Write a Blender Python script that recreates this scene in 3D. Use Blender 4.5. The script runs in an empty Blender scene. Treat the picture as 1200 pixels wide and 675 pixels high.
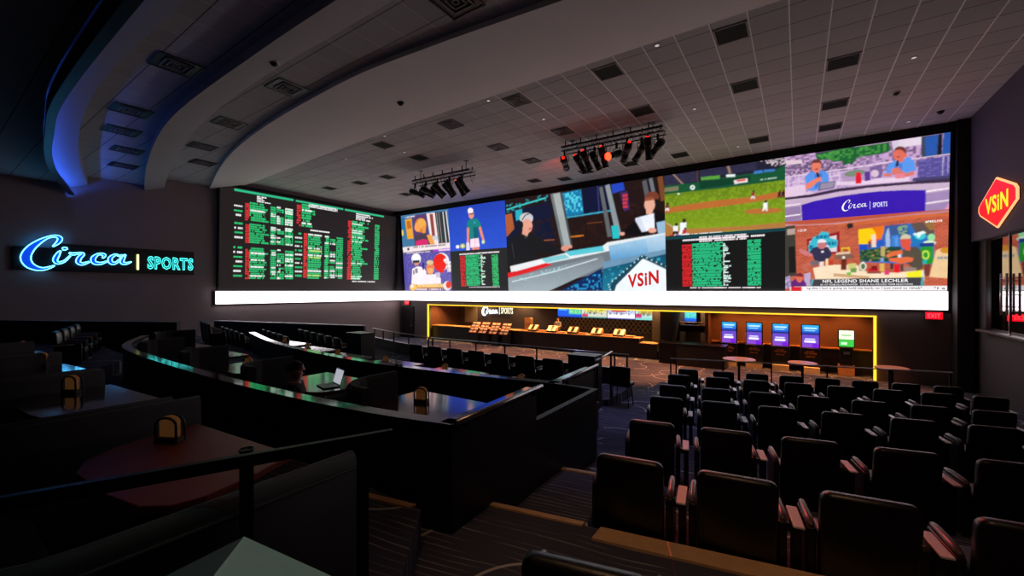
import bpy, bmesh, math, random
import numpy as np
from mathutils import Matrix, Vector
random.seed(7)
PI = math.pi
E = 3.94                       # eye height above the lower floor
sc = bpy.context.scene
col = sc.collection

# ------------------------------------------------------------------ materials
def lin(c):
    return tuple(((v/255)/12.92 if v/255 <= .04045 else ((v/255+.055)/1.055)**2.4) for v in c)
MATS = {}
def mat(name, rgb, rough=.6, metal=0., spec=.5, var=.12, scale=6., bump=0., coat=0., emit=0., ecol=None):
    if name in MATS: return MATS[name]
    m = bpy.data.materials.new(name); m.use_nodes = True
    nt = m.node_tree; b = nt.nodes['Principled BSDF']
    c = lin(rgb)
    tc = nt.nodes.new('ShaderNodeTexCoord'); nz = nt.nodes.new('ShaderNodeTexNoise')
    nz.inputs['Scale'].default_value = scale; nz.inputs['Detail'].default_value = 3
    nt.links.new(tc.outputs['Object'], nz.inputs['Vector'])
    mx = nt.nodes.new('ShaderNodeMix'); mx.data_type = 'RGBA'
    mx.inputs[6].default_value = (*[v*(1-var) for v in c], 1); mx.inputs[7].default_value = (*[min(1, v*(1+var)) for v in c], 1)
    nt.links.new(nz.outputs['Fac'], mx.inputs[0]); nt.links.new(mx.outputs[2], b.inputs['Base Color'])
    b.inputs['Roughness'].default_value = rough; b.inputs['Metallic'].default_value = metal
    b.inputs['Specular IOR Level'].default_value = spec
    if coat: b.inputs['Coat Weight'].default_value = coat; b.inputs['Coat Roughness'].default_value = .08
    if bump:
        bp = nt.nodes.new('ShaderNodeBump'); bp.inputs['Strength'].default_value = bump; bp.inputs['Distance'].default_value = .02
        nt.links.new(nz.outputs['Fac'], bp.inputs['Height']); nt.links.new(bp.outputs['Normal'], b.inputs['Normal'])
    if emit:
        b.inputs['Emission Color'].default_value = (*lin(ecol or rgb), 1); b.inputs['Emission Strength'].default_value = emit
    MATS[name] = m
    return m
def screen_mat(name, strength):
    m = bpy.data.materials.new(name); m.use_nodes = True; nt = m.node_tree
    b = nt.nodes['Principled BSDF']; b.inputs['Base Color'].default_value = (.004, .004, .004, 1); b.inputs['Roughness'].default_value = .5
    a = nt.nodes.new('ShaderNodeAttribute'); a.attribute_name = 'Col'
    nt.links.new(a.outputs['Color'], b.inputs['Emission Color']); b.inputs['Emission Strength'].default_value = strength
    MATS[name] = m
    return m
def math_node(nt, op, a, b=None, c=None):
    n = nt.nodes.new('ShaderNodeMath'); n.operation = op
    for i, v in enumerate((a, b, c)):
        if v is None: continue
        if isinstance(v, (int, float)): n.inputs[i].default_value = v
        else: nt.links.new(v, n.inputs[i])
    return n.outputs[0]
def tile_mat():
    m = bpy.data.materials.new('acoustic_tile'); m.use_nodes = True; nt = m.node_tree; b = nt.nodes['Principled BSDF']
    tc = nt.nodes.new('ShaderNodeTexCoord'); sp = nt.nodes.new('ShaderNodeSeparateXYZ'); nt.links.new(tc.outputs['Object'], sp.inputs[0])
    def line(sock, off, w):
        s = math_node(nt, 'ADD', sock, off); s = math_node(nt, 'DIVIDE', s, TILE)
        f = math_node(nt, 'FRACT', s); f = math_node(nt, 'SUBTRACT', f, .5); f = math_node(nt, 'ABSOLUTE', f)
        return math_node(nt, 'GREATER_THAN', f, .5-w)
    lx = line(sp.outputs[0], 100*TILE-TX, .012); ly = line(sp.outputs[1], 100*TILE-TY, .016)
    nz = nt.nodes.new('ShaderNodeTexNoise'); nz.inputs['Scale'].default_value = 40; nt.links.new(tc.outputs['Object'], nz.inputs['Vector'])
    # one value per tile
    fx = math_node(nt, 'FLOOR', math_node(nt, 'DIVIDE', math_node(nt, 'ADD', sp.outputs[0], 100*TILE-TX), TILE))
    fy = math_node(nt, 'FLOOR', math_node(nt, 'DIVIDE', math_node(nt, 'ADD', sp.outputs[1], 100*TILE-TY), TILE))
    cb = nt.nodes.new('ShaderNodeCombineXYZ'); nt.links.new(fx, cb.inputs[0]); nt.links.new(fy, cb.inputs[1])
    wn = nt.nodes.new('ShaderNodeTexWhiteNoise'); nt.links.new(cb.outputs[0], wn.inputs['Vector'])
    v = math_node(nt, 'MULTIPLY_ADD', wn.outputs['Value'], .07, .42); v = math_node(nt, 'MULTIPLY_ADD', nz.outputs['Fac'], .08, v)
    v = math_node(nt, 'MULTIPLY', v, math_node(nt, 'SUBTRACT', 1, math_node(nt, 'MULTIPLY', ly, .75)))
    v = math_node(nt, 'ADD', v, math_node(nt, 'MULTIPLY', lx, .22))
    c3 = nt.nodes.new('ShaderNodeCombineColor')
    for i in range(3): nt.links.new(v, c3.inputs[i])
    nt.links.new(c3.outputs[0], b.inputs['Base Color']); b.inputs['Roughness'].default_value = .9
    bp = nt.nodes.new('ShaderNodeBump'); bp.inputs['Strength'].default_value = .25; nt.links.new(nz.outputs['Fac'], bp.inputs['Height']); nt.links.new(bp.outputs['Normal'], b.inputs['Normal'])
    return m
TILE = .84; TX = -1.43-.42; TY = 12.18-.42
def carpet_mat():
    m = bpy.data.materials.new('patterned_carpet'); m.use_nodes = True; nt = m.node_tree; b = nt.nodes['Principled BSDF']
    tc = nt.nodes.new('ShaderNodeTexCoord'); mp = nt.nodes.new('ShaderNodeMapping'); mp.inputs['Rotation'].default_value = (0, 0, -.2)
    nt.links.new(tc.outputs['Object'], mp.inputs['Vector'])
    sp = nt.nodes.new('ShaderNodeSeparateXYZ'); nt.links.new(mp.outputs[0], sp.inputs[0])
    n1 = nt.nodes.new('ShaderNodeTexNoise'); n1.inputs['Scale'].default_value = .8; n1.inputs['Detail'].default_value = 1; nt.links.new(mp.outputs[0], n1.inputs['Vector'])
    y = math_node(nt, 'MULTIPLY_ADD', n1.outputs['Fac'], .22, sp.outputs[1])
    f = math_node(nt, 'FRACT', math_node(nt, 'DIVIDE', math_node(nt, 'ADD', y, 50), .075)); f = math_node(nt, 'ABSOLUTE', math_node(nt, 'SUBTRACT', f, .5))
    ln = math_node(nt, 'GREATER_THAN', f, .40)
    # lines break up along their length
    mp2 = nt.nodes.new('ShaderNodeMapping'); mp2.inputs['Scale'].default_value = (1.3, 14, 1); nt.links.new(mp.outputs[0], mp2.inputs['Vector'])
    n2 = nt.nodes.new('ShaderNodeTexNoise'); n2.inputs['Scale'].default_value = 1.; nt.links.new(mp2.outputs[0], n2.inputs['Vector'])
    br = nt.nodes.new('ShaderNodeMapRange'); br.inputs[1].default_value = .42; br.inputs[2].default_value = .62; nt.links.new(n2.outputs['Fac'], br.inputs[0])
    ln = math_node(nt, 'MULTIPLY', ln, br.outputs[0])
    vo = nt.nodes.new('ShaderNodeTexVoronoi'); vo.voronoi_dimensions = '2D'; vo.inputs['Scale'].default_value = .72; nt.links.new(mp.outputs[0], vo.inputs['Vector'])
    d = math_node(nt, 'ABSOLUTE', math_node(nt, 'SUBTRACT', vo.outputs['Distance'], .42)); ring = math_node(nt, 'LESS_THAN', d, .011)
    sw = nt.nodes.new('ShaderNodeTexNoise'); sw.inputs['Scale'].default_value = .9; nt.links.new(tc.outputs['Object'], sw.inputs['Vector'])
    ring = math_node(nt, 'MULTIPLY', ring, math_node(nt, 'GREATER_THAN', sw.outputs['Fac'], .44))
    mask = math_node(nt, 'MAXIMUM', math_node(nt, 'MULTIPLY', ln, .45), ring)
    mx = nt.nodes.new('ShaderNodeMix'); mx.data_type = 'RGBA'; mx.inputs[6].default_value = (.060, .062, .096, 1); mx.inputs[7].default_value = (.45, .44, .45, 1)
    nt.links.new(mask, mx.inputs[0]); nt.links.new(mx.outputs[2], b.inputs['Base Color'])
    b.inputs['Roughness'].default_value = .95; b.inputs['Specular IOR Level'].default_value = .15
    nf = nt.nodes.new('ShaderNodeTexNoise'); nf.inputs['Scale'].default_value = 220; nt.links.new(tc.outputs['Object'], nf.inputs['Vector'])
    bp = nt.nodes.new('ShaderNodeBump'); bp.inputs['Strength'].default_value = .4; bp.inputs['Distance'].default_value = .01; nt.links.new(nf.outputs['Fac'], bp.inputs['Height']); nt.links.new(bp.outputs['Normal'], b.inputs['Normal'])
    return m
def lattice_mat():
    m = bpy.data.materials.new('lattice_panel'); m.use_nodes = True; nt = m.node_tree; b = nt.nodes['Principled BSDF']
    tc = nt.nodes.new('ShaderNodeTexCoord'); sp = nt.nodes.new('ShaderNodeSeparateXYZ'); nt.links.new(tc.outputs['Object'], sp.inputs[0])
    def dl(sgn):
        s = math_node(nt, 'MULTIPLY_ADD', sp.outputs[2], sgn, sp.outputs[0]); s = math_node(nt, 'FRACT', math_node(nt, 'DIVIDE', math_node(nt, 'ADD', s, 90), .32))
        return math_node(nt, 'LESS_THAN', math_node(nt, 'ABSOLUTE', math_node(nt, 'SUBTRACT', s, .5)), .12)
    k = math_node(nt, 'MAXIMUM', dl(.75), dl(-.75))
    mx = nt.nodes.new('ShaderNodeMix'); mx.data_type = 'RGBA'; mx.inputs[6].default_value = (.03, .025, .022, 1); mx.inputs[7].default_value = (.30, .22, .12, 1)
    nt.links.new(k, mx.inputs[0]); nt.links.new(mx.outputs[2], b.inputs['Base Color']); b.inputs['Roughness'].default_value = .5
    return m
def glass_mat():
    m = bpy.data.materials.new('door_glass'); m.use_nodes = True; nt = m.node_tree; nt.nodes.clear()
    o = nt.nodes.new('ShaderNodeOutputMaterial'); mx = nt.nodes.new('ShaderNodeMixShader'); mx.inputs[0].default_value = .72
    t = nt.nodes.new('ShaderNodeBsdfTransparent'); t.inputs[0].default_value = (.25, .25, .27, 1)
    g = nt.nodes.new('ShaderNodeBsdfGlossy'); g.inputs['Roughness'].default_value = .0; g.inputs[0].default_value = (.8, .8, .82, 1)
    n = nt.nodes.new('ShaderNodeTexNoise'); n.inputs['Scale'].default_value = .5
    bp = nt.nodes.new('ShaderNodeBump'); bp.inputs['Strength'].default_value = .01; nt.links.new(n.outputs['Fac'], bp.inputs['Height']); nt.links.new(bp.outputs['Normal'], g.inputs['Normal'])
    nt.links.new(t.outputs[0], mx.inputs[1]); nt.links.new(g.outputs[0], mx.inputs[2]); nt.links.new(mx.outputs[0], o.inputs[0])
    return m

M_TILE = tile_mat(); M_CARPET = carpet_mat(); M_LATT = lattice_mat(); M_GLASS = glass_mat()
M_PLASTER = mat('smooth_plaster', (222, 218, 214), .8, var=.05, scale=.7)
M_WALL = mat('grey_wall_paint', (150, 136, 136), .85, var=.06, scale=1.5)
M_WALLR = mat('dark_wall_paint', (70, 64, 68), .8, var=.06, scale=1.5)
M_BLACKWALL = mat('black_wall_paint', (22, 20, 22), .85, var=.1)
M_BROWN = mat('brown_wallcovering', (104, 66, 46), .7, var=.2, scale=9)
M_BLACK = mat('black_laminate', (13, 13, 14), .45, var=.2)
M_GLOSS = mat('polished_black_cap', (16, 15, 15), .05, spec=.9, var=.1, coat=1.)
M_TABLE = mat('polished_table_laminate', (78, 50, 44), .12, spec=.8, var=.12, coat=1., scale=3)
M_TABLEK = mat('polished_dark_table', (44, 34, 32), .10, spec=.9, var=.12, coat=1., scale=3)
M_TABLER = mat('red_brown_table_laminate', (138, 56, 42), .42, spec=.5, var=.1, scale=3)
M_TABLEC = mat('pale_polished_table', (196, 176, 178), .14, spec=.7, var=.06, coat=.8, scale=3)
M_LEATHER = mat('black_leather', (9, 8, 9), .40, spec=.5, var=.2, scale=30, bump=.08)
M_LEATHR = mat('glossy_arm_pad', (78, 62, 62), .34, spec=.6, var=.1, scale=20)
M_TRAY = mat('pale_tray_laminate', (226, 208, 210), .3, var=.05)
M_FABRIC = mat('charcoal_upholstery', (44, 42, 43), .75, var=.15, scale=12, bump=.1)
M_FABRICK = mat('dark_upholstery', (26, 25, 26), .6, var=.15, scale=12, bump=.1)
M_METAL = mat('brushed_steel', (190, 188, 186), .28, metal=1., var=.05, scale=30)
M_DMETAL = mat('dark_metal', (36, 35, 37), .35, metal=.8, var=.1)
M_WOOD = mat('tan_oak_strip', (206, 168, 126), .5, var=.2, scale=10)
M_COUNTER = mat('orange_wood_counter', (222, 158, 100), .35, var=.2, scale=8)
M_DWOOD = mat('dark_wood_front', (34, 22, 18), .45, var=.3, scale=8)
M_BEIGE = mat('beige_panel', (170, 150, 122), .6, var=.06)
M_PAPER = mat('white_paper', (225, 225, 220), .7, var=.03)
M_VENT = mat('black_vent', (10, 10, 10), .8)
M_VFRAME = mat('vent_frame_grey', (140, 136, 134), .6)
M_RIBBON = mat('white_led_ribbon', (250, 240, 248), .5, emit=3.6, ecol=(255, 243, 250))
M_YLED = mat('yellow_led_strip', (255, 190, 20), .5, emit=1.5, ecol=(255, 204, 50))
M_TUBE = mat('cyan_neon_tube', (120, 220, 250), .3, emit=5.0, ecol=(90, 195, 250))
M_TUBEG = mat('teal_neon_tube', (80, 220, 210), .3, emit=2.0, ecol=(70, 215, 210))
M_TUBEY = mat('pale_yellow_neon_tube', (240, 240, 160), .3, emit=2.2, ecol=(235, 240, 150))
M_NEONFACE = mat('deep_blue_neon_face', (16, 70, 170), .5, emit=1.1, ecol=(8, 60, 200))
M_SIGNRED = mat('red_lit_sign_face', (230, 10, 20), .5, emit=1.3, ecol=(240, 4, 18))
M_SIGNYEL = mat('yellow_lit_letters', (250, 215, 30), .5, emit=1.3, ecol=(250, 214, 20))
M_SIGNEDGE = mat('peach_lit_edge', (255, 170, 120), .5, emit=1.5, ecol=(255, 168, 110))
M_EXIT = mat('red_exit_lit', (255, 20, 40), .5, emit=1.8, ecol=(255, 8, 30))
M_EXITK = mat('exit_case', (60, 12, 14), .6)
M_WHITELIT = mat('white_lit_letters', (230, 250, 255), .5, emit=2.2, ecol=(215, 245, 255))
M_CREAMLIT = mat('cream_lit_letters', (240, 240, 210), .5, emit=1.6, ecol=(240, 238, 205))
M_REDLED = mat('red_stage_led', (255, 30, 10), .4, emit=3., ecol=(255, 20, 12))
M_REDHOT = mat('hot_red_stage_lamp', (255, 90, 40), .4, emit=12., ecol=(255, 34, 14))
M_WARM = mat('warm_lamp', (255, 190, 110), .4, emit=14., ecol=(255, 170, 90))
M_DOT = mat('small_white_lamp', (230, 225, 220), .4, emit=.5, ecol=(230, 225, 220))
M_AMBER = mat('amber_card_glow', (176, 122, 70), .6, emit=.05, ecol=(222, 150, 80))  # faint glow added to cards that are no lamps
M_SKIN = mat('skin', (196, 140, 116), .55, var=.05)
M_HAIR = mat('dark_hair', (34, 24, 20), .6, var=.3, scale=60)
M_SHIRTK = mat('black_shirt', (26, 22, 24), .85)
M_SHIRTP = mat('patterned_grey_shirt', (120, 112, 120), .85, var=.5, scale=14)
M_TRUNK = mat('dark_trousers', (24, 24, 30), .85)
M_SCR = screen_mat('led_picture', 1.06)
M_SCRJ = screen_mat('led_odds_board', 1.2)
M_SCRS = screen_mat('lcd_picture', 1.3)
M_KTEXT = mat('orange_kiosk_lettering', (230, 140, 60), .6, var=.05)
M_RED = mat('red_plastic', (190, 30, 36), .4)

# ------------------------------------------------------------------ mesh builder
class MB:
    def __init__(s): s.bm = bmesh.new(); s.M = Matrix.Identity(4)
    def _v(s, co): return s.bm.verts.new(s.M @ Vector(co))
    def _f(s, vs, sm=False):
        try: f = s.bm.faces.new(vs); f.smooth = sm; return f
        except ValueError: return None
    def box(s, x0, x1, y0, y1, z0, z1, bev=0., seg=2):
        v = [s._v(c) for c in ((x0,y0,z0),(x1,y0,z0),(x1,y1,z0),(x0,y1,z0),(x0,y0,z1),(x1,y0,z1),(x1,y1,z1),(x0,y1,z1))]
        fs = [s._f([v[i] for i in q]) for q in ((3,2,1,0),(4,5,6,7),(0,1,5,4),(1,2,6,5),(2,3,7,6),(3,0,4,7))]
        if bev:
            es = list({e for f in fs for e in f.edges})
            r = bmesh.ops.bevel(s.bm, geom=es, offset=bev, segments=seg, affect='EDGES', profile=.5)
            for f in r['faces']: f.smooth = True
        return s
    def cyl(s, p0, p1, r, r2=None, n=12, caps=True):
        p0, p1 = Vector(p0), Vector(p1); r2 = r if r2 is None else r2
        d = (p1-p0).normalized(); a = d.orthogonal().normalized(); b = d.cross(a)
        A = []; B = []
        for k in range(n):
            t = 2*PI*k/n; o = a*math.cos(t)+b*math.sin(t)
            A.append(s._v(p0+o*r)); B.append(s._v(p1+o*r2))
        for k in range(n): s._f((A[k], A[(k+1) % n], B[(k+1) % n], B[k]), True)
        if caps: s._f(A[::-1]); s._f(B)
        return s
    def tube(s, pts, r, n=8, closed=False):
        P = [Vector(p) for p in pts]; R = r if isinstance(r, (list, tuple)) else [r]*len(P); rings = []; m = len(P)
        up = None
        for i in range(m):
            a = P[(i-1) % m] if (closed or i) else P[i]; b = P[(i+1) % m] if (closed or i < m-1) else P[i]
            d = (b-a).normalized()
            if up is None: up = d.orthogonal().normalized()
            u = (up-d*up.dot(d)); u = u.normalized() if u.length > 1e-6 else d.orthogonal().normalized(); up = u; w = d.cross(u)
            rings.append([s._v(P[i]+(u*math.cos(2*PI*k/n)+w*math.sin(2*PI*k/n))*R[i]) for k in range(n)])
        for i in range(m if closed else m-1):
            A, B = rings[i], rings[(i+1) % m]
            for k in range(n): s._f((A[k], A[(k+1) % n], B[(k+1) % n], B[k]), True)
        if not closed: s._f(rings[0][::-1]); s._f(rings[-1])
        return s
    def prism(s, pts, z0, z1, bev=0.):
        n = len(pts); A = [s._v((x, y, z0)) for x, y in pts]; B = [s._v((x, y, z1)) for x, y in pts]
        fs = [s._f(A[::-1]), s._f(B)]+[s._f((A[k], A[(k+1) % n], B[(k+1) % n], B[k])) for k in range(n)]
        if bev:
            es = [e for e in fs[1].edges]+[e for e in fs[0].edges]
            r = bmesh.ops.bevel(s.bm, geom=es, offset=bev, segments=2, affect='EDGES', profile=.5)
        return s
    def plate(s, pts, o, ux, uy, th):      # polygon in the plane (ux,uy) at o, thickness th along ux x uy
        o, ux, uy = Vector(o), Vector(ux), Vector(uy); nn = ux.cross(uy).normalized()
        A = [s._v(o+ux*x+uy*y) for x, y in pts]; B = [s._v(o+ux*x+uy*y+nn*th) for x, y in pts]; n = len(pts)
        s._f(A[::-1]); s._f(B)
        for k in range(n): s._f((A[k], A[(k+1) % n], B[(k+1) % n], B[k]))
        return s
    def sweep(s, path, prof, closed_prof=True, smooth=False):   # path: (x,y) list, prof: (offset to the left of travel, z)
        P = [Vector((x, y)) for x, y in path]; rings = []
        for i in range(len(P)):
            d0 = (P[i]-P[i-1]).normalized() if i else (P[1]-P[0]).normalized()
            d1 = (P[i+1]-P[i]).normalized() if i < len(P)-1 else d0
            t = (d0+d1).normalized(); nrm = Vector((-t.y, t.x)); k = 1/max(.5, nrm.dot(Vector((-d0.y, d0.x))))
            rings.append([s._v((P[i].x+nrm.x*o*k, P[i].y+nrm.y*o*k, z)) for o, z in prof])
        m = len(prof)
        for i in range(len(rings)-1):
            for j in range(m if closed_prof else m-1):
                s._f((rings[i][j], rings[i+1][j], rings[i+1][(j+1) % m], rings[i][(j+1) % m]), smooth)
        if closed_prof: s._f(rings[0]); s._f(rings[-1][::-1])
        return s
    def lathe(s, prof, c=(0, 0, 0), n=20):
        rings = []
        for r, z in prof: rings.append([s._v((c[0]+r*math.cos(2*PI*k/n), c[1]+r*math.sin(2*PI*k/n), c[2]+z)) for k in range(n)])
        for i in range(len(rings)-1):
            for k in range(n): s._f((rings[i][k], rings[i][(k+1) % n], rings[i+1][(k+1) % n], rings[i+1][k]), True)
        s._f(rings[0][::-1]); s._f(rings[-1])
        return s
    def build(s, name, m, parent=None, loc=None, rot=None):
        bmesh.ops.recalc_face_normals(s.bm, faces=s.bm.faces[:])
        me = bpy.data.meshes.new(name); s.bm.to_mesh(me); s.bm.free()
        me.materials.append(m)
        o = bpy.data.objects.new(name, me); col.objects.link(o)
        if parent is not None: o.parent = parent
        if loc: o.location = loc
        if rot is not None: o.rotation_euler = rot
        return o
def obj(name, mb, m, parent=None, loc=None, rot=None): return mb.build(name, m, parent, loc, rot)
def tag(o, label, cat, group=None, kind=None):
    if label: o['label'] = label
    if cat: o['category'] = cat
    if group: o['group'] = group
    if kind: o['kind'] = kind
    return o
def thing(name, label, cat, loc=(0, 0, 0), rz=0., group=None):
    o = bpy.data.objects.new(name, None); o.empty_display_size = .2; col.objects.link(o)
    o.location = loc; o.rotation_euler = (0, 0, rz)
    return tag(o, label, cat, group)
def struct(name, mb, m, label=None):
    o = mb.build(name, m); o['kind'] = 'structure'
    if label: o['label'] = label
    return o
def copy_tree(o, parent=None):
    c = o.copy(); col.objects.link(c)
    if parent is not None: c.parent = parent
    for ch in list(o.children):
        if ch.name in CH_SKIP: continue
        copy_tree(ch, c)
    return c
CH_SKIP = set()
def place(o, loc, rz, label, group=None):
    c = copy_tree(o); c.location = loc; c.rotation_euler = (0, 0, rz); c['label'] = label
    if group: c['group'] = group
    return c
def catmull(P, n=8):
    out = []
    for i in range(len(P)-1):
        p0, p1, p2, p3 = P[max(i-1, 0)], P[i], P[i+1], P[min(i+2, len(P)-1)]
        for k in range(n):
            t = k/n
            out.append(tuple(.5*((2*b)+(c-a)*t+(2*a-5*b+4*c-d)*t*t+(-a+3*b-3*c+d)*t**3) for a, b, c, d in zip(p0, p1, p2, p3)))
    out.append(tuple(P[-1])); return out
_tc = {}
def text_geo(txt, bold=0.):
    """flat letters as (verts, faces), scaled so that the ink box is 0..1 x 0..1, plus its aspect"""
    if (txt, bold) in _tc: return _tc[(txt, bold)]
    cu = bpy.data.curves.new('t', 'FONT'); cu.body = txt; cu.size = 1; cu.offset = bold; cu.resolution_u = 3; cu.space_character = 1.05+bold*2
    o = bpy.data.objects.new('t', cu); me = o.to_mesh()
    v = np.array([x.co[:2] for x in me.vertices]); f = [tuple(p.vertices) for p in me.polygons]
    o.to_mesh_clear(); bpy.data.objects.remove(o); bpy.data.curves.remove(cu)
    lo, hi = v.min(0), v.max(0); asp = (hi[0]-lo[0])/(hi[1]-lo[1]); v = (v-lo)/(hi-lo)
    _tc[(txt, bold)] = (v, f, asp); return v, f, asp
def put_text(mb, txt, o, ux, uy, bold=0., shear=0., th=0.):
    """letters filling the box o + ux*[0,1] + uy*[0,1]"""
    v, f, _ = text_geo(txt, bold); o, ux, uy = Vector(o), Vector(ux), Vector(uy)
    vs = [mb._v(o+ux*(a+shear*(b-.5))+uy*b) for a, b in v]
    for q in f: mb._f([vs[i] for i in q])
    if th:
        nn = ux.cross(uy).normalized()*th
        for q in f:
            pass
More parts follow.
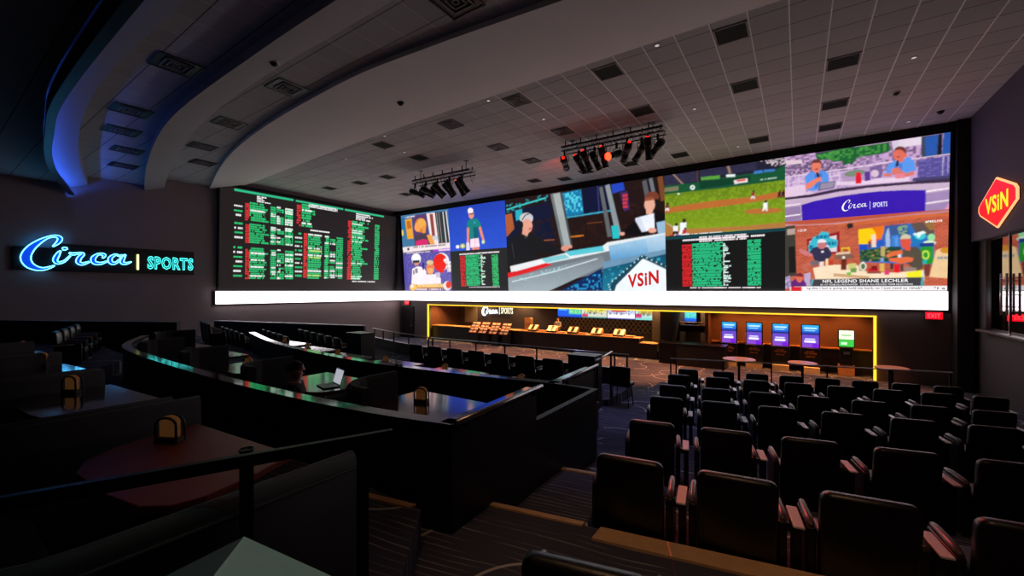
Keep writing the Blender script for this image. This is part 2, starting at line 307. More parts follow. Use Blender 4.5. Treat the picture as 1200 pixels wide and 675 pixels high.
PICS={
'A':[('P',(70,120,160),[-0.49,3.49,5.84,3.14,5.59,-0.65,-0.83,-0.37]),('P',(240,165,45),[0.5,2.81,1.26,2.86,1.38,1.23,0.67,1.23]),('P',(200,110,40),[0.66,2.68,1.13,2.7,1.25,2.06,0.71,2.05]),('P',(90,60,110),[1.36,3.07,3.06,3.07,3.16,1.23,1.46,1.13]),('P',(245,225,228),[3.02,3.07,3.95,3.05,4.22,0.61,3.42,0.6]),('P',(150,70,60),[3.37,2.98,3.73,2.97,3.88,1.18,3.53,1.16]),('P',(45,55,58),[3.95,3.05,5.2,3.02,5.41,0.62,4.19,0.59]),('P',(250,240,245),[4.78,3.02,4.98,0.67,5.06,0.67,4.85,3.02]),('P',(170,150,150),[4.34,3.01,4.54,0.64,4.6,0.65,4.4,3.0]),('P',(200,190,190),[4.12,2.99,4.27,0.72,4.31,0.72,4.16,2.98]),('P',(250,240,245),[5.1,3.03,5.38,0.32,5.46,0.32,5.18,3.03]),('P',(215,130,45),[2.98,2.16,2.89,1.91,2.69,1.73,2.42,1.64,2.12,1.66,1.85,1.8,1.68,2.02,1.63,2.28,1.72,2.52,1.93,2.71,2.21,2.79,2.51,2.76,2.76,2.63,2.93,2.41]),('P',(235,175,80),[2.89,2.31,2.84,2.15,2.69,2.03,2.5,1.97,2.28,1.99,2.1,2.08,1.97,2.23,1.94,2.4,2.0,2.56,2.14,2.68,2.34,2.73,2.55,2.71,2.74,2.62,2.86,2.48]),('P',(250,160,85),[2.31,2.05,2.27,1.9,2.15,1.78,2.0,1.72,1.83,1.74,1.69,1.82,1.59,1.95,1.57,2.11,1.62,2.27,1.73,2.38,1.89,2.44,2.05,2.42,2.2,2.34,2.29,2.21]),('P',(230,150,70),[2.52,2.23,2.91,2.03,2.78,1.37,2.45,1.26]),('P',(75,60,75),[1.53,1.41,2.14,1.53,2.79,1.57,3.62,0.76,3.73,0.56,1.5,0.61]),('P',(215,40,110),[1.61,0.99,2.51,1.1,3.02,1.0,3.05,0.64,1.63,0.64]),('P',(240,160,75),[2.92,1.39,3.42,1.37,3.81,0.64,3.27,0.63]),('P',(200,205,215),[3.55,1.26,4.09,1.28,4.14,0.95,3.64,0.93]),('P',(245,228,230),[-0.04,0.58,5.44,0.64,5.5,0.19,0.1,0.13]),('R',((90,80,90),1,1),[1.32,4.95,0.42,0.58]),('P',(60,60,80),[0.56,0.5,0.82,0.51,0.83,0.3,0.59,0.29]),('P',(90,72,115),[0.13,0.14,3.58,0.21,3.59,-0.07,0.18,-0.13]),('R',((250,240,245),1,1),[0.43,3.23,0.01,0.11]),('P',(165,65,200),[3.55,0.21,5.53,0.23,5.54,-0.09,3.56,-0.09]),('R',((250,240,245),1,1),[4.16,5.36,0.04,0.2]),('P',(250,220,100),[-0.09,2.0,0.19,2.0,0.22,1.57,-0.03,1.54]),('P',(40,110,170),[-0.08,2.99,0.44,2.96,0.43,2.01,-0.02,2.0]),('R',((250,240,245),1,1),[0.52,1.69,2.95,3.06])],
'B':[('P',(88,78,165),[-0.75,3.7,6.52,3.69,6.26,-0.32,-1.1,-0.36]),('N',((88,78,165),(150,135,205),0.059,0.8),[0.25,3.0,5.63,3.16,5.67,0.54,0.47,0.47]),('P',(248,244,248),[2.13,2.62,2.06,2.43,1.89,2.28,1.66,2.2,1.41,2.21,1.19,2.3,1.05,2.47,1.01,2.67,1.08,2.87,1.25,3.02,1.49,3.1,1.73,3.08,1.95,2.99,2.09,2.82]),('P',(40,50,62),[1.1,2.53,1.99,2.54,1.91,2.31,1.21,2.29]),('P',(225,140,100),[1.3,2.31,1.85,2.32,1.78,2.11,1.36,2.11]),('P',(250,240,245),[1.04,1.84,1.69,2.03,2.37,1.91,2.66,1.56,2.51,0.37,0.78,0.31,0.91,1.05]),('P',(150,140,160),[1.34,1.85,1.68,1.89,1.68,1.5,1.38,1.46]),('P',(60,60,80),[1.13,1.69,1.27,1.74,1.27,1.39,1.14,1.37]),('P',(60,45,110),[2.47,2.04,2.45,1.9,2.41,1.78,2.35,1.72,2.29,1.72,2.24,1.79,2.22,1.91,2.22,2.05,2.24,2.2,2.29,2.32,2.34,2.38,2.4,2.38,2.45,2.31,2.47,2.19]),('P',(250,236,242),[1.87,1.01,2.68,1.36,3.78,1.36,4.24,1.0,4.23,0.39,1.86,0.37]),('P',(232,145,85),[3.58,1.79,3.52,1.57,3.38,1.41,3.19,1.32,2.99,1.32,2.81,1.42,2.69,1.6,2.67,1.81,2.73,2.03,2.87,2.19,3.06,2.28,3.26,2.27,3.44,2.17,3.55,2.0]),('P',(225,200,150),[3.52,2.27,3.48,2.2,3.36,2.14,3.2,2.11,3.03,2.12,2.87,2.16,2.77,2.23,2.73,2.31,2.78,2.38,2.89,2.44,3.06,2.47,3.23,2.46,3.38,2.42,3.49,2.35]),('P',(240,90,80),[2.85,1.98,3.42,1.99,3.41,1.9,2.85,1.89]),('P',(250,175,110),[3.46,1.62,3.42,1.53,3.33,1.45,3.2,1.41,3.06,1.41,2.93,1.46,2.85,1.54,2.83,1.64,2.87,1.74,2.96,1.81,3.09,1.85,3.23,1.85,3.35,1.8,3.43,1.72]),('P',(240,236,240),[5.22,2.27,5.12,1.98,4.89,1.74,4.56,1.62,4.19,1.63,3.87,1.78,3.66,2.03,3.6,2.34,3.71,2.64,3.95,2.87,4.29,2.99,4.65,2.97,4.96,2.82,5.17,2.57]),('P',(236,30,18),[5.01,2.22,4.92,1.92,4.7,1.69,4.39,1.56,4.05,1.57,3.75,1.71,3.56,1.97,3.5,2.28,3.6,2.58,3.83,2.81,4.15,2.93,4.48,2.92,4.77,2.77,4.96,2.52]),('P',(236,30,18),[4.04,1.61,4.72,1.59,4.48,1.43,4.03,1.5]),('P',(205,190,200),[4.87,2.29,5.55,2.3,5.58,1.56,4.96,1.46]),('P',(250,250,250),[4.76,2.17,5.6,2.21,5.6,2.27,4.76,2.24]),('P',(250,250,250),[4.82,1.87,5.61,1.91,5.6,1.97,4.81,1.93]),('P',(250,250,250),[5.06,2.3,5.18,1.49,5.27,1.5,5.15,2.3]),('P',(245,235,235),[5.03,2.39,5.0,2.33,4.94,2.29,4.86,2.27,4.76,2.27,4.68,2.3,4.63,2.35,4.61,2.41,4.64,2.46,4.7,2.5,4.78,2.53,4.87,2.52,4.95,2.49,5.01,2.45]),('P',(200,190,210),[3.64,1.45,4.18,1.49,4.19,1.16,3.77,1.06]),('P',(215,140,40),[0.73,0.54,4.65,0.6,4.69,0.16,0.69,0.08]),('R',((250,230,160),2,1),[1.56,4.5,0.33,0.56]),('P',(95,60,110),[0.7,0.22,4.67,0.27,4.71,0.06,0.69,0.0]),('R',((250,240,245),1,1),[1.38,4.39,0.08,0.22]),('P',(235,225,225),[5.33,0.42,5.28,0.26,5.14,0.13,4.96,0.06,4.76,0.06,4.59,0.13,4.47,0.26,4.44,0.42,4.5,0.58,4.63,0.71,4.81,0.78,5.01,0.78,5.18,0.7,5.3,0.58]),('P',(230,60,30),[5.33,0.49,5.3,0.37,5.21,0.27,5.09,0.22,4.96,0.22,4.84,0.27,4.77,0.37,4.75,0.5,4.78,0.62,4.87,0.72,4.99,0.77,5.13,0.77,5.24,0.71,5.31,0.61]),('P',(250,190,80),[1.46,0.33,1.4,0.21,1.27,0.11,1.1,0.06,0.9,0.06,0.73,0.11,0.61,0.21,0.58,0.33,0.63,0.45,0.76,0.55,0.94,0.6,1.14,0.6,1.31,0.55,1.42,0.45]),('P',(250,240,245),[1.13,0.41,1.1,0.35,1.04,0.3,0.96,0.28,0.87,0.28,0.79,0.3,0.74,0.35,0.72,0.41,0.75,0.47,0.81,0.52,0.89,0.55,0.98,0.55,1.06,0.52,1.11,0.47]),('P',(80,40,60),[5.35,0.65,5.64,0.67,5.63,0.11,5.37,0.09])],
'C':[('P',(34,66,190),[-0.99,3.69,5.97,3.17,5.77,-0.82,-1.29,-0.51]),('G',((32,62,178),(44,84,210)),[-0.99,3.69,5.97,3.17,5.81,-0.15,-1.26,-0.08]),('P',(22,128,128),[1.87,2.11,2.15,2.27,2.82,2.25,3.08,1.92,3.17,1.65,2.9,1.61,2.84,0.83,2.04,0.83,2.01,1.61,1.76,1.65]),('P',(12,95,105),[2.41,1.68,2.9,1.63,2.84,0.83,2.43,0.84]),('P',(235,140,105),[1.79,1.65,2.02,1.65,1.92,0.43,1.73,0.48]),('P',(235,140,105),[2.91,1.61,3.13,1.65,3.38,0.74,3.22,0.66,3.06,1.02]),('P',(235,140,105),[3.41,0.65,3.39,0.6,3.36,0.56,3.31,0.54,3.26,0.54,3.22,0.57,3.19,0.61,3.18,0.67,3.19,0.72,3.23,0.76,3.28,0.78,3.33,0.77,3.37,0.75,3.4,0.7]),('P',(252,222,235),[2.06,0.82,2.86,0.85,2.94,0.22,2.05,0.19]),('P',(225,190,210),[2.49,0.83,2.57,0.83,2.53,0.2,2.45,0.2]),('P',(232,135,115),[2.19,0.2,2.88,0.2,2.89,-0.27,2.24,-0.25]),('P',(34,66,190),[2.53,0.09,2.58,0.09,2.59,-0.27,2.52,-0.27]),('P',(225,215,225),[1.67,0.6,1.97,0.58,2.0,-0.16,1.62,-0.18]),('P',(235,150,118),[2.53,2.56,2.5,2.43,2.42,2.33,2.32,2.28,2.21,2.29,2.11,2.36,2.04,2.47,2.03,2.61,2.06,2.74,2.14,2.84,2.24,2.88,2.36,2.87,2.45,2.8,2.52,2.69]),('P',(250,240,245),[2.48,2.85,2.45,2.76,2.37,2.7,2.27,2.67,2.15,2.68,2.04,2.73,1.97,2.81,1.95,2.9,1.98,2.99,2.06,3.05,2.17,3.08,2.29,3.06,2.39,3.01,2.46,2.94]),('P',(250,240,245),[1.97,2.84,2.46,2.85,2.45,2.71,2.01,2.69]),('P',(90,50,60),[2.07,2.69,2.5,2.68,2.49,2.6,2.09,2.6]),('P',(205,222,165),[3.43,0.53,3.41,0.47,3.36,0.43,3.3,0.41,3.23,0.41,3.17,0.44,3.13,0.49,3.12,0.55,3.14,0.6,3.18,0.65,3.25,0.67,3.32,0.66,3.38,0.63,3.42,0.59]),('P',(250,240,245),[0.97,0.32,0.95,0.27,0.9,0.23,0.82,0.21,0.74,0.22,0.67,0.24,0.62,0.29,0.61,0.35,0.63,0.4,0.68,0.44,0.76,0.46,0.84,0.46,0.91,0.43,0.96,0.38]),('P',(185,195,70),[1.56,0.34,1.53,0.27,1.45,0.21,1.34,0.18,1.23,0.19,1.12,0.23,1.05,0.29,1.03,0.37,1.06,0.45,1.14,0.51,1.25,0.53,1.36,0.53,1.47,0.49,1.54,0.42]),('P',(240,240,220),[1.41,0.35,1.39,0.32,1.36,0.29,1.31,0.27,1.27,0.28,1.22,0.3,1.19,0.33,1.18,0.36,1.2,0.4,1.23,0.43,1.28,0.44,1.33,0.44,1.37,0.42,1.4,0.39]),('P',(80,200,230),[2.63,1.98,2.62,1.96,2.6,1.94,2.58,1.94,2.55,1.94,2.52,1.95,2.5,1.97,2.5,1.99,2.51,2.01,2.52,2.03,2.55,2.04,2.58,2.04,2.61,2.02,2.62,2.0]),('P',(30,150,175),[0.14,-0.15,4.24,-0.14,5.34,-0.11,5.33,-0.06,4.24,-0.09,0.14,-0.1])],
'D':[('P',(36,36,38),[-1.2,3.84,5.95,3.37,5.75,-0.48,-1.52,-0.55]),('R',((250,240,245),2,1),[0.93,4.67,2.71,2.83]),('R',((228,36,44),26,1),[0.96,1.46,0.35,2.64]),('R',((46,205,130),26,0.75),[1.52,3.1,0.41,2.68]),('R',((225,250,235),26,0.1),[2.97,3.47,0.46,2.67]),('R',((60,205,120),26,1),[3.97,4.54,0.36,2.59]),('R',((250,240,245),1,1),[1.73,4.59,0.27,0.35])],
'E':[('P',(34,20,20),[-2.23,9.3,11.74,7.79,11.61,-0.42,-2.82,-0.57]),('N',((20,26,48),(30,170,190),0.132,0.72),[0.01,5.94,3.37,6.32,3.67,5.9,-0.01,5.41]),('P',(60,200,200),[0.16,5.59,1.3,5.75,3.31,6.01,3.28,6.1,1.27,5.84,0.13,5.68]),('P',(16,22,50),[-0.01,5.41,3.6,5.8,3.93,3.04,-0.14,3.06]),('N',((34,20,20),(44,25,20),0.18,0.6),[0.53,4.66,7.87,4.84,9.85,3.81,7.82,2.84,3.16,2.75]),('P',(175,90,50),[-0.02,5.3,0.56,5.35,0.72,4.29,0.05,3.76]),('P',(40,170,190),[0.85,5.5,1.41,5.55,1.45,4.92,0.89,4.8]),('P',(20,120,170),[4.36,6.19,5.78,6.26,5.9,4.79,4.73,4.7]),('N',((20,120,170),(90,215,235),0.15,0.62),[4.42,6.13,5.72,6.22,5.85,4.96,4.74,4.92]),('P',(15,20,52),[5.9,6.25,7.71,6.45,7.77,4.8,5.96,4.79]),('P',(60,170,200),[4.73,4.61,7.67,4.72,7.66,4.8,4.72,4.69]),('P',(60,60,120),[6.82,6.42,6.88,4.79,6.94,4.79,6.88,6.42]),('P',(210,120,40),[4.68,3.38,5.86,3.4,5.86,3.48,4.68,3.46]),('P',(160,85,40),[2.66,3.31,3.82,3.29,3.81,3.35,2.66,3.38]),('P',(110,60,30),[6.11,4.12,7.11,4.13,7.11,4.19,6.11,4.18]),('P',(165,172,172),[3.62,6.23,4.3,6.25,4.96,2.76,4.35,2.63]),('P',(110,118,120),[3.62,6.23,3.81,6.26,4.53,2.67,4.35,2.63]),('P',(70,76,80),[4.3,6.25,4.48,6.23,5.08,2.75,4.96,2.76]),('P',(95,98,102),[6.95,6.21,7.17,6.23,7.67,3.25,7.4,3.22]),('P',(140,150,155),[7.33,6.25,7.6,6.32,8.25,3.31,7.93,3.23]),('P',(90,92,100),[9.52,6.18,9.76,6.24,9.97,5.08,9.73,4.97]),('P',(110,118,128),[9.9,6.27,10.09,6.29,10.3,5.18,10.11,5.11]),('P',(36,70,190),[7.7,6.25,8.43,6.29,8.52,5.84,7.79,5.74]),('P',(60,40,90),[8.21,5.74,8.67,5.77,8.79,4.69,8.44,4.63]),('R',((225,60,60),4,0.8),[8.38,8.68,4.78,5.63]),('N',((34,20,20),(50,28,22),0.18,0.7),[8.68,6.21,9.52,6.23,9.67,4.4,8.78,4.4]),('P',(120,70,40),[10.37,6.29,10.65,6.34,10.8,4.98,10.53,4.96]),('P',(24,24,28),[-0.05,1.92,0.09,3.22,0.77,3.88,1.34,4.07,2.02,3.95,2.8,3.5,3.49,3.01,4.65,2.72,4.65,2.5,3.46,2.46,2.63,2.67,2.34,2.12,1.65,1.74]),('P',(60,62,70),[1.41,4.0,1.69,4.1,1.81,3.69,1.59,3.53]),('P',(52,52,58),[0.42,3.31,0.59,2.3,0.66,2.31,0.49,3.32]),('P',(205,200,205),[2.26,4.84,2.2,4.68,2.05,4.57,1.83,4.52,1.59,4.54,1.37,4.63,1.22,4.78,1.18,4.94,1.24,5.1,1.4,5.21,1.62,5.26,1.86,5.24,2.07,5.14,2.22,5.0]),('P',(228,160,138),[2.19,4.34,2.14,4.13,2.01,3.98,1.84,3.9,1.65,3.91,1.49,4.02,1.38,4.2,1.35,4.41,1.4,4.62,1.52,4.78,1.7,4.85,1.88,4.83,2.05,4.73,2.15,4.55]),('P',(228,160,138),[1.42,4.23,1.89,3.97,1.74,3.69,1.33,3.89]),('P',(25,25,30),[1.46,4.46,1.44,4.34,1.39,4.24,1.32,4.19,1.24,4.2,1.18,4.26,1.14,4.36,1.13,4.49,1.15,4.61,1.2,4.71,1.27,4.76,1.34,4.75,1.41,4.69,1.45,4.58]),('P',(30,30,34),[1.41,4.79,1.69,5.1,1.95,5.12,1.93,5.19,1.64,5.15,1.34,4.83]),('P',(205,110,100),[1.9,4.25,2.17,4.28,2.1,4.12,1.89,4.08]),('P',(30,30,34),[2.17,4.03,2.7,4.1,2.69,4.15,2.15,4.08]),('P',(225,150,130),[4.8,2.71,4.78,2.64,4.7,2.58,4.59,2.55,4.47,2.56,4.36,2.6,4.28,2.67,4.26,2.74,4.29,2.82,4.37,2.87,4.48,2.9,4.6,2.89,4.71,2.85,4.78,2.79]),('P',(225,150,130),[5.05,2.8,5.03,2.76,4.99,2.72,4.93,2.71,4.86,2.71,4.8,2.73,4.76,2.77,4.75,2.82,4.77,2.87,4.81,2.9,4.87,2.92,4.94,2.92,4.99,2.89,5.03,2.85]),('P',(16,14,18),[8.2,3.31,8.87,3.9,9.28,4.25,9.67,4.45,10.33,4.52,10.83,4.19,11.05,3.7,11.04,3.05,9.35,3.18]),('P',(120,62,42),[10.44,5.21,10.4,5.08,10.3,4.99,10.15,4.95,9.98,4.97,9.83,5.05,9.72,5.17,9.69,5.3,9.73,5.43,9.84,5.53,9.99,5.56,10.16,5.54,10.31,5.46,10.41,5.35]),('P',(232,170,148),[10.21,4.81,10.18,4.65,10.1,4.53,9.98,4.47,9.84,4.49,9.72,4.57,9.64,4.72,9.62,4.88,9.65,5.05,9.74,5.17,9.86,5.23,9.99,5.21,10.11,5.12,10.19,4.98]),('P',(232,170,148),[9.72,4.59,10.1,4.5,10.0,4.27,9.72,4.35]),('P',(20,20,24),[10.39,4.89,10.38,4.79,10.35,4.71,10.31,4.67,10.27,4.67,10.23,4.72,10.21,4.81,10.2,4.91,10.21,5.01,10.24,5.09,10.28,5.13,10.32,5.12,10.36,5.07,10.38,4.99]),('P',(150,80,60),[9.64,5.26,10.16,5.24,10.06,5.07,9.68,5.07]),('P',(236,240,250),[9.08,4.17,10.14,4.35,10.17,3.45,9.45,3.36]),('P',(215,222,240),[9.08,4.07,9.37,4.24,9.69,3.39,9.45,3.36]),('P',(232,165,145),[10.26,3.39,10.24,3.33,10.17,3.29,10.08,3.27,9.97,3.28,9.88,3.31,9.81,3.37,9.79,3.43,9.82,3.49,9.88,3.54,9.98,3.56,10.08,3.55,10.18,3.51,10.24,3.46]),('P',(232,165,145),[8.45,3.34,8.44,3.3,8.39,3.27,8.33,3.26,8.26,3.26,8.2,3.28,8.16,3.32,8.15,3.37,8.16,3.41,8.21,3.44,8.27,3.45,8.34,3.45,8.4,3.43,8.44,3.39]),('P',(150,186,215),[10.27,3.82,10.87,3.9,10.95,3.2,10.35,3.2]),('P',(40,190,195),[7.64,3.86,8.06,3.87,8.14,3.12,7.72,3.1]),('P',(112,120,128),[-0.08,1.26,6.73,2.6,11.0,3.15,11.02,1.93,-0.16,-0.24]),('P',(232,236,238),[0.23,1.73,3.13,2.19,5.13,2.53,7.01,2.69,7.4,2.92,11.0,3.24,10.99,2.96,6.72,2.29,3.12,1.8,0.35,1.13]),('P',(90,200,215),[4.52,2.51,7.07,2.73,7.17,2.42,4.88,2.22]),('P',(130,205,215),[2.74,2.15,4.52,2.35,4.87,2.11,3.12,1.86]),('P',(222,32,38),[-0.08,1.26,3.12,1.86,3.62,1.73,1.76,1.27,-0.1,0.9]),('P',(235,235,240),[0.37,1.61,2.33,1.89,2.86,1.81,0.65,1.36]),('G',((120,130,138),(165,178,185)),[-0.1,0.9,7.05,2.17,7.25,1.6,2.64,-0.23,-0.16,-0.24]),('P',(220,235,240),[0.33,0.63,3.74,1.25,6.72,1.95,6.71,2.0,3.73,1.31,0.32,0.69]),('N',((112,120,128),(160,215,225),0.096,0.85),[0.77,1.01,4.98,1.73,5.09,1.46,1.04,0.65]),('P',(12,40,90),[3.55,-0.22,6.97,1.4,7.03,-0.21]),('N',((12,40,90),(40,150,210),0.132,0.6),[3.99,-0.11,6.91,1.25,6.93,-0.1]),('G',((165,205,230),(80,150,205)),[7.44,2.71,9.69,3.01,9.76,2.14,7.58,1.79]),('G',((190,215,235),(140,185,215)),[9.69,3.01,11.04,3.19,11.03,2.35,9.76,2.18]),('P',(110,150,180),[7.04,1.76,11.03,2.35,11.02,2.02,7.08,1.35]),('G',((16,70,100),(30,130,160)),[7.02,1.35,11.02,2.12,10.98,-0.19,6.98,-0.21]),('N',((18,80,110),(60,170,200),0.18,0.75),[7.13,1.29,11.02,2.02,11.01,1.56,7.21,0.31]),('P',(20,70,90),[7.36,-0.21,7.6,0.56,9.42,2.1,11.01,1.32,10.98,-0.19]),('P',(238,246,250),[7.68,-0.2,7.86,0.36,9.47,1.86,11.0,1.09,10.98,-0.19]),('P',(215,250,250),[7.42,0.41,7.42,0.39,7.4,0.38,7.39,0.37,7.37,0.37,7.35,0.38,7.34,0.39,7.33,0.41,7.34,0.43,7.35,0.44,7.37,0.45,7.39,0.45,7.41,0.44,7.42,0.43]),('P',(215,250,250),[7.66,0.6,7.65,0.58,7.64,0.57,7.62,0.56,7.6,0.56,7.59,0.57,7.58,0.58,7.57,0.6,7.58,0.62,7.59,0.63,7.61,0.64,7.63,0.64,7.64,0.63,7.65,0.61]),('P',(215,250,250),[7.89,0.78,7.89,0.76,7.88,0.75,7.86,0.74,7.84,0.74,7.82,0.75,7.81,0.76,7.81,0.78,7.81,0.8,7.82,0.81,7.84,0.82,7.86,0.82,7.88,0.81,7.89,0.8]),('P',(215,250,250),[8.12,0.96,8.12,0.94,8.11,0.93,8.09,0.92,8.07,0.92,8.06,0.93,8.04,0.95,8.04,0.96,8.04,0.98,8.06,0.99,8.07,1.0,8.09,1.0,8.11,0.99,8.12,0.98]),('P',(215,250,250),[8.35,1.14,8.35,1.12,8.34,1.11,8.32,1.1,8.3,1.1,8.29,1.11,8.27,1.12,8.27,1.14,8.27,1.16,8.29,1.17,8.3,1.18,8.32,1.18,8.34,1.17,8.35,1.16]),('P',(215,250,250),[8.58,1.32,8.57,1.3,8.56,1.29,8.55,1.28,8.53,1.28,8.51,1.29,8.5,1.3,8.5,1.32,8.5,1.34,8.51,1.35,8.53,1.36,8.55,1.36,8.56,1.35,8.58,1.33]),('P',(215,250,250),[8.8,1.49,8.8,1.47,8.79,1.46,8.77,1.45,8.75,1.45,8.74,1.46,8.73,1.48,8.72,1.49,8.73,1.51,8.74,1.52,8.75,1.53,8.77,1.53,8.79,1.52,8.8,1.51]),('P',(215,250,250),[9.02,1.66,9.02,1.65,9.01,1.63,8.99,1.63,8.98,1.63,8.96,1.64,8.95,1.65,8.94,1.67,8.95,1.68,8.96,1.7,8.98,1.7,8.99,1.7,9.01,1.7,9.02,1.68]),('P',(215,250,250),[9.24,1.84,9.24,1.82,9.23,1.81,9.21,1.8,9.19,1.8,9.18,1.81,9.17,1.82,9.16,1.84,9.17,1.86,9.18,1.87,9.2,1.88,9.21,1.88,9.23,1.87,9.24,1.85]),('P',(215,250,250),[9.46,2.0,9.46,1.99,9.44,1.97,9.43,1.97,9.41,1.97,9.4,1.98,9.39,1.99,9.38,2.01,9.39,2.03,9.4,2.04,9.41,2.04,9.43,2.04,9.45,2.04,9.46,2.02]),('P',(215,250,250),[9.46,2.0,9.46,1.99,9.44,1.97,9.43,1.97,9.41,1.97,9.4,1.98,9.39,1.99,9.38,2.01,9.39,2.03,9.4,2.04,9.41,2.04,9.43,2.04,9.45,2.04,9.46,2.02]),('P',(215,250,250),[9.73,1.88,9.73,1.86,9.72,1.85,9.7,1.84,9.68,1.84,9.67,1.85,9.66,1.87,9.66,1.88,9.66,1.9,9.67,1.91,9.69,1.92,9.7,1.92,9.72,1.91,9.73,1.9]),('P',(215,250,250),[10.0,1.75,10.0,1.74,9.99,1.73,9.97,1.72,9.95,1.72,9.94,1.73,9.93,1.74,9.92,1.76,9.93,1.77,9.94,1.79,9.96,1.79,9.97,1.79,9.99,1.79,10.0,1.77]),('P',(215,250,250),[10.27,1.63,10.26,1.62,10.25,1.6,10.24,1.6,10.22,1.6,10.2,1.6,10.19,1.62,10.19,1.64,10.2,1.65,10.21,1.66,10.22,1.67,10.24,1.67,10.25,1.66,10.26,1.65]),('P',(215,250,250),[10.53,1.51,10.52,1.49,10.51,1.48,10.5,1.47,10.48,1.48,10.47,1.48,10.46,1.5,10.45,1.51,10.46,1.53,10.47,1.54,10.48,1.55,10.5,1.55,10.52,1.54,10.53,1.53]),('P',(215,250,250),[10.79,1.39,10.78,1.37,10.77,1.36,10.76,1.36,10.74,1.36,10.73,1.36,10.72,1.38,10.71,1.39,10.72,1.41,10.73,1.42,10.74,1.43,10.76,1.43,10.77,1.42,10.78,1.41]),('P',(215,250,250),[11.04,1.27,11.04,1.26,11.03,1.24,11.01,1.24,11.0,1.24,10.98,1.25,10.97,1.26,10.97,1.28,10.98,1.29,10.99,1.3,11.0,1.31,11.02,1.31,11.03,1.3,11.04,1.29]),('P',(215,250,250),[7.42,0.41,7.42,0.39,7.4,0.38,7.39,0.37,7.37,0.37,7.35,0.38,7.34,0.39,7.33,0.41,7.34,0.43,7.35,0.44,7.37,0.45,7.39,0.45,7.41,0.44,7.42,0.43]),('P',(215,250,250),[7.47,0.26,7.46,0.24,7.45,0.23,7.44,0.22,7.42,0.22,7.4,0.23,7.39,0.24,7.38,0.26,7.39,0.28,7.4,0.29,7.42,0.3,7.44,0.3,7.45,0.29,7.47,0.28]),('P',(215,250,250),[7.52,0.1,7.51,0.08,7.5,0.07,7.48,0.06,7.47,0.06,7.45,0.07,7.44,0.09,7.43,0.1,7.44,0.12,7.45,0.14,7.47,0.14,7.49,0.14,7.5,0.13,7.52,0.12]),('P',(215,250,250),[7.57,-0.05,7.56,-0.07,7.55,-0.08,7.53,-0.09,7.51,-0.09,7.5,-0.08,7.49,-0.07,7.48,-0.05,7.49,-0.03,7.5,-0.02,7.52,-0.01,7.54,-0.01,7.55,-0.02,7.56,-0.03])],
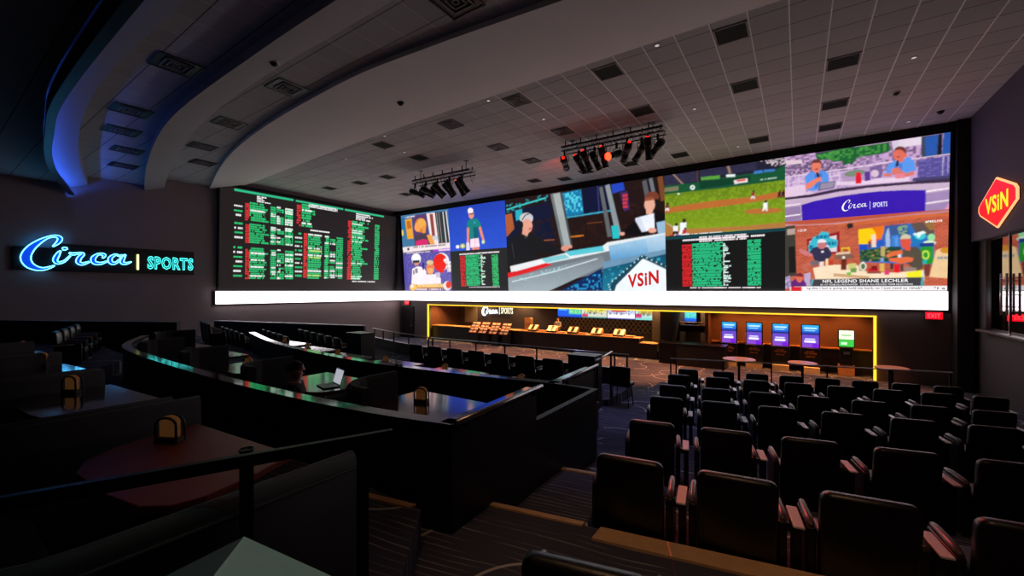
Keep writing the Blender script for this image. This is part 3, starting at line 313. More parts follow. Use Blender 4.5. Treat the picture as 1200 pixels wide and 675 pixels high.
'F':[('P',(120,148,28),[-0.78,4.63,6.24,3.34,6.24,-1.04,-0.9,-0.63]),('G',((100,130,28),(128,155,30)),[-0.39,2.36,5.77,2.21,5.77,-0.01,-0.43,0.02]),('N',((118,145,28),(132,162,34),0.096,0.6),[-0.39,2.13,5.61,2.24,5.61,0.05,0.01,0.32]),('P',(32,32,52),[-0.8,3.75,5.77,3.43,5.77,2.26,-0.83,2.36]),('R',((52,50,78),6,1),[-0.27,1.73,2.75,3.26]),('R',((52,50,78),6,1),[1.81,4.38,2.91,3.3]),('P',(150,120,100),[0.44,3.31,0.54,3.31,1.02,2.71,0.92,2.7]),('P',(150,120,100),[3.07,3.32,3.19,3.32,3.28,2.91,3.17,2.9]),('P',(90,60,50),[1.66,3.35,1.73,3.36,1.74,2.71,1.68,2.7]),('N',((150,120,140),(230,210,220),0.064,0.5),[4.38,3.37,5.77,3.34,5.77,3.04,5.13,2.93,4.63,3.25]),('P',(22,84,52),[-0.38,2.77,1.7,2.69,3.32,2.76,5.13,2.77,5.45,2.92,5.77,2.93,5.77,2.25,3.04,2.24,-0.39,2.31]),('P',(14,62,42),[1.8,2.68,4.11,2.68,4.11,2.38,1.8,2.34]),('P',(120,120,90),[-0.05,2.64,0.75,2.64,0.75,2.4,-0.06,2.42]),('P',(88,160,62),[1.86,2.93,2.76,2.9,2.76,2.72,1.88,2.77]),('P',(235,245,240),[1.57,2.45,1.56,2.4,1.53,2.36,1.48,2.34,1.42,2.35,1.38,2.38,1.34,2.43,1.33,2.48,1.34,2.54,1.38,2.57,1.43,2.59,1.48,2.58,1.53,2.55,1.56,2.51]),('P',(22,84,52),[1.5,2.46,1.5,2.44,1.48,2.42,1.46,2.41,1.44,2.42,1.42,2.43,1.41,2.45,1.4,2.47,1.41,2.49,1.42,2.51,1.44,2.52,1.46,2.52,1.48,2.5,1.5,2.48]),('P',(235,225,225),[3.38,2.55,3.97,2.56,4.0,2.38,3.42,2.36]),('P',(220,60,60),[3.51,2.55,3.9,2.55,3.9,2.45,3.53,2.45]),('P',(60,120,190),[4.25,2.85,4.63,2.85,4.63,2.71,4.25,2.71]),('P',(60,120,190),[4.67,2.86,5.13,2.82,5.13,2.71,4.68,2.74]),('P',(230,240,240),[3.04,2.88,3.44,2.84,3.44,2.72,3.06,2.76]),('R',((190,220,200),1,1),[4.54,5.29,2.37,2.45]),('P',(185,106,50),[-0.4,1.52,1.08,1.61,2.47,1.65,4.11,1.64,5.49,1.75,5.77,1.76,5.77,1.5,4.11,1.36,2.84,1.32,1.08,1.29,-0.41,1.25]),('P',(182,108,52),[5.43,0.86,5.36,0.81,5.14,0.77,4.82,0.76,4.46,0.78,4.13,0.82,3.89,0.88,3.81,0.94,3.89,1.0,4.12,1.04,4.45,1.04,4.81,1.03,5.13,0.98,5.35,0.93]),('P',(178,120,62),[-0.43,0.44,0.12,0.4,1.67,0.31,3.75,0.25,5.77,0.29,5.77,0.02,2.83,0.07,-0.43,-0.01]),('P',(178,120,62),[-0.0,0.78,0.08,0.8,0.5,0.43,0.12,0.35]),('P',(235,230,210),[0.06,0.75,0.46,0.45,0.47,0.47,0.07,0.76]),('P',(245,245,240),[4.64,1.28,4.82,1.29,4.81,1.06,4.65,1.08]),('P',(240,240,235),[4.65,1.08,4.81,1.06,4.83,0.88,4.76,0.89,4.72,1.02,4.67,0.9,4.6,0.91]),('P',(60,30,30),[4.81,1.34,4.81,1.31,4.79,1.29,4.77,1.28,4.74,1.28,4.72,1.29,4.71,1.32,4.7,1.35,4.71,1.38,4.72,1.4,4.75,1.41,4.77,1.41,4.79,1.39,4.81,1.37]),('P',(150,50,50),[4.14,1.84,4.29,1.84,4.28,1.66,4.15,1.68]),('P',(230,225,225),[4.15,1.68,4.28,1.66,4.3,1.52,4.24,1.53,4.21,1.63,4.17,1.54,4.12,1.54]),('P',(60,30,30),[4.28,1.88,4.28,1.85,4.27,1.84,4.25,1.83,4.23,1.83,4.21,1.84,4.2,1.86,4.2,1.89,4.2,1.91,4.21,1.93,4.23,1.94,4.25,1.93,4.27,1.92,4.28,1.9]),('P',(25,30,40),[5.25,1.71,5.37,1.71,5.36,1.56,5.25,1.57]),('P',(60,40,40),[5.25,1.57,5.36,1.56,5.38,1.43,5.33,1.44,5.31,1.53,5.27,1.45,5.22,1.45]),('P',(60,30,30),[5.36,1.74,5.36,1.72,5.35,1.71,5.34,1.7,5.32,1.7,5.31,1.72,5.3,1.73,5.29,1.75,5.3,1.77,5.31,1.79,5.32,1.8,5.34,1.79,5.35,1.78,5.36,1.77]),('P',(25,30,40),[5.39,1.71,5.52,1.71,5.51,1.56,5.4,1.57]),('P',(60,40,40),[5.4,1.57,5.51,1.56,5.52,1.43,5.47,1.44,5.45,1.53,5.42,1.45,5.37,1.45]),('P',(60,30,30),[5.51,1.74,5.51,1.72,5.5,1.71,5.48,1.7,5.47,1.7,5.45,1.72,5.44,1.73,5.44,1.75,5.44,1.77,5.45,1.79,5.47,1.8,5.48,1.79,5.5,1.78,5.51,1.76]),('P',(120,45,50),[0.06,1.73,0.24,1.73,0.23,1.53,0.07,1.55]),('P',(240,240,240),[0.07,1.55,0.23,1.53,0.24,1.38,0.17,1.38,0.14,1.5,0.08,1.39,0.02,1.4]),('P',(60,30,30),[0.23,1.77,0.22,1.75,0.21,1.73,0.19,1.72,0.16,1.72,0.14,1.74,0.13,1.76,0.12,1.78,0.13,1.81,0.14,1.83,0.17,1.84,0.19,1.84,0.21,1.82,0.23,1.8]),('P',(245,245,248),[0.79,0.68,1.12,0.69,1.1,0.32,0.8,0.35]),('P',(245,245,248),[0.8,0.35,1.1,0.32,1.13,0.03,1.0,0.04,0.94,0.25,0.84,0.05,0.72,0.06]),('P',(60,30,30),[1.1,0.77,1.09,0.72,1.07,0.69,1.03,0.67,0.98,0.67,0.95,0.7,0.92,0.74,0.91,0.79,0.92,0.84,0.95,0.87,0.99,0.89,1.03,0.89,1.07,0.86,1.1,0.82]),('P',(240,240,245),[0.43,0.54,0.7,0.54,0.68,0.25,0.44,0.27]),('P',(20,20,25),[0.44,0.27,0.68,0.25,0.71,0.02,0.6,0.03,0.55,0.2,0.47,0.04,0.38,0.05]),('P',(60,30,30),[0.69,0.61,0.68,0.57,0.66,0.54,0.62,0.53,0.59,0.53,0.56,0.55,0.54,0.59,0.53,0.63,0.54,0.66,0.56,0.69,0.59,0.71,0.63,0.7,0.66,0.68,0.68,0.65]),('P',(190,40,50),[0.91,0.29,1.12,0.3,1.11,0.06,0.92,0.08]),('P',(225,220,230),[0.92,0.08,1.11,0.06,1.13,-0.12,1.04,-0.11,1.01,0.02,0.95,-0.11,0.87,-0.1]),('P',(60,30,30),[1.11,0.35,1.11,0.32,1.09,0.3,1.06,0.28,1.04,0.29,1.01,0.3,1.0,0.33,0.99,0.36,1.0,0.39,1.01,0.41,1.04,0.42,1.07,0.42,1.09,0.41,1.11,0.38]),('P',(240,240,240),[0.81,2.22,0.8,2.2,0.78,2.19,0.76,2.19,0.73,2.19,0.7,2.2,0.69,2.22,0.68,2.24,0.69,2.26,0.71,2.27,0.73,2.27,0.76,2.27,0.78,2.26,0.8,2.24]),('P',(28,90,120),[0.11,-0.0,5.77,0.04,5.77,-0.08,0.11,-0.11]),('P',(190,30,40),[0.22,0.08,0.46,0.08,0.47,-0.05,0.24,-0.05]),('P',(225,225,235),[0.48,0.08,1.27,0.09,1.26,-0.04,0.5,-0.04]),('P',(30,60,170),[0.54,0.06,0.83,0.05,0.83,-0.05,0.56,-0.06]),('R',((220,230,240),1,1),[1.37,2.83,-0.01,0.08])],
'G':[('P',(24,24,25),[-0.86,4.09,6.24,3.39,6.25,-0.59,-0.96,-0.71]),('P',(20,66,72),[-0.88,2.96,6.24,3.0,6.24,2.87,-0.89,2.8]),('R',((250,240,245),3,1),[1.74,3.92,2.57,2.88]),('R',((250,240,245),1,1),[0.92,4.7,2.67,2.79]),('R',((228,40,46),27,1),[0.88,1.36,0.26,2.5]),('R',((44,206,140),27,0.86),[1.39,2.92,0.26,2.54]),('R',((225,250,240),27,0.1),[2.87,3.25,0.29,2.45]),('R',((44,206,140),27,1),[3.96,4.54,0.28,2.55]),('R',((250,240,245),1,1),[1.27,4.52,0.14,0.23])],
'H':[('P',(198,160,205),[-0.34,4.46,5.77,3.13,5.84,-1.11,-0.35,-0.65]),('N',((190,160,205),(110,85,120),0.105,0.45),[-0.34,3.13,2.36,2.95,4.72,3.02,5.77,2.91,5.79,1.75,2.37,1.84,-0.34,1.93]),('N',((215,190,220),(90,75,105),0.082,0.55),[-0.06,2.75,2.32,2.5,2.32,1.91,-0.06,2.15]),('P',(225,200,215),[0.03,2.87,0.66,2.79,0.69,2.62,0.06,2.65]),('P',(70,60,85),[0.93,3.54,2.55,3.22,2.56,2.79,1.25,2.84]),('P',(225,210,225),[3.99,3.02,4.66,3.0,4.66,2.69,3.99,2.7]),('N',((60,60,90),(150,130,180),0.09,0.5),[2.75,2.63,3.54,2.61,3.55,2.13,2.75,2.15]),('P',(30,98,52),[1.16,2.91,1.61,2.98,1.97,3.0,2.56,3.01,3.13,2.99,3.67,3.0,3.73,2.63,3.41,2.55,3.13,2.54,2.65,2.56,2.46,2.24,2.37,2.33,2.17,2.29,2.12,2.49,1.87,2.48,1.61,2.65,1.25,2.64]),('N',((30,98,52),(78,160,70),0.097,0.55),[1.2,2.89,1.97,2.98,3.13,2.97,3.67,2.97,3.72,2.65,2.94,2.6,2.36,2.4,1.46,2.67]),('P',(215,200,220),[3.76,3.0,3.99,2.99,3.99,2.64,3.81,2.62]),('P',(60,70,90),[4.66,3.02,5.21,3.02,5.19,2.14,4.67,2.16]),('P',(40,86,170),[4.77,2.95,5.15,3.01,5.11,2.21,4.8,2.18]),('P',(20,24,40),[5.17,3.01,5.28,3.02,5.26,2.18,5.14,2.19]),('P',(40,86,170),[5.3,3.03,5.77,3.02,5.79,2.14,5.27,2.19]),('P',(205,175,215),[-0.06,2.12,0.93,2.1,2.37,2.03,2.37,1.28,-0.06,1.28]),('N',((205,175,215),(165,130,180),0.075,0.6),[-0.06,2.12,0.93,2.1,2.37,2.03,2.37,1.28,-0.06,1.28]),('P',(235,215,235),[-0.05,2.08,2.37,2.1,3.69,2.15,5.51,2.16,5.51,2.19,3.68,2.19,2.36,2.14,-0.06,2.12]),('P',(225,205,230),[-0.06,1.77,2.07,1.87,2.07,1.9,-0.06,1.8]),('P',(225,205,228),[0.15,2.18,0.15,1.61,0.18,1.61,0.18,2.17]),('P',(225,205,228),[0.54,2.18,0.54,1.59,0.57,1.58,0.57,2.17]),('P',(225,205,228),[1.7,2.17,1.71,1.52,1.73,1.52,1.73,2.17]),('P',(225,205,228),[2.01,2.17,2.01,1.5,2.04,1.5,2.03,2.17]),('P',(225,205,228),[2.35,2.17,2.36,1.48,2.38,1.48,2.38,2.17]),('P',(180,150,190),[2.17,1.87,2.75,2.09,3.41,2.04,3.51,1.66,3.42,1.44,2.12,1.53]),('P',(120,140,120),[2.92,1.89,2.89,1.83,2.8,1.78,2.66,1.75,2.5,1.75,2.35,1.77,2.24,1.82,2.2,1.88,2.23,1.94,2.32,1.99,2.47,2.01,2.63,2.02,2.77,1.99,2.88,1.95]),('P',(120,95,150),[3.05,2.06,3.41,2.08,3.5,1.84,3.44,1.55,3.14,1.59]),('P',(220,190,215),[3.36,1.75,3.35,1.68,3.31,1.63,3.26,1.61,3.2,1.62,3.15,1.66,3.11,1.72,3.1,1.79,3.11,1.85,3.15,1.9,3.2,1.92,3.26,1.91,3.31,1.88,3.35,1.82]),('P',(88,78,150),[4.59,2.09,5.49,2.11,5.79,2.12,5.8,1.25,4.56,1.37]),('N',((88,78,150),(120,110,185),0.068,0.7),[4.59,2.09,5.49,2.11,5.51,1.29,4.56,1.37]),('P',(225,210,235),[5.3,2.11,5.3,1.33,5.31,1.32,5.32,2.11]),('P',(225,210,235),[5.43,2.11,5.43,1.32,5.44,1.32,5.45,2.11]),('P',(70,66,110),[4.44,1.39,5.8,1.33,5.81,1.0,4.4,1.28]),('P',(228,200,226),[-0.06,1.62,0.77,1.65,0.83,1.23,0.5,1.08,-0.06,1.12]),('P',(228,205,228),[1.95,1.6,2.76,1.52,3.42,1.54,4.33,1.45,4.33,1.29,2.76,1.35,1.95,1.45]),('P',(88,148,232),[0.77,1.99,0.96,2.17,1.17,2.22,1.54,2.14,1.66,1.95,1.66,1.65,1.56,1.52,1.33,1.36,1.14,1.31,0.91,1.35,0.83,1.62]),('P',(70,120,205),[1.15,2.03,1.41,2.05,1.38,1.55,1.15,1.39]),('P',(232,125,100),[0.79,1.64,1.21,1.88,1.37,1.9,1.41,1.72,1.26,1.7,0.96,1.43,0.84,1.43]),('P',(232,125,100),[1.38,2.36,1.36,2.25,1.31,2.16,1.24,2.12,1.16,2.14,1.09,2.2,1.04,2.3,1.02,2.42,1.04,2.54,1.09,2.62,1.16,2.66,1.24,2.65,1.31,2.58,1.36,2.48]),('P',(110,55,55),[1.01,2.45,1.02,2.64,1.12,2.73,1.29,2.71,1.4,2.56,1.4,2.42,1.33,2.54,1.07,2.57]),('P',(232,125,100),[1.12,2.23,1.29,2.2,1.3,2.08,1.17,2.08]),('P',(50,40,60),[1.31,2.03,1.32,1.97,1.32,1.92,1.31,1.89,1.29,1.89,1.26,1.9,1.23,1.94,1.21,2.0,1.2,2.05,1.2,2.1,1.22,2.13,1.24,2.14,1.26,2.12,1.29,2.08]),('P',(120,50,50),[1.28,2.26,1.27,2.25,1.25,2.25,1.22,2.25,1.19,2.25,1.17,2.26,1.15,2.28,1.14,2.29,1.15,2.3,1.17,2.3,1.19,2.3,1.22,2.3,1.25,2.29,1.27,2.28]),('P',(112,102,132),[1.33,1.64,1.9,1.66,1.86,1.33,1.26,1.29]),('P',(150,140,165),[1.38,1.6,1.85,1.62,1.82,1.39,1.33,1.36]),('P',(220,190,215),[0.83,1.33,1.15,1.22,1.15,1.13,0.83,1.1]),('P',(92,150,235),[3.59,1.83,3.64,2.05,3.84,2.19,4.14,2.2,4.3,2.27,4.47,2.06,4.52,1.69,4.22,1.52,3.82,1.61,3.61,1.65]),('P',(75,125,210),[3.86,2.02,4.09,2.04,4.09,1.57,3.89,1.59]),('P',(226,112,92),[4.19,2.39,4.17,2.27,4.12,2.18,4.05,2.14,3.96,2.15,3.89,2.22,3.83,2.33,3.81,2.45,3.83,2.57,3.88,2.66,3.96,2.7,4.04,2.69,4.11,2.62,4.17,2.51]),('P',(110,52,50),[3.84,2.55,3.86,2.7,3.98,2.76,4.13,2.71,4.22,2.55,4.21,2.34,4.16,2.49,4.03,2.62,3.88,2.62]),('P',(226,112,92),[4.24,2.35,4.24,2.32,4.23,2.29,4.21,2.28,4.2,2.28,4.18,2.3,4.17,2.33,4.17,2.36,4.17,2.4,4.18,2.43,4.2,2.44,4.21,2.44,4.23,2.42,4.24,2.39]),('P',(226,112,92),[3.9,2.28,4.13,2.24,4.14,2.1,3.95,2.12]),('P',(48,38,60),[3.99,2.05,3.98,1.99,3.96,1.95,3.94,1.93,3.92,1.94,3.9,1.97,3.89,2.02,3.9,2.08,3.91,2.14,3.93,2.18,3.95,2.2,3.97,2.19,3.99,2.16,3.99,2.11]),('P',(130,60,50),[4.02,2.32,4.01,2.31,4.0,2.3,3.97,2.3,3.94,2.31,3.92,2.32,3.9,2.33,3.9,2.34,3.9,2.35,3.92,2.35,3.94,2.35,3.97,2.35,4.0,2.34,4.01,2.33]),('P',(220,118,105),[3.75,1.86,4.0,1.91,4.07,1.75,4.22,1.62,4.46,1.69,4.47,1.52,4.09,1.45,3.78,1.65]),('P',(232,130,150),[3.87,1.64,4.18,1.62,4.18,1.43,3.89,1.45]),('P',(220,118,105),[3.51,1.71,3.76,1.69,3.76,1.56,3.53,1.59]),('P',(228,28,52),[2.59,1.79,2.78,1.81,2.8,1.42,2.6,1.41]),('P',(228,28,52),[2.78,1.82,2.77,1.8,2.74,1.78,2.71,1.78,2.66,1.78,2.62,1.8,2.6,1.83,2.59,1.85,2.6,1.88,2.62,1.9,2.66,1.9,2.7,1.9,2.74,1.88,2.77,1.85]),('P',(95,55,150),[2.89,1.88,3.07,1.89,3.09,1.5,2.91,1.49]),('P',(60,45,70),[-0.06,1.15,0.93,1.17,1.97,1.3,2.95,1.31,4.31,1.26,5.52,1.22,5.8,1.2,5.81,1.04,5.53,1.04,4.31,1.15,2.95,1.18,1.97,1.16,0.93,1.03,-0.06,1.03]),('G',((205,180,205),(165,140,175)),[-0.06,1.05,0.93,1.04,2.95,1.19,4.31,1.15,5.53,1.06,5.8,1.05,5.84,-1.11,-0.06,-0.67]),('P',(150,125,165),[-0.06,0.68,0.61,0.7,0.66,-0.32,-0.06,-0.4]),('P',(252,244,250),[-0.06,0.74,0.61,0.77,0.61,0.81,-0.06,0.78]),('P',(252,244,250),[-0.06,0.24,0.61,0.28,0.61,0.33,-0.06,0.29]),('P',(252,244,250),[-0.06,-0.22,0.61,-0.17,0.61,-0.12,-0.06,-0.17]),('P',(252,244,250),[4.79,0.76,5.53,0.82,5.81,0.85,5.8,0.89,5.53,0.86,4.79,0.81]),('P',(252,244,250),[4.8,0.29,5.54,0.36,5.82,0.39,5.81,0.43,5.53,0.4,4.79,0.33]),('P',(252,244,250),[4.81,-0.19,5.55,-0.11,5.83,-0.07,5.82,-0.02,5.54,-0.06,4.8,-0.14]),('P',(160,135,180),[4.83,0.71,5.53,0.77,5.54,0.39,4.8,0.34]),('P',(160,135,180),[4.8,0.25,5.54,0.31,5.54,-0.06,4.8,-0.12]),('P',(228,150,190),[5.38,0.01,5.54,0.33,5.55,-0.17,5.42,-0.18]),('P',(56,28,172),[0.64,0.73,1.15,0.86,2.08,0.96,2.76,0.99,3.42,0.99,4.14,0.94,4.83,0.85,4.81,-0.18,4.15,-0.09,3.43,-0.06,2.67,-0.07,1.98,-0.08,1.2,-0.11,0.68,-0.11]),('P',(190,160,190),[0.66,-0.26,1.98,-0.12,3.43,-0.12,4.76,-0.2,5.83,-0.2,5.83,-0.43,3.43,-0.44,0.67,-0.46])],
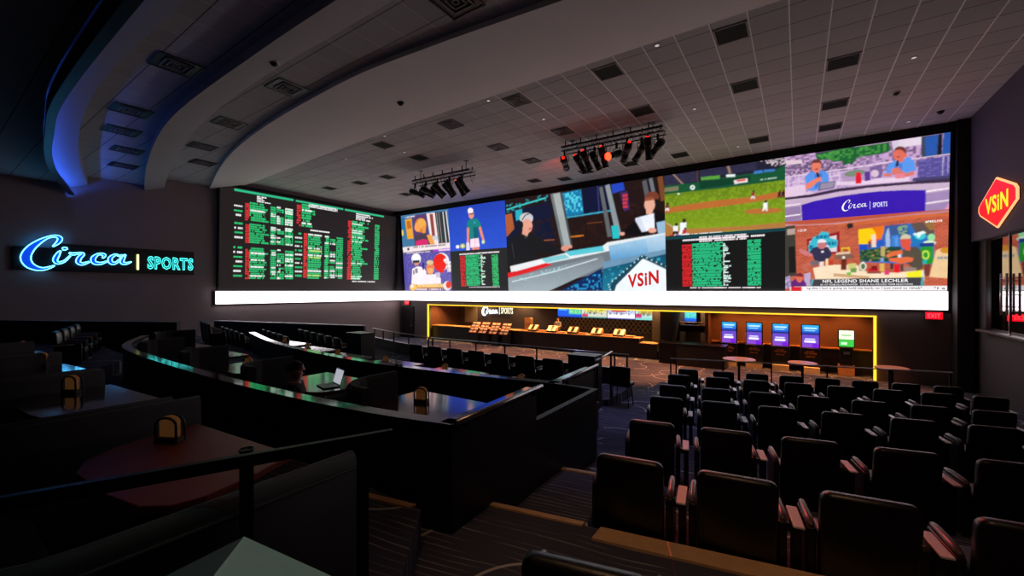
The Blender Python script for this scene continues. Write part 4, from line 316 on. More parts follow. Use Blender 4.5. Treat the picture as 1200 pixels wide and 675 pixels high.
'I':[('P',(186,84,62),[-0.36,4.4,5.93,3.62,6.0,-0.77,-0.38,-0.94]),('B',((186,84,62),(225,130,95)),[-0.37,2.97,2.75,2.98,5.94,3.19,6.0,-0.77,-0.38,-0.94]),('G',((175,110,120),(215,150,150)),[-0.37,3.27,0.63,3.1,1.64,3.07,2.75,3.12,4.08,3.19,5.94,3.31,5.94,3.2,4.76,3.1,2.64,2.98,0.45,3.06,-0.37,3.1]),('P',(210,105,60),[3.48,3.12,4.76,3.16,5.5,3.11,5.5,3.02,4.76,3.03,2.64,2.89,1.64,2.98]),('P',(66,62,55),[-0.05,3.07,0.4,3.1,0.46,0.74,-0.0,0.67]),('P',(30,30,28),[0.14,2.1,0.4,2.12,0.44,0.89,0.17,0.86]),('P',(180,160,150),[0.09,2.94,0.4,2.95,0.4,2.68,0.09,2.66]),('P',(40,40,42),[2.3,2.99,2.51,3.01,2.52,2.81,2.34,2.77]),('P',(40,40,42),[2.39,3.09,2.39,2.98,2.41,2.98,2.41,3.08]),('P',(150,28,34),[0.85,2.41,2.04,2.67,2.07,1.69,0.89,1.67]),('P',(225,210,215),[0.95,2.32,1.94,2.52,1.96,1.79,0.99,1.77]),('P',(62,188,210),[0.91,2.11,1.09,2.48,1.29,2.58,1.42,2.73,1.66,2.66,1.7,2.42,1.99,2.3,1.97,1.99,1.7,1.94,1.64,2.12,1.35,2.21,1.18,1.97,1.09,1.79,0.93,1.82]),('R',((20,110,150),1,1),[1.2,1.67,2.38,2.58]),('R',((20,110,150),1,1),[1.35,1.94,2.06,2.26]),('R',((20,110,150),1,1),[0.95,1.29,1.92,2.15]),('P',(235,180,50),[2.11,1.96,2.42,1.97,2.43,1.74,2.12,1.73]),('P',(180,90,40),[2.38,1.81,2.37,1.78,2.34,1.76,2.29,1.75,2.24,1.75,2.2,1.77,2.17,1.79,2.15,1.83,2.17,1.86,2.2,1.88,2.24,1.89,2.29,1.89,2.33,1.87,2.37,1.84]),('P',(40,110,190),[2.7,2.71,5.09,2.87,5.1,1.08,2.76,1.29]),('P',(252,205,20),[2.7,2.71,3.3,2.76,3.35,2.1,3.08,2.05,2.72,2.07]),('P',(240,120,25),[3.13,2.76,3.56,2.8,3.54,2.51,3.45,2.23,3.31,2.19,3.28,2.53]),('P',(235,90,60),[3.07,2.24,3.49,2.27,3.49,2.07,3.1,2.06]),('P',(252,205,20),[3.18,2.54,3.28,2.53,3.28,2.12,3.21,2.11]),('P',(60,90,150),[3.56,2.79,4.28,2.83,4.34,2.38,3.8,2.15,3.57,2.17]),('P',(165,185,225),[3.6,2.4,3.65,2.63,3.7,2.71,3.74,2.39,3.76,1.82,3.62,1.81]),('P',(60,130,210),[3.79,2.35,4.03,2.39,4.05,1.87,3.81,1.84]),('P',(90,150,225),[3.9,2.29,4.0,2.31,4.01,1.92,3.91,1.9]),('P',(120,60,70),[3.03,2.17,3.11,2.16,3.12,1.86,3.05,1.86]),('P',(235,215,190),[3.14,2.44,3.28,2.46,3.3,1.91,3.16,1.91]),('P',(40,90,190),[3.31,2.19,3.54,2.24,3.56,1.76,3.32,1.76]),('P',(30,80,190),[2.73,2.03,3.0,2.03,3.0,1.79,2.75,1.81]),('P',(34,70,60),[2.75,1.79,3.8,1.9,4.1,1.87,4.11,1.26,2.76,1.31]),('N',((34,70,60),(90,120,50),0.1,0.6),[2.76,1.79,3.8,1.88,4.0,1.47,2.76,1.32]),('N',((34,70,60),(200,150,60),0.083,0.85),[3.08,1.93,3.8,1.9,3.81,1.28,3.08,1.29]),('P',(95,80,75),[4.38,2.82,5.09,2.87,5.09,2.32,4.58,2.29]),('P',(150,110,60),[4.76,2.83,5.09,2.86,5.09,2.51,4.96,2.49]),('P',(28,120,185),[4.73,2.15,4.71,2.05,4.66,1.97,4.59,1.93,4.51,1.94,4.43,1.99,4.38,2.08,4.36,2.18,4.38,2.28,4.43,2.36,4.5,2.4,4.58,2.39,4.66,2.34,4.71,2.26]),('P',(60,200,210),[4.85,2.27,4.83,2.21,4.78,2.16,4.72,2.13,4.64,2.14,4.57,2.17,4.52,2.23,4.5,2.3,4.52,2.37,4.57,2.42,4.64,2.44,4.71,2.44,4.78,2.4,4.83,2.34]),('P',(235,250,245),[4.59,2.42,4.77,2.48,4.86,2.39,4.72,2.35,4.63,2.19,4.58,2.29]),('P',(150,225,160),[5.12,2.19,5.11,2.12,5.08,2.07,5.03,2.05,4.98,2.05,4.94,2.08,4.91,2.14,4.89,2.21,4.91,2.27,4.94,2.32,4.98,2.35,5.03,2.35,5.08,2.31,5.11,2.26]),('P',(220,240,200),[5.15,1.96,5.13,1.92,5.08,1.89,5.01,1.87,4.92,1.88,4.85,1.9,4.79,1.94,4.78,1.99,4.79,2.03,4.85,2.06,4.92,2.08,5.0,2.07,5.08,2.05,5.13,2.01]),('P',(210,235,240),[4.6,2.36,4.59,2.34,4.57,2.32,4.55,2.31,4.52,2.31,4.49,2.33,4.47,2.35,4.46,2.37,4.47,2.39,4.49,2.41,4.52,2.42,4.55,2.41,4.57,2.4,4.59,2.38]),('P',(40,150,50),[4.68,1.86,5.06,1.91,5.09,1.13,4.74,1.11]),('P',(190,230,80),[4.97,1.49,4.96,1.41,4.93,1.34,4.88,1.3,4.83,1.31,4.78,1.35,4.74,1.42,4.73,1.5,4.74,1.59,4.77,1.65,4.82,1.69,4.88,1.68,4.93,1.64,4.96,1.57]),('P',(40,150,50),[4.92,1.49,4.91,1.44,4.9,1.4,4.87,1.38,4.84,1.38,4.81,1.41,4.79,1.45,4.79,1.5,4.79,1.55,4.81,1.59,4.84,1.61,4.87,1.61,4.89,1.58,4.91,1.54]),('P',(30,60,140),[4.68,1.99,5.1,1.99,5.1,1.83,4.68,1.83]),('P',(40,180,170),[4.76,1.24,4.81,1.33,4.9,1.3,4.88,1.12,4.76,1.13]),('N',((235,240,225),(150,190,120),0.075,0.35),[3.97,2.67,4.11,2.83,4.29,2.73,4.32,2.51,4.19,2.36,4.04,2.41]),('P',(52,50,78),[0.95,1.83,1.1,2.01,1.29,2.06,1.64,2.01,1.75,1.81,1.77,1.63,1.62,1.37,1.15,1.37,1.09,1.61]),('R',((250,240,245),1,1),[1.21,1.5,1.74,1.87]),('P',(205,120,125),[1.57,2.12,1.55,2.03,1.51,1.96,1.45,1.93,1.38,1.93,1.31,1.97,1.27,2.05,1.25,2.14,1.27,2.22,1.31,2.29,1.38,2.33,1.45,2.32,1.51,2.28,1.55,2.21]),('P',(235,232,238),[1.25,2.22,1.28,2.35,1.42,2.39,1.56,2.32,1.58,2.22]),('P',(205,120,125),[0.56,2.0,0.82,1.9,1.06,1.72,1.09,1.61,0.76,1.68,0.57,1.85]),('P',(120,100,110),[0.94,1.36,1.15,1.44,1.42,1.34,1.3,1.22,1.0,1.15]),('P',(195,105,85),[0.66,1.24,0.93,1.36,1.06,1.24,0.89,1.11,0.94,0.91,0.7,0.97]),('P',(130,95,80),[1.9,1.64,2.32,1.72,2.57,1.59,2.55,1.45,1.9,1.44]),('P',(225,195,170),[1.93,1.74,2.43,1.77,2.43,1.67,1.93,1.64]),('P',(86,78,66),[4.08,1.68,4.3,1.85,4.58,1.85,4.74,1.62,4.78,0.96,4.61,0.84,4.3,1.16,4.18,1.4]),('P',(222,86,66),[4.4,2.06,4.39,1.93,4.34,1.82,4.28,1.77,4.2,1.77,4.13,1.84,4.09,1.95,4.07,2.08,4.08,2.21,4.13,2.32,4.19,2.37,4.27,2.36,4.34,2.3,4.38,2.19]),('P',(206,200,170),[4.06,2.19,4.1,2.34,4.24,2.4,4.38,2.32,4.39,2.19]),('P',(222,86,66),[4.15,1.86,4.39,1.88,4.39,1.7,4.25,1.71]),('P',(228,108,62),[3.64,1.54,3.8,1.69,4.13,1.74,4.16,1.58,3.8,1.48]),('P',(228,108,62),[3.7,1.4,3.9,1.42,4.3,1.44,4.49,1.39,4.46,1.24,4.11,1.16,3.75,1.28]),('P',(232,120,80),[3.77,1.51,3.77,1.48,3.75,1.45,3.72,1.44,3.69,1.44,3.66,1.46,3.64,1.49,3.63,1.52,3.64,1.56,3.66,1.58,3.69,1.6,3.72,1.6,3.75,1.58,3.77,1.55]),('P',(230,225,220),[3.99,1.54,4.1,1.57,4.1,1.43,4.01,1.42]),('P',(150,130,120),[4.21,1.05,4.6,0.97,4.55,0.85,4.21,0.86]),('P',(246,222,190),[1.09,1.08,1.82,1.2,2.65,1.17,3.01,0.84,3.91,0.79,4.81,0.88,4.84,0.45,1.19,0.5]),('P',(205,165,120),[1.85,0.82,3.09,0.65,3.09,0.54,1.85,0.67]),('P',(235,220,210),[1.33,1.34,1.48,1.36,1.48,1.04,1.33,1.05]),('P',(245,215,170),[1.56,1.48,1.65,1.49,1.65,1.08,1.56,1.08]),('P',(190,60,40),[1.68,1.4,1.83,1.41,1.83,1.18,1.68,1.18]),('P',(110,45,30),[2.11,1.4,2.31,1.41,2.31,0.96,2.11,0.96]),('P',(70,40,30),[2.17,1.47,2.26,1.49,2.26,1.33,2.17,1.33]),('P',(205,200,120),[2.35,1.23,2.63,1.24,2.63,0.95,2.35,0.96]),('P',(110,150,80),[2.44,1.02,2.65,1.03,2.66,0.83,2.44,0.84]),('P',(160,140,110),[2.73,1.22,2.95,1.23,2.95,0.89,2.74,0.9]),('P',(230,220,200),[2.82,1.28,2.92,1.3,2.92,1.14,2.82,1.14]),('P',(190,30,40),[3.06,1.0,3.37,1.01,3.37,0.77,3.06,0.77]),('P',(120,30,30),[3.16,1.1,3.34,1.11,3.34,0.94,3.16,0.94]),('P',(220,175,90),[3.42,1.19,3.58,1.2,3.58,0.84,3.43,0.85]),('P',(190,170,110),[3.45,1.92,3.59,1.93,3.59,1.5,3.46,1.51]),('P',(120,170,220),[3.45,1.43,3.55,1.44,3.55,1.27,3.45,1.28]),('P',(60,60,60),[3.76,1.18,3.86,1.19,3.86,0.94,3.76,0.94]),('P',(225,26,48),[3.89,1.14,4.06,1.15,4.06,0.78,3.89,0.79]),('P',(220,60,120),[3.58,0.88,3.73,0.89,3.74,0.71,3.58,0.71]),('P',(70,70,70),[4.08,1.13,4.17,1.15,4.18,0.83,4.09,0.83]),('P',(150,80,70),[3.01,0.86,3.48,0.87,3.48,0.76,3.01,0.78]),('P',(240,235,225),[2.16,1.56,2.24,1.57,2.25,1.45,2.16,1.46]),('P',(120,190,70),[2.48,0.78,2.47,0.75,2.45,0.73,2.41,0.71,2.37,0.71,2.34,0.73,2.31,0.75,2.3,0.79,2.31,0.82,2.34,0.84,2.37,0.85,2.41,0.85,2.45,0.84,2.47,0.81]),('P',(230,230,220),[2.99,1.09,2.98,1.01,2.94,0.95,2.9,0.91,2.85,0.92,2.8,0.95,2.76,1.02,2.75,1.1,2.76,1.17,2.8,1.24,2.84,1.27,2.9,1.27,2.94,1.23,2.98,1.17]),('P',(90,110,60),[2.95,1.09,2.94,1.04,2.92,0.99,2.89,0.97,2.85,0.97,2.82,1.0,2.8,1.04,2.8,1.09,2.8,1.15,2.82,1.19,2.85,1.21,2.89,1.21,2.92,1.19,2.94,1.14]),('P',(240,232,40),[4.26,0.78,4.74,0.88,4.76,0.57,4.31,0.55]),('P',(200,215,225),[4.77,0.88,4.81,0.88,4.82,0.25,4.77,0.25]),('P',(236,200,150),[5.15,1.66,5.29,1.73,5.51,1.75,5.7,1.71,5.72,0.5,4.97,0.59]),('P',(210,140,40),[5.58,1.64,5.57,1.59,5.53,1.55,5.46,1.53,5.4,1.54,5.33,1.56,5.29,1.6,5.27,1.65,5.29,1.7,5.33,1.74,5.39,1.76,5.46,1.76,5.52,1.73,5.57,1.69]),('R',((120,140,160),1,1),[5.2,5.53,1.29,1.42]),('P',(120,60,50),[4.81,1.11,5.0,1.13,4.98,0.64,4.82,0.61]),('P',(190,170,205),[-0.0,0.66,0.2,0.74,0.24,0.14,-0.0,0.14]),('N',((190,170,210),(120,110,150),0.075,0.5),[-0.0,0.67,0.26,0.71,0.26,0.14,-0.0,0.14]),('P',(190,170,205),[0.76,0.81,1.0,0.88,1.0,0.28,0.76,0.21]),('P',(98,40,120),[0.24,0.43,0.42,0.59,0.7,0.59,0.83,0.36,0.85,0.2,0.24,0.18]),('P',(225,110,80),[0.7,0.59,0.68,0.51,0.65,0.45,0.6,0.41,0.55,0.41,0.5,0.45,0.46,0.51,0.45,0.59,0.46,0.67,0.5,0.73,0.55,0.76,0.6,0.76,0.65,0.73,0.68,0.66]),('P',(120,40,60),[0.44,0.7,0.48,0.83,0.61,0.87,0.71,0.78,0.71,0.67]),('P',(66,64,70),[0.99,0.55,2.98,0.57,4.82,0.58,4.81,0.21,0.99,0.2]),('P',(90,170,180),[1.04,0.55,1.13,0.58,1.04,0.22,0.98,0.23]),('P',(90,170,180),[4.74,0.57,4.81,0.58,4.78,0.21,4.72,0.21]),('P',(244,240,242),[0.2,0.22,5.99,0.22,5.99,-0.01,0.2,-0.03]),('P',(220,30,40),[0.24,0.22,0.66,0.21,0.66,-0.01,0.24,-0.01]),('P',(70,70,80),[-0.38,0.0,5.99,0.03,6.0,-0.26,-0.38,-0.32])],
'J':[('P',(27,22,22),[-0.48,18.27,-1.93,9.08]),('P',(40,178,128),[0.77,4.32,5.95,6.08]),('P',(40,178,128),[4.48,8.03,5.95,6.07]),('P',(40,178,128),[8.17,11.71,5.93,6.07]),('R',((238,240,238),4,0.3),[2.05,3.05,5.49,5.9]),('R',((238,240,238),3,1),[5.36,7.56,5.73,5.96]),('R',((238,240,238),4,0.5),[9.14,10.79,5.37,5.92]),('R',((238,240,238),1,1),[0.77,1.24,5.03,5.14]),('R',((38,200,118),1,1),[0.77,1.24,4.73,4.87]),('R',((238,240,238),1,1),[0.86,1.24,4.46,4.61]),('R',((38,200,118),1,1),[0.8,1.25,3.97,4.12]),('R',((238,240,238),1,1),[0.8,1.25,3.69,3.83]),('R',((38,200,118),1,1),[0.81,1.26,3.41,3.55]),('R',((238,240,238),1,1),[0.81,1.26,3.12,3.27]),('R',((38,200,118),1,1),[0.77,1.25,2.5,2.66]),('R',((238,240,238),1,1),[0.77,1.25,2.23,2.37]),('R',((38,200,118),1,1),[0.78,1.25,1.94,2.08]),('R',((238,240,238),1,1),[0.78,1.26,1.65,1.81]),('R',((38,200,118),1,1),[0.78,1.26,1.37,1.52]),('R',((238,240,238),1,1),[0.79,1.27,1.08,1.23]),('R',((38,200,118),1,1),[0.79,1.27,0.8,0.94]),('R',((226,52,52),8,1),[1.39,1.61,4.27,5.35]),('R',((38,200,118),8,0.7),[1.63,2.78,4.27,5.45]),('R',((238,240,238),8,-0.3),[1.69,2.51,4.27,5.45]),('R',((38,200,118),8,1),[2.86,3.21,4.27,5.38]),('R',((238,240,238),8,-0.45),[2.9,3.19,4.27,5.38]),('R',((38,200,118),8,-0.6),[3.29,3.71,4.27,5.29]),('R',((238,240,238),8,-0.3),[3.27,3.48,4.27,5.44]),('R',((38,200,118),8,1),[3.78,4.32,4.27,5.37]),('R',((238,240,238),8,-0.5),[3.8,4.3,4.27,5.43]),('R',((226,52,52),9,1),[1.41,1.63,2.88,4.05]),('R',((38,200,118),9,0.7),[1.65,2.8,2.91,4.14]),('R',((238,240,238),9,-0.3),[1.71,2.53,2.9,4.14]),('R',((38,200,118),9,1),[2.88,3.23,2.92,4.08]),('R',((238,240,238),9,-0.45),[2.92,3.21,2.92,4.08]),('R',((38,200,118),9,-0.6),[3.31,3.74,2.95,3.99]),('R',((238,240,238),9,-0.3),[3.29,3.5,2.94,4.14]),('R',((38,200,118),9,1),[3.8,4.35,2.96,4.07]),('R',((238,240,238),9,-0.5),[3.82,4.32,2.96,4.13]),('R',((226,52,52),14,1),[1.44,1.65,0.66,2.54]),('R',((38,200,118),14,0.7),[1.67,2.83,0.68,2.66]),('R',((238,240,238),14,-0.3),[1.73,2.55,0.67,2.65]),('R',((38,200,118),14,1),[2.92,3.26,0.69,2.61]),('R',((238,240,238),14,-0.45),[2.96,3.24,0.69,2.61]),('R',((38,200,118),14,-0.6),[3.34,3.77,0.7,2.53]),('R',((238,240,238),14,-0.3),[3.33,3.54,0.7,2.68]),('R',((38,200,118),14,1),[3.83,4.38,0.71,2.62]),('R',((238,240,238),14,-0.5),[3.85,4.36,0.71,2.7]),('R',((226,52,52),9,1),[4.56,4.85,4.33,5.79]),('R',((38,200,118),9,0.5),[4.9,5.9,4.32,5.91]),('R',((238,240,238),9,-0.25),[4.93,5.61,4.31,5.92]),('R',((238,240,238),1,1),[5.53,6.96,4.09,4.24]),('R',((38,200,118),1,1),[4.47,4.95,3.76,3.92]),('R',((238,240,238),1,1),[4.48,4.96,3.48,3.62]),('R',((38,200,118),1,1),[4.49,4.96,3.2,3.34]),('R',((238,240,238),1,1),[4.49,4.97,2.91,3.06]),('R',((38,200,118),1,1),[4.5,4.97,2.62,2.77]),('R',((238,240,238),1,1),[4.5,4.98,2.34,2.49]),('R',((38,200,118),1,1),[4.5,4.98,2.05,2.2]),('R',((238,240,238),1,1),[4.51,4.99,1.77,1.92]),('R',((38,200,118),1,1),[4.51,5.0,1.48,1.63]),('R',((238,240,238),1,1),[4.52,5.0,1.19,1.35]),('R',((38,200,118),1,1),[4.53,5.0,0.9,1.06]),('R',((226,52,52),20,1),[5.09,5.35,0.85,3.94]),('R',((38,200,118),20,0.8),[5.38,6.45,0.78,3.93]),('R',((238,240,238),20,-0.3),[5.4,6.38,0.78,3.93]),('R',((190,225,110),20,-0.12),[5.4,6.38,0.78,3.93]),('R',((38,200,118),20,1),[6.62,6.95,0.82,3.92]),('R',((238,240,238),20,-0.4),[6.64,6.92,0.82,3.92]),('R',((38,200,118),20,-0.5),[7.05,7.47,0.86,3.89]),('R',((238,240,238),20,-0.3),[7.05,7.47,0.86,3.89]),('R',((38,200,118),20,1),[7.53,8.06,0.82,3.91]),('R',((238,240,238),20,-0.3),[7.53,8.06,0.82,3.91]),('R',((226,52,52),27,1),[8.46,8.82,0.8,5.26]),('R',((38,200,118),27,0.5),[8.82,10.36,0.82,5.29]),('R',((190,245,215),27,-0.25),[8.82,9.71,0.81,5.29]),('R',((38,200,118),27,1),[10.89,11.34,0.85,5.26]),('R',((238,240,238),1,1),[8.9,11.0,0.62,0.72])],
}
PANELS={'A': (-27.55, -22.15, 3.12, 6.33), 'B': (-27.55, -22.15, 0, 3.12), 'C': (-22.15, -16.8, 3.05, 6.33), 'D': (-22.15, -16.8, 0, 3.05), 'E': (-16.8, -6.05, 0, 6.33), 'F': (-6.05, -0.5, 3.02, 6.33), 'G': (-6.05, -0.5, 0, 3.02), 'H': (-0.5, 5.01, 3.3, 6.33), 'I': (-0.5, 5.01, 0, 3.3), 'J': (10.4, 23.4, 0.08, 6.25)}
CIRCA={'C': [(1.073,1.148,0.038),(1.24,1.351,0.106),(1.291,1.538,0.134),(1.157,1.623,0.086),(0.925,1.549,0.067),(0.634,1.302,0.144),(0.381,0.968,0.221),(0.257,0.603,0.264),(0.335,0.3,0.24),(0.539,0.134,0.173),(0.762,0.096,0.106),(0.991,0.184,0.067),(1.117,0.268,0.029)],'i': [(1.308,0.961,0.038),(1.217,0.767,0.115),(1.143,0.525,0.125),(1.224,0.397,0.096),(1.427,0.483,0.058),(1.617,0.745,0.038)],'dot': [(1.376,1.046,0.077),(1.444,1.072,0.115),(1.523,1.098,0.067)],'r': [(1.599,0.894,0.048),(1.704,0.842,0.086),(1.898,0.891,0.067),(2.041,0.866,0.096),(1.923,0.665,0.125),(1.887,0.47,0.125),(2.03,0.396,0.096),(2.259,0.506,0.038)],'c': [(2.726,0.717,0.038),(2.783,0.868,0.106),(2.593,0.907,0.067),(2.407,0.706,0.134),(2.433,0.49,0.134),(2.65,0.45,0.086),(2.899,0.57,0.038)],'a': [(3.52,.9,.05),(3.40,.89,.06),(3.351,0.854,0.048),(3.191,0.918,0.067),(3.003,0.724,0.125),(3.034,0.514,0.125),(3.199,0.507,0.077),(3.411,0.761,0.038)],'a2': [(3.56,0.945,0.058),(3.471,0.738,0.115),(3.439,0.537,0.115),(3.601,0.502,0.077),(3.79,0.595,0.029)]}
# ------------------------------------------------------------------ pictures shown on the LED walls
def hsh(a, b, k=0):
    x = np.sin(a*127.1+b*311.7+k*74.7)*43758.5453
    return x-np.floor(x)
def inpoly(U, V, q):
    xs, ys = q[0::2], q[1::2]; ins = np.zeros(U.shape, bool); n = len(xs); j = n-1
    for i in range(n):
        yi, yj, xi, xj = ys[i], ys[j], xs[i], xs[j]
        if yi != yj:
            c = ((yi > V) != (yj > V)) & (U < (xj-xi)*(V-yi)/(yj-yi)+xi); ins ^= c
        j = i
    return ins
def paint(shapes, w, h, res, photo=False):
    ss = 2                                   # oversampled, then averaged: soft edges like a real LED wall
    nu, nv = int(w*res)+1, int(h*res)+1
    u = (np.arange(nu*ss)+.5)/(nu*ss)*w; v = (np.arange(nv*ss)+.5)/(nv*ss)*h
    U, V = np.meshgrid(u, v); img = np.zeros((nv*ss, nu*ss, 3)); img[:] = (.01, .01, .01)
    for si, (t, c, q) in enumerate(shapes):
        if t == 'R' or (t == 'P' and len(q) == 4):
            u0, u1, v0, v1 = q
            ms = (U >= u0) & (U <= u1) & (V >= v0) & (V <= v1)
            if t == 'P': img[ms] = lin(c); continue
            cc, n, rag = c; rh = (v1-v0)/n; r = np.floor((V-v0)/rh); fr = (V-v0)/rh-r
            ms &= (fr > .12) & (fr < .86)
            hr = hsh(r, np.full_like(r, si*1.7), 3)
            if rag < 0: ms &= hr < -rag
            elif rag < 1: ms &= U < u0+(u1-u0)*(rag+(1-rag)*hr**1.5)
            cw = max(rh*.55, .035) if n > 1 else max(.06, (v1-v0)*.7); k = np.floor((U-u0)/cw); fk = (U-u0)/cw-k
            on = (hsh(k, r, si) < .9) & ((fk < .82) if cw > .05 else True)
            ms &= on
            b = img[ms]; a = .92; img[ms] = b*(1-a)+np.array(lin(cc))*a
        elif t == 'P': img[inpoly(U, V, q)] = lin(c)
        elif t == 'G':
            ms = inpoly(U, V, q); ys = q[1::2]; y0, y1 = min(ys), max(ys)
            f = np.clip((V-y0)/(y1-y0), 0, 1)[..., None]; g = np.array(lin(c[1]))*(1-f)+np.array(lin(c[0]))*f; img[ms] = g[ms]
        elif t == 'N':
            ms = inpoly(U, V, q); cs = max(c[2], .03)
            a = hsh(np.floor(U/cs), np.floor(V/cs*1.15), si); ms &= a > c[3]
            k = (.45+.55*hsh(np.floor(U/cs), np.floor(V/cs), si+5))[..., None]
            g = img*(1-k)+np.array(lin(c[1]))*k; img[ms] = g[ms]
        elif t == 'B':
            ms = inpoly(U, V, q); r = np.floor(V/.075); fv = V/.075-r; fu = U/.2+.5*(r % 2); fu = fu-np.floor(fu)
            ms2 = ms & ((fv < .22) | (fu < .1)); g = img*.5+np.array(lin(c[1]))*.5; img[ms2] = g[ms2]
            ms3 = ms & ~ms2; k = (.8+.35*hsh(np.floor(U/.2+.5*(r % 2)), r))[..., None]; img[ms3] = (img*k)[ms3]
    img = img.reshape(nv, ss, nu, ss, 3).mean((1, 3))
    if photo:                                # live footage: soft edges and uneven tone
        p = np.pad(img, ((1, 1), (1, 1), (0, 0)), 'edge')
        bl = (p[:-2, 1:-1]+p[2:, 1:-1]+p[1:-1, :-2]+p[1:-1, 2:]+p[:-2, :-2]+p[2:, 2:]+p[:-2, 2:]+p[2:, :-2])/8
        img = img*.6+bl*.4
        yy, xx = np.mgrid[0:nv, 0:nu].astype(float); t = np.zeros((nv, nu))
        for c, a in ((23., .16), (9., .14), (3.2, .14)):
            gx, gy = xx/c, yy/c; ix, iy = np.floor(gx), np.floor(gy); fx, fy = gx-ix, gy-iy; fx = fx*fx*(3-2*fx); fy = fy*fy*(3-2*fy)
            t += a*((hsh(ix, iy)*(1-fx)+hsh(ix+1, iy)*fx)*(1-fy)+(hsh(ix, iy+1)*(1-fx)+hsh(ix+1, iy+1)*fx)*fy-.5)
        img = img*(1+.45*t)[..., None]
    return img, nu, nv
def picture(name, key, res, fn, m, parent, texts=(), label=None, shapes=None, size=None, normal=(0, -1, 0)):
    if shapes is None: shapes = PICS[key]; a, b, c0, c1 = PANELS[key]; w, h = b-a, c1-c0
    else: w, h = size
    img, nu, nv = paint(shapes, w, h, res, key in ('A', 'B', 'C', 'E', 'F', 'H', 'I'))
    u = (np.arange(nu))/(nu-1)*w; v = np.arange(nv)/(nv-1)*h; U, V = np.meshgrid(u, v)
    X, Y, Z = fn(U, V); co = np.stack([X+0*U, Y+0*U, Z+0*U], -1).reshape(-1, 3); cl = np.concatenate([img.reshape(-1, 3), np.ones((nu*nv, 1))], 1)
    i = np.arange((nv-1)*(nu-1)); r, c = i//(nu-1), i % (nu-1); b = r*nu+c
    quads = np.stack([b, b+1, b+nu+1, b+nu], 1)
    loops = quads.reshape(-1); ls = np.arange(len(quads))*4; lt = np.full(len(quads), 4)
    nn = np.array(normal)*.012
    for (txt, x0, x1, y0, y1, c_, bold, sh) in texts:
        if isinstance(txt, str): tv, tf, _ = text_geo(txt, bold)
        else: tv, tf = txt
        tu = x0+(x1-x0)*tv[:, 0]; tw = y0+(y1-y0)*tv[:, 1]+sh*(tu-x0)
        A, B_, C_ = fn(tu, tw); tco = np.stack([A+0*tu, B_+0*tu, C_+0*tu], -1)+nn
        off = len(co); co = np.concatenate([co, tco]); cl = np.concatenate([cl, np.tile(np.array([*lin(c_), 1.]), (len(tv), 1))])
        for q in tf:
            ls = np.append(ls, len(loops)); lt = np.append(lt, len(q)); loops = np.append(loops, np.array(q)+off)
    me = bpy.data.meshes.new(name); me.vertices.add(len(co)); me.vertices.foreach_set('co', co.astype(np.float32).ravel())
    me.loops.add(len(loops)); me.loops.foreach_set('vertex_index', loops.astype(np.int32)); me.polygons.add(len(ls)); me.polygons.foreach_set('loop_start', ls.astype(np.int32))
    me.update(calc_edges=True); me.validate()
    at = me.color_attributes.new('Col', 'FLOAT_COLOR', 'POINT'); at.data.foreach_set('color', cl.astype(np.float32).ravel())
    me.materials.append(m); o = bpy.data.objects.new(name, me); col.objects.link(o); o.parent = parent
    if label: o['label'] = label
    return o
# script lettering shared by the neon sign and its small copies
def ribbon_outline(pts):
    P = catmull(pts, 6); L = []; R = []
    for i, (x, y, w) in enumerate(P):
        a, b = P[max(i-1, 0)], P[min(i+1, len(P)-1)]; dx, dy = b[0]-a[0], b[1]-a[1]; d = math.hypot(dx, dy) or 1
        L.append((x-dy/d*w/2, y+dx/d*w/2)); R.append((x+dy/d*w/2, y-dx/d*w/2))
    return L, R
def circa_geo(fat=1.):
    V = []; Fc = []
    for k, pts in CIRCA.items():
        L, R = ribbon_outline([(x, y, w*fat) for x, y, w in pts]); o = len(V); n = len(L)
        V += L+R
        for i in range(n-1): Fc.append((o+i, o+i+1, o+n+i+1, o+n+i))
    V = np.array(V); lo, hi = V.min(0), V.max(0)
    return (V-lo)/(hi-lo), Fc
BK = lambda key: (lambda U, V, p=PANELS[key]: (U+p[0], 24-.0735*(V+p[2]), V+p[2]+E))
def sector(txt_box, key):            # text box given in wall coordinates -> local
    p = PANELS[key]; return (txt_box[0]-p[0], txt_box[1]-p[0], txt_box[2]-p[2], txt_box[3]-p[2])
vw = thing('video_wall', 'huge LED video wall above the betting hall showing nine pictures side by side', 'video wall', (0, 24.1, E))
def vpart(name, mb, m): o = obj(name, mb, m, vw, loc=(0, -24.1, -E)); return o
mb = MB(); mb.plate([(0, 0), (32.75, 0), (32.75, 6.4), (0, 6.4)], (-27.65, 24.03, E-.0), (1, 0, 0), (0, -.0735, 1), -.25)
vpart('cabinet', mb, M_BLACKWALL)
def vpic(name, key, res, texts, label):
    o = picture(name, key, res, BK(key), M_SCR, vw, texts, label); o.location = (0, -24.1, -E)
    return o
WH = (250, 250, 250)
circ = circa_geo(1.0)
vpic('screen_picture', 'A', 26, (), 'talk show picture of a blonde woman at the top left')
vpic('screen_picture', 'B', 26, (), 'football picture with white helmeted player and an orange helmet')
vpic('screen_picture', 'C', 26, (), 'tennis picture of a player in teal shirt on a blue court')
vpic('screen_picture', 'D', 30, (), 'betting odds picture with red and green columns beneath the tennis picture')
t = sector((-8.22, -6.45, .16, .95), 'E')
vpic('screen_picture', 'E', 27, (('VSiN', *t, (205, 25, 30), .03, .14),), 'large middle picture of two broadcasters at a silver studio desk')
vpic('screen_picture', 'F', 32, (), 'baseball picture with green field and brown dirt')
vpic('screen_picture', 'G', 32, (), 'betting odds picture with red and green columns beneath the baseball picture')
a = sector((1.62, 2.50, 3.56, 4.06), 'H'); b = sector((2.68, 3.15, 3.62, 3.83), 'H'); c = sector((2.575, 2.595, 3.56, 3.9), 'H')
bar = (np.array([[0, 0], [1, 0], [1, 1], [0, 1.]]), [(0, 1, 2, 3)])
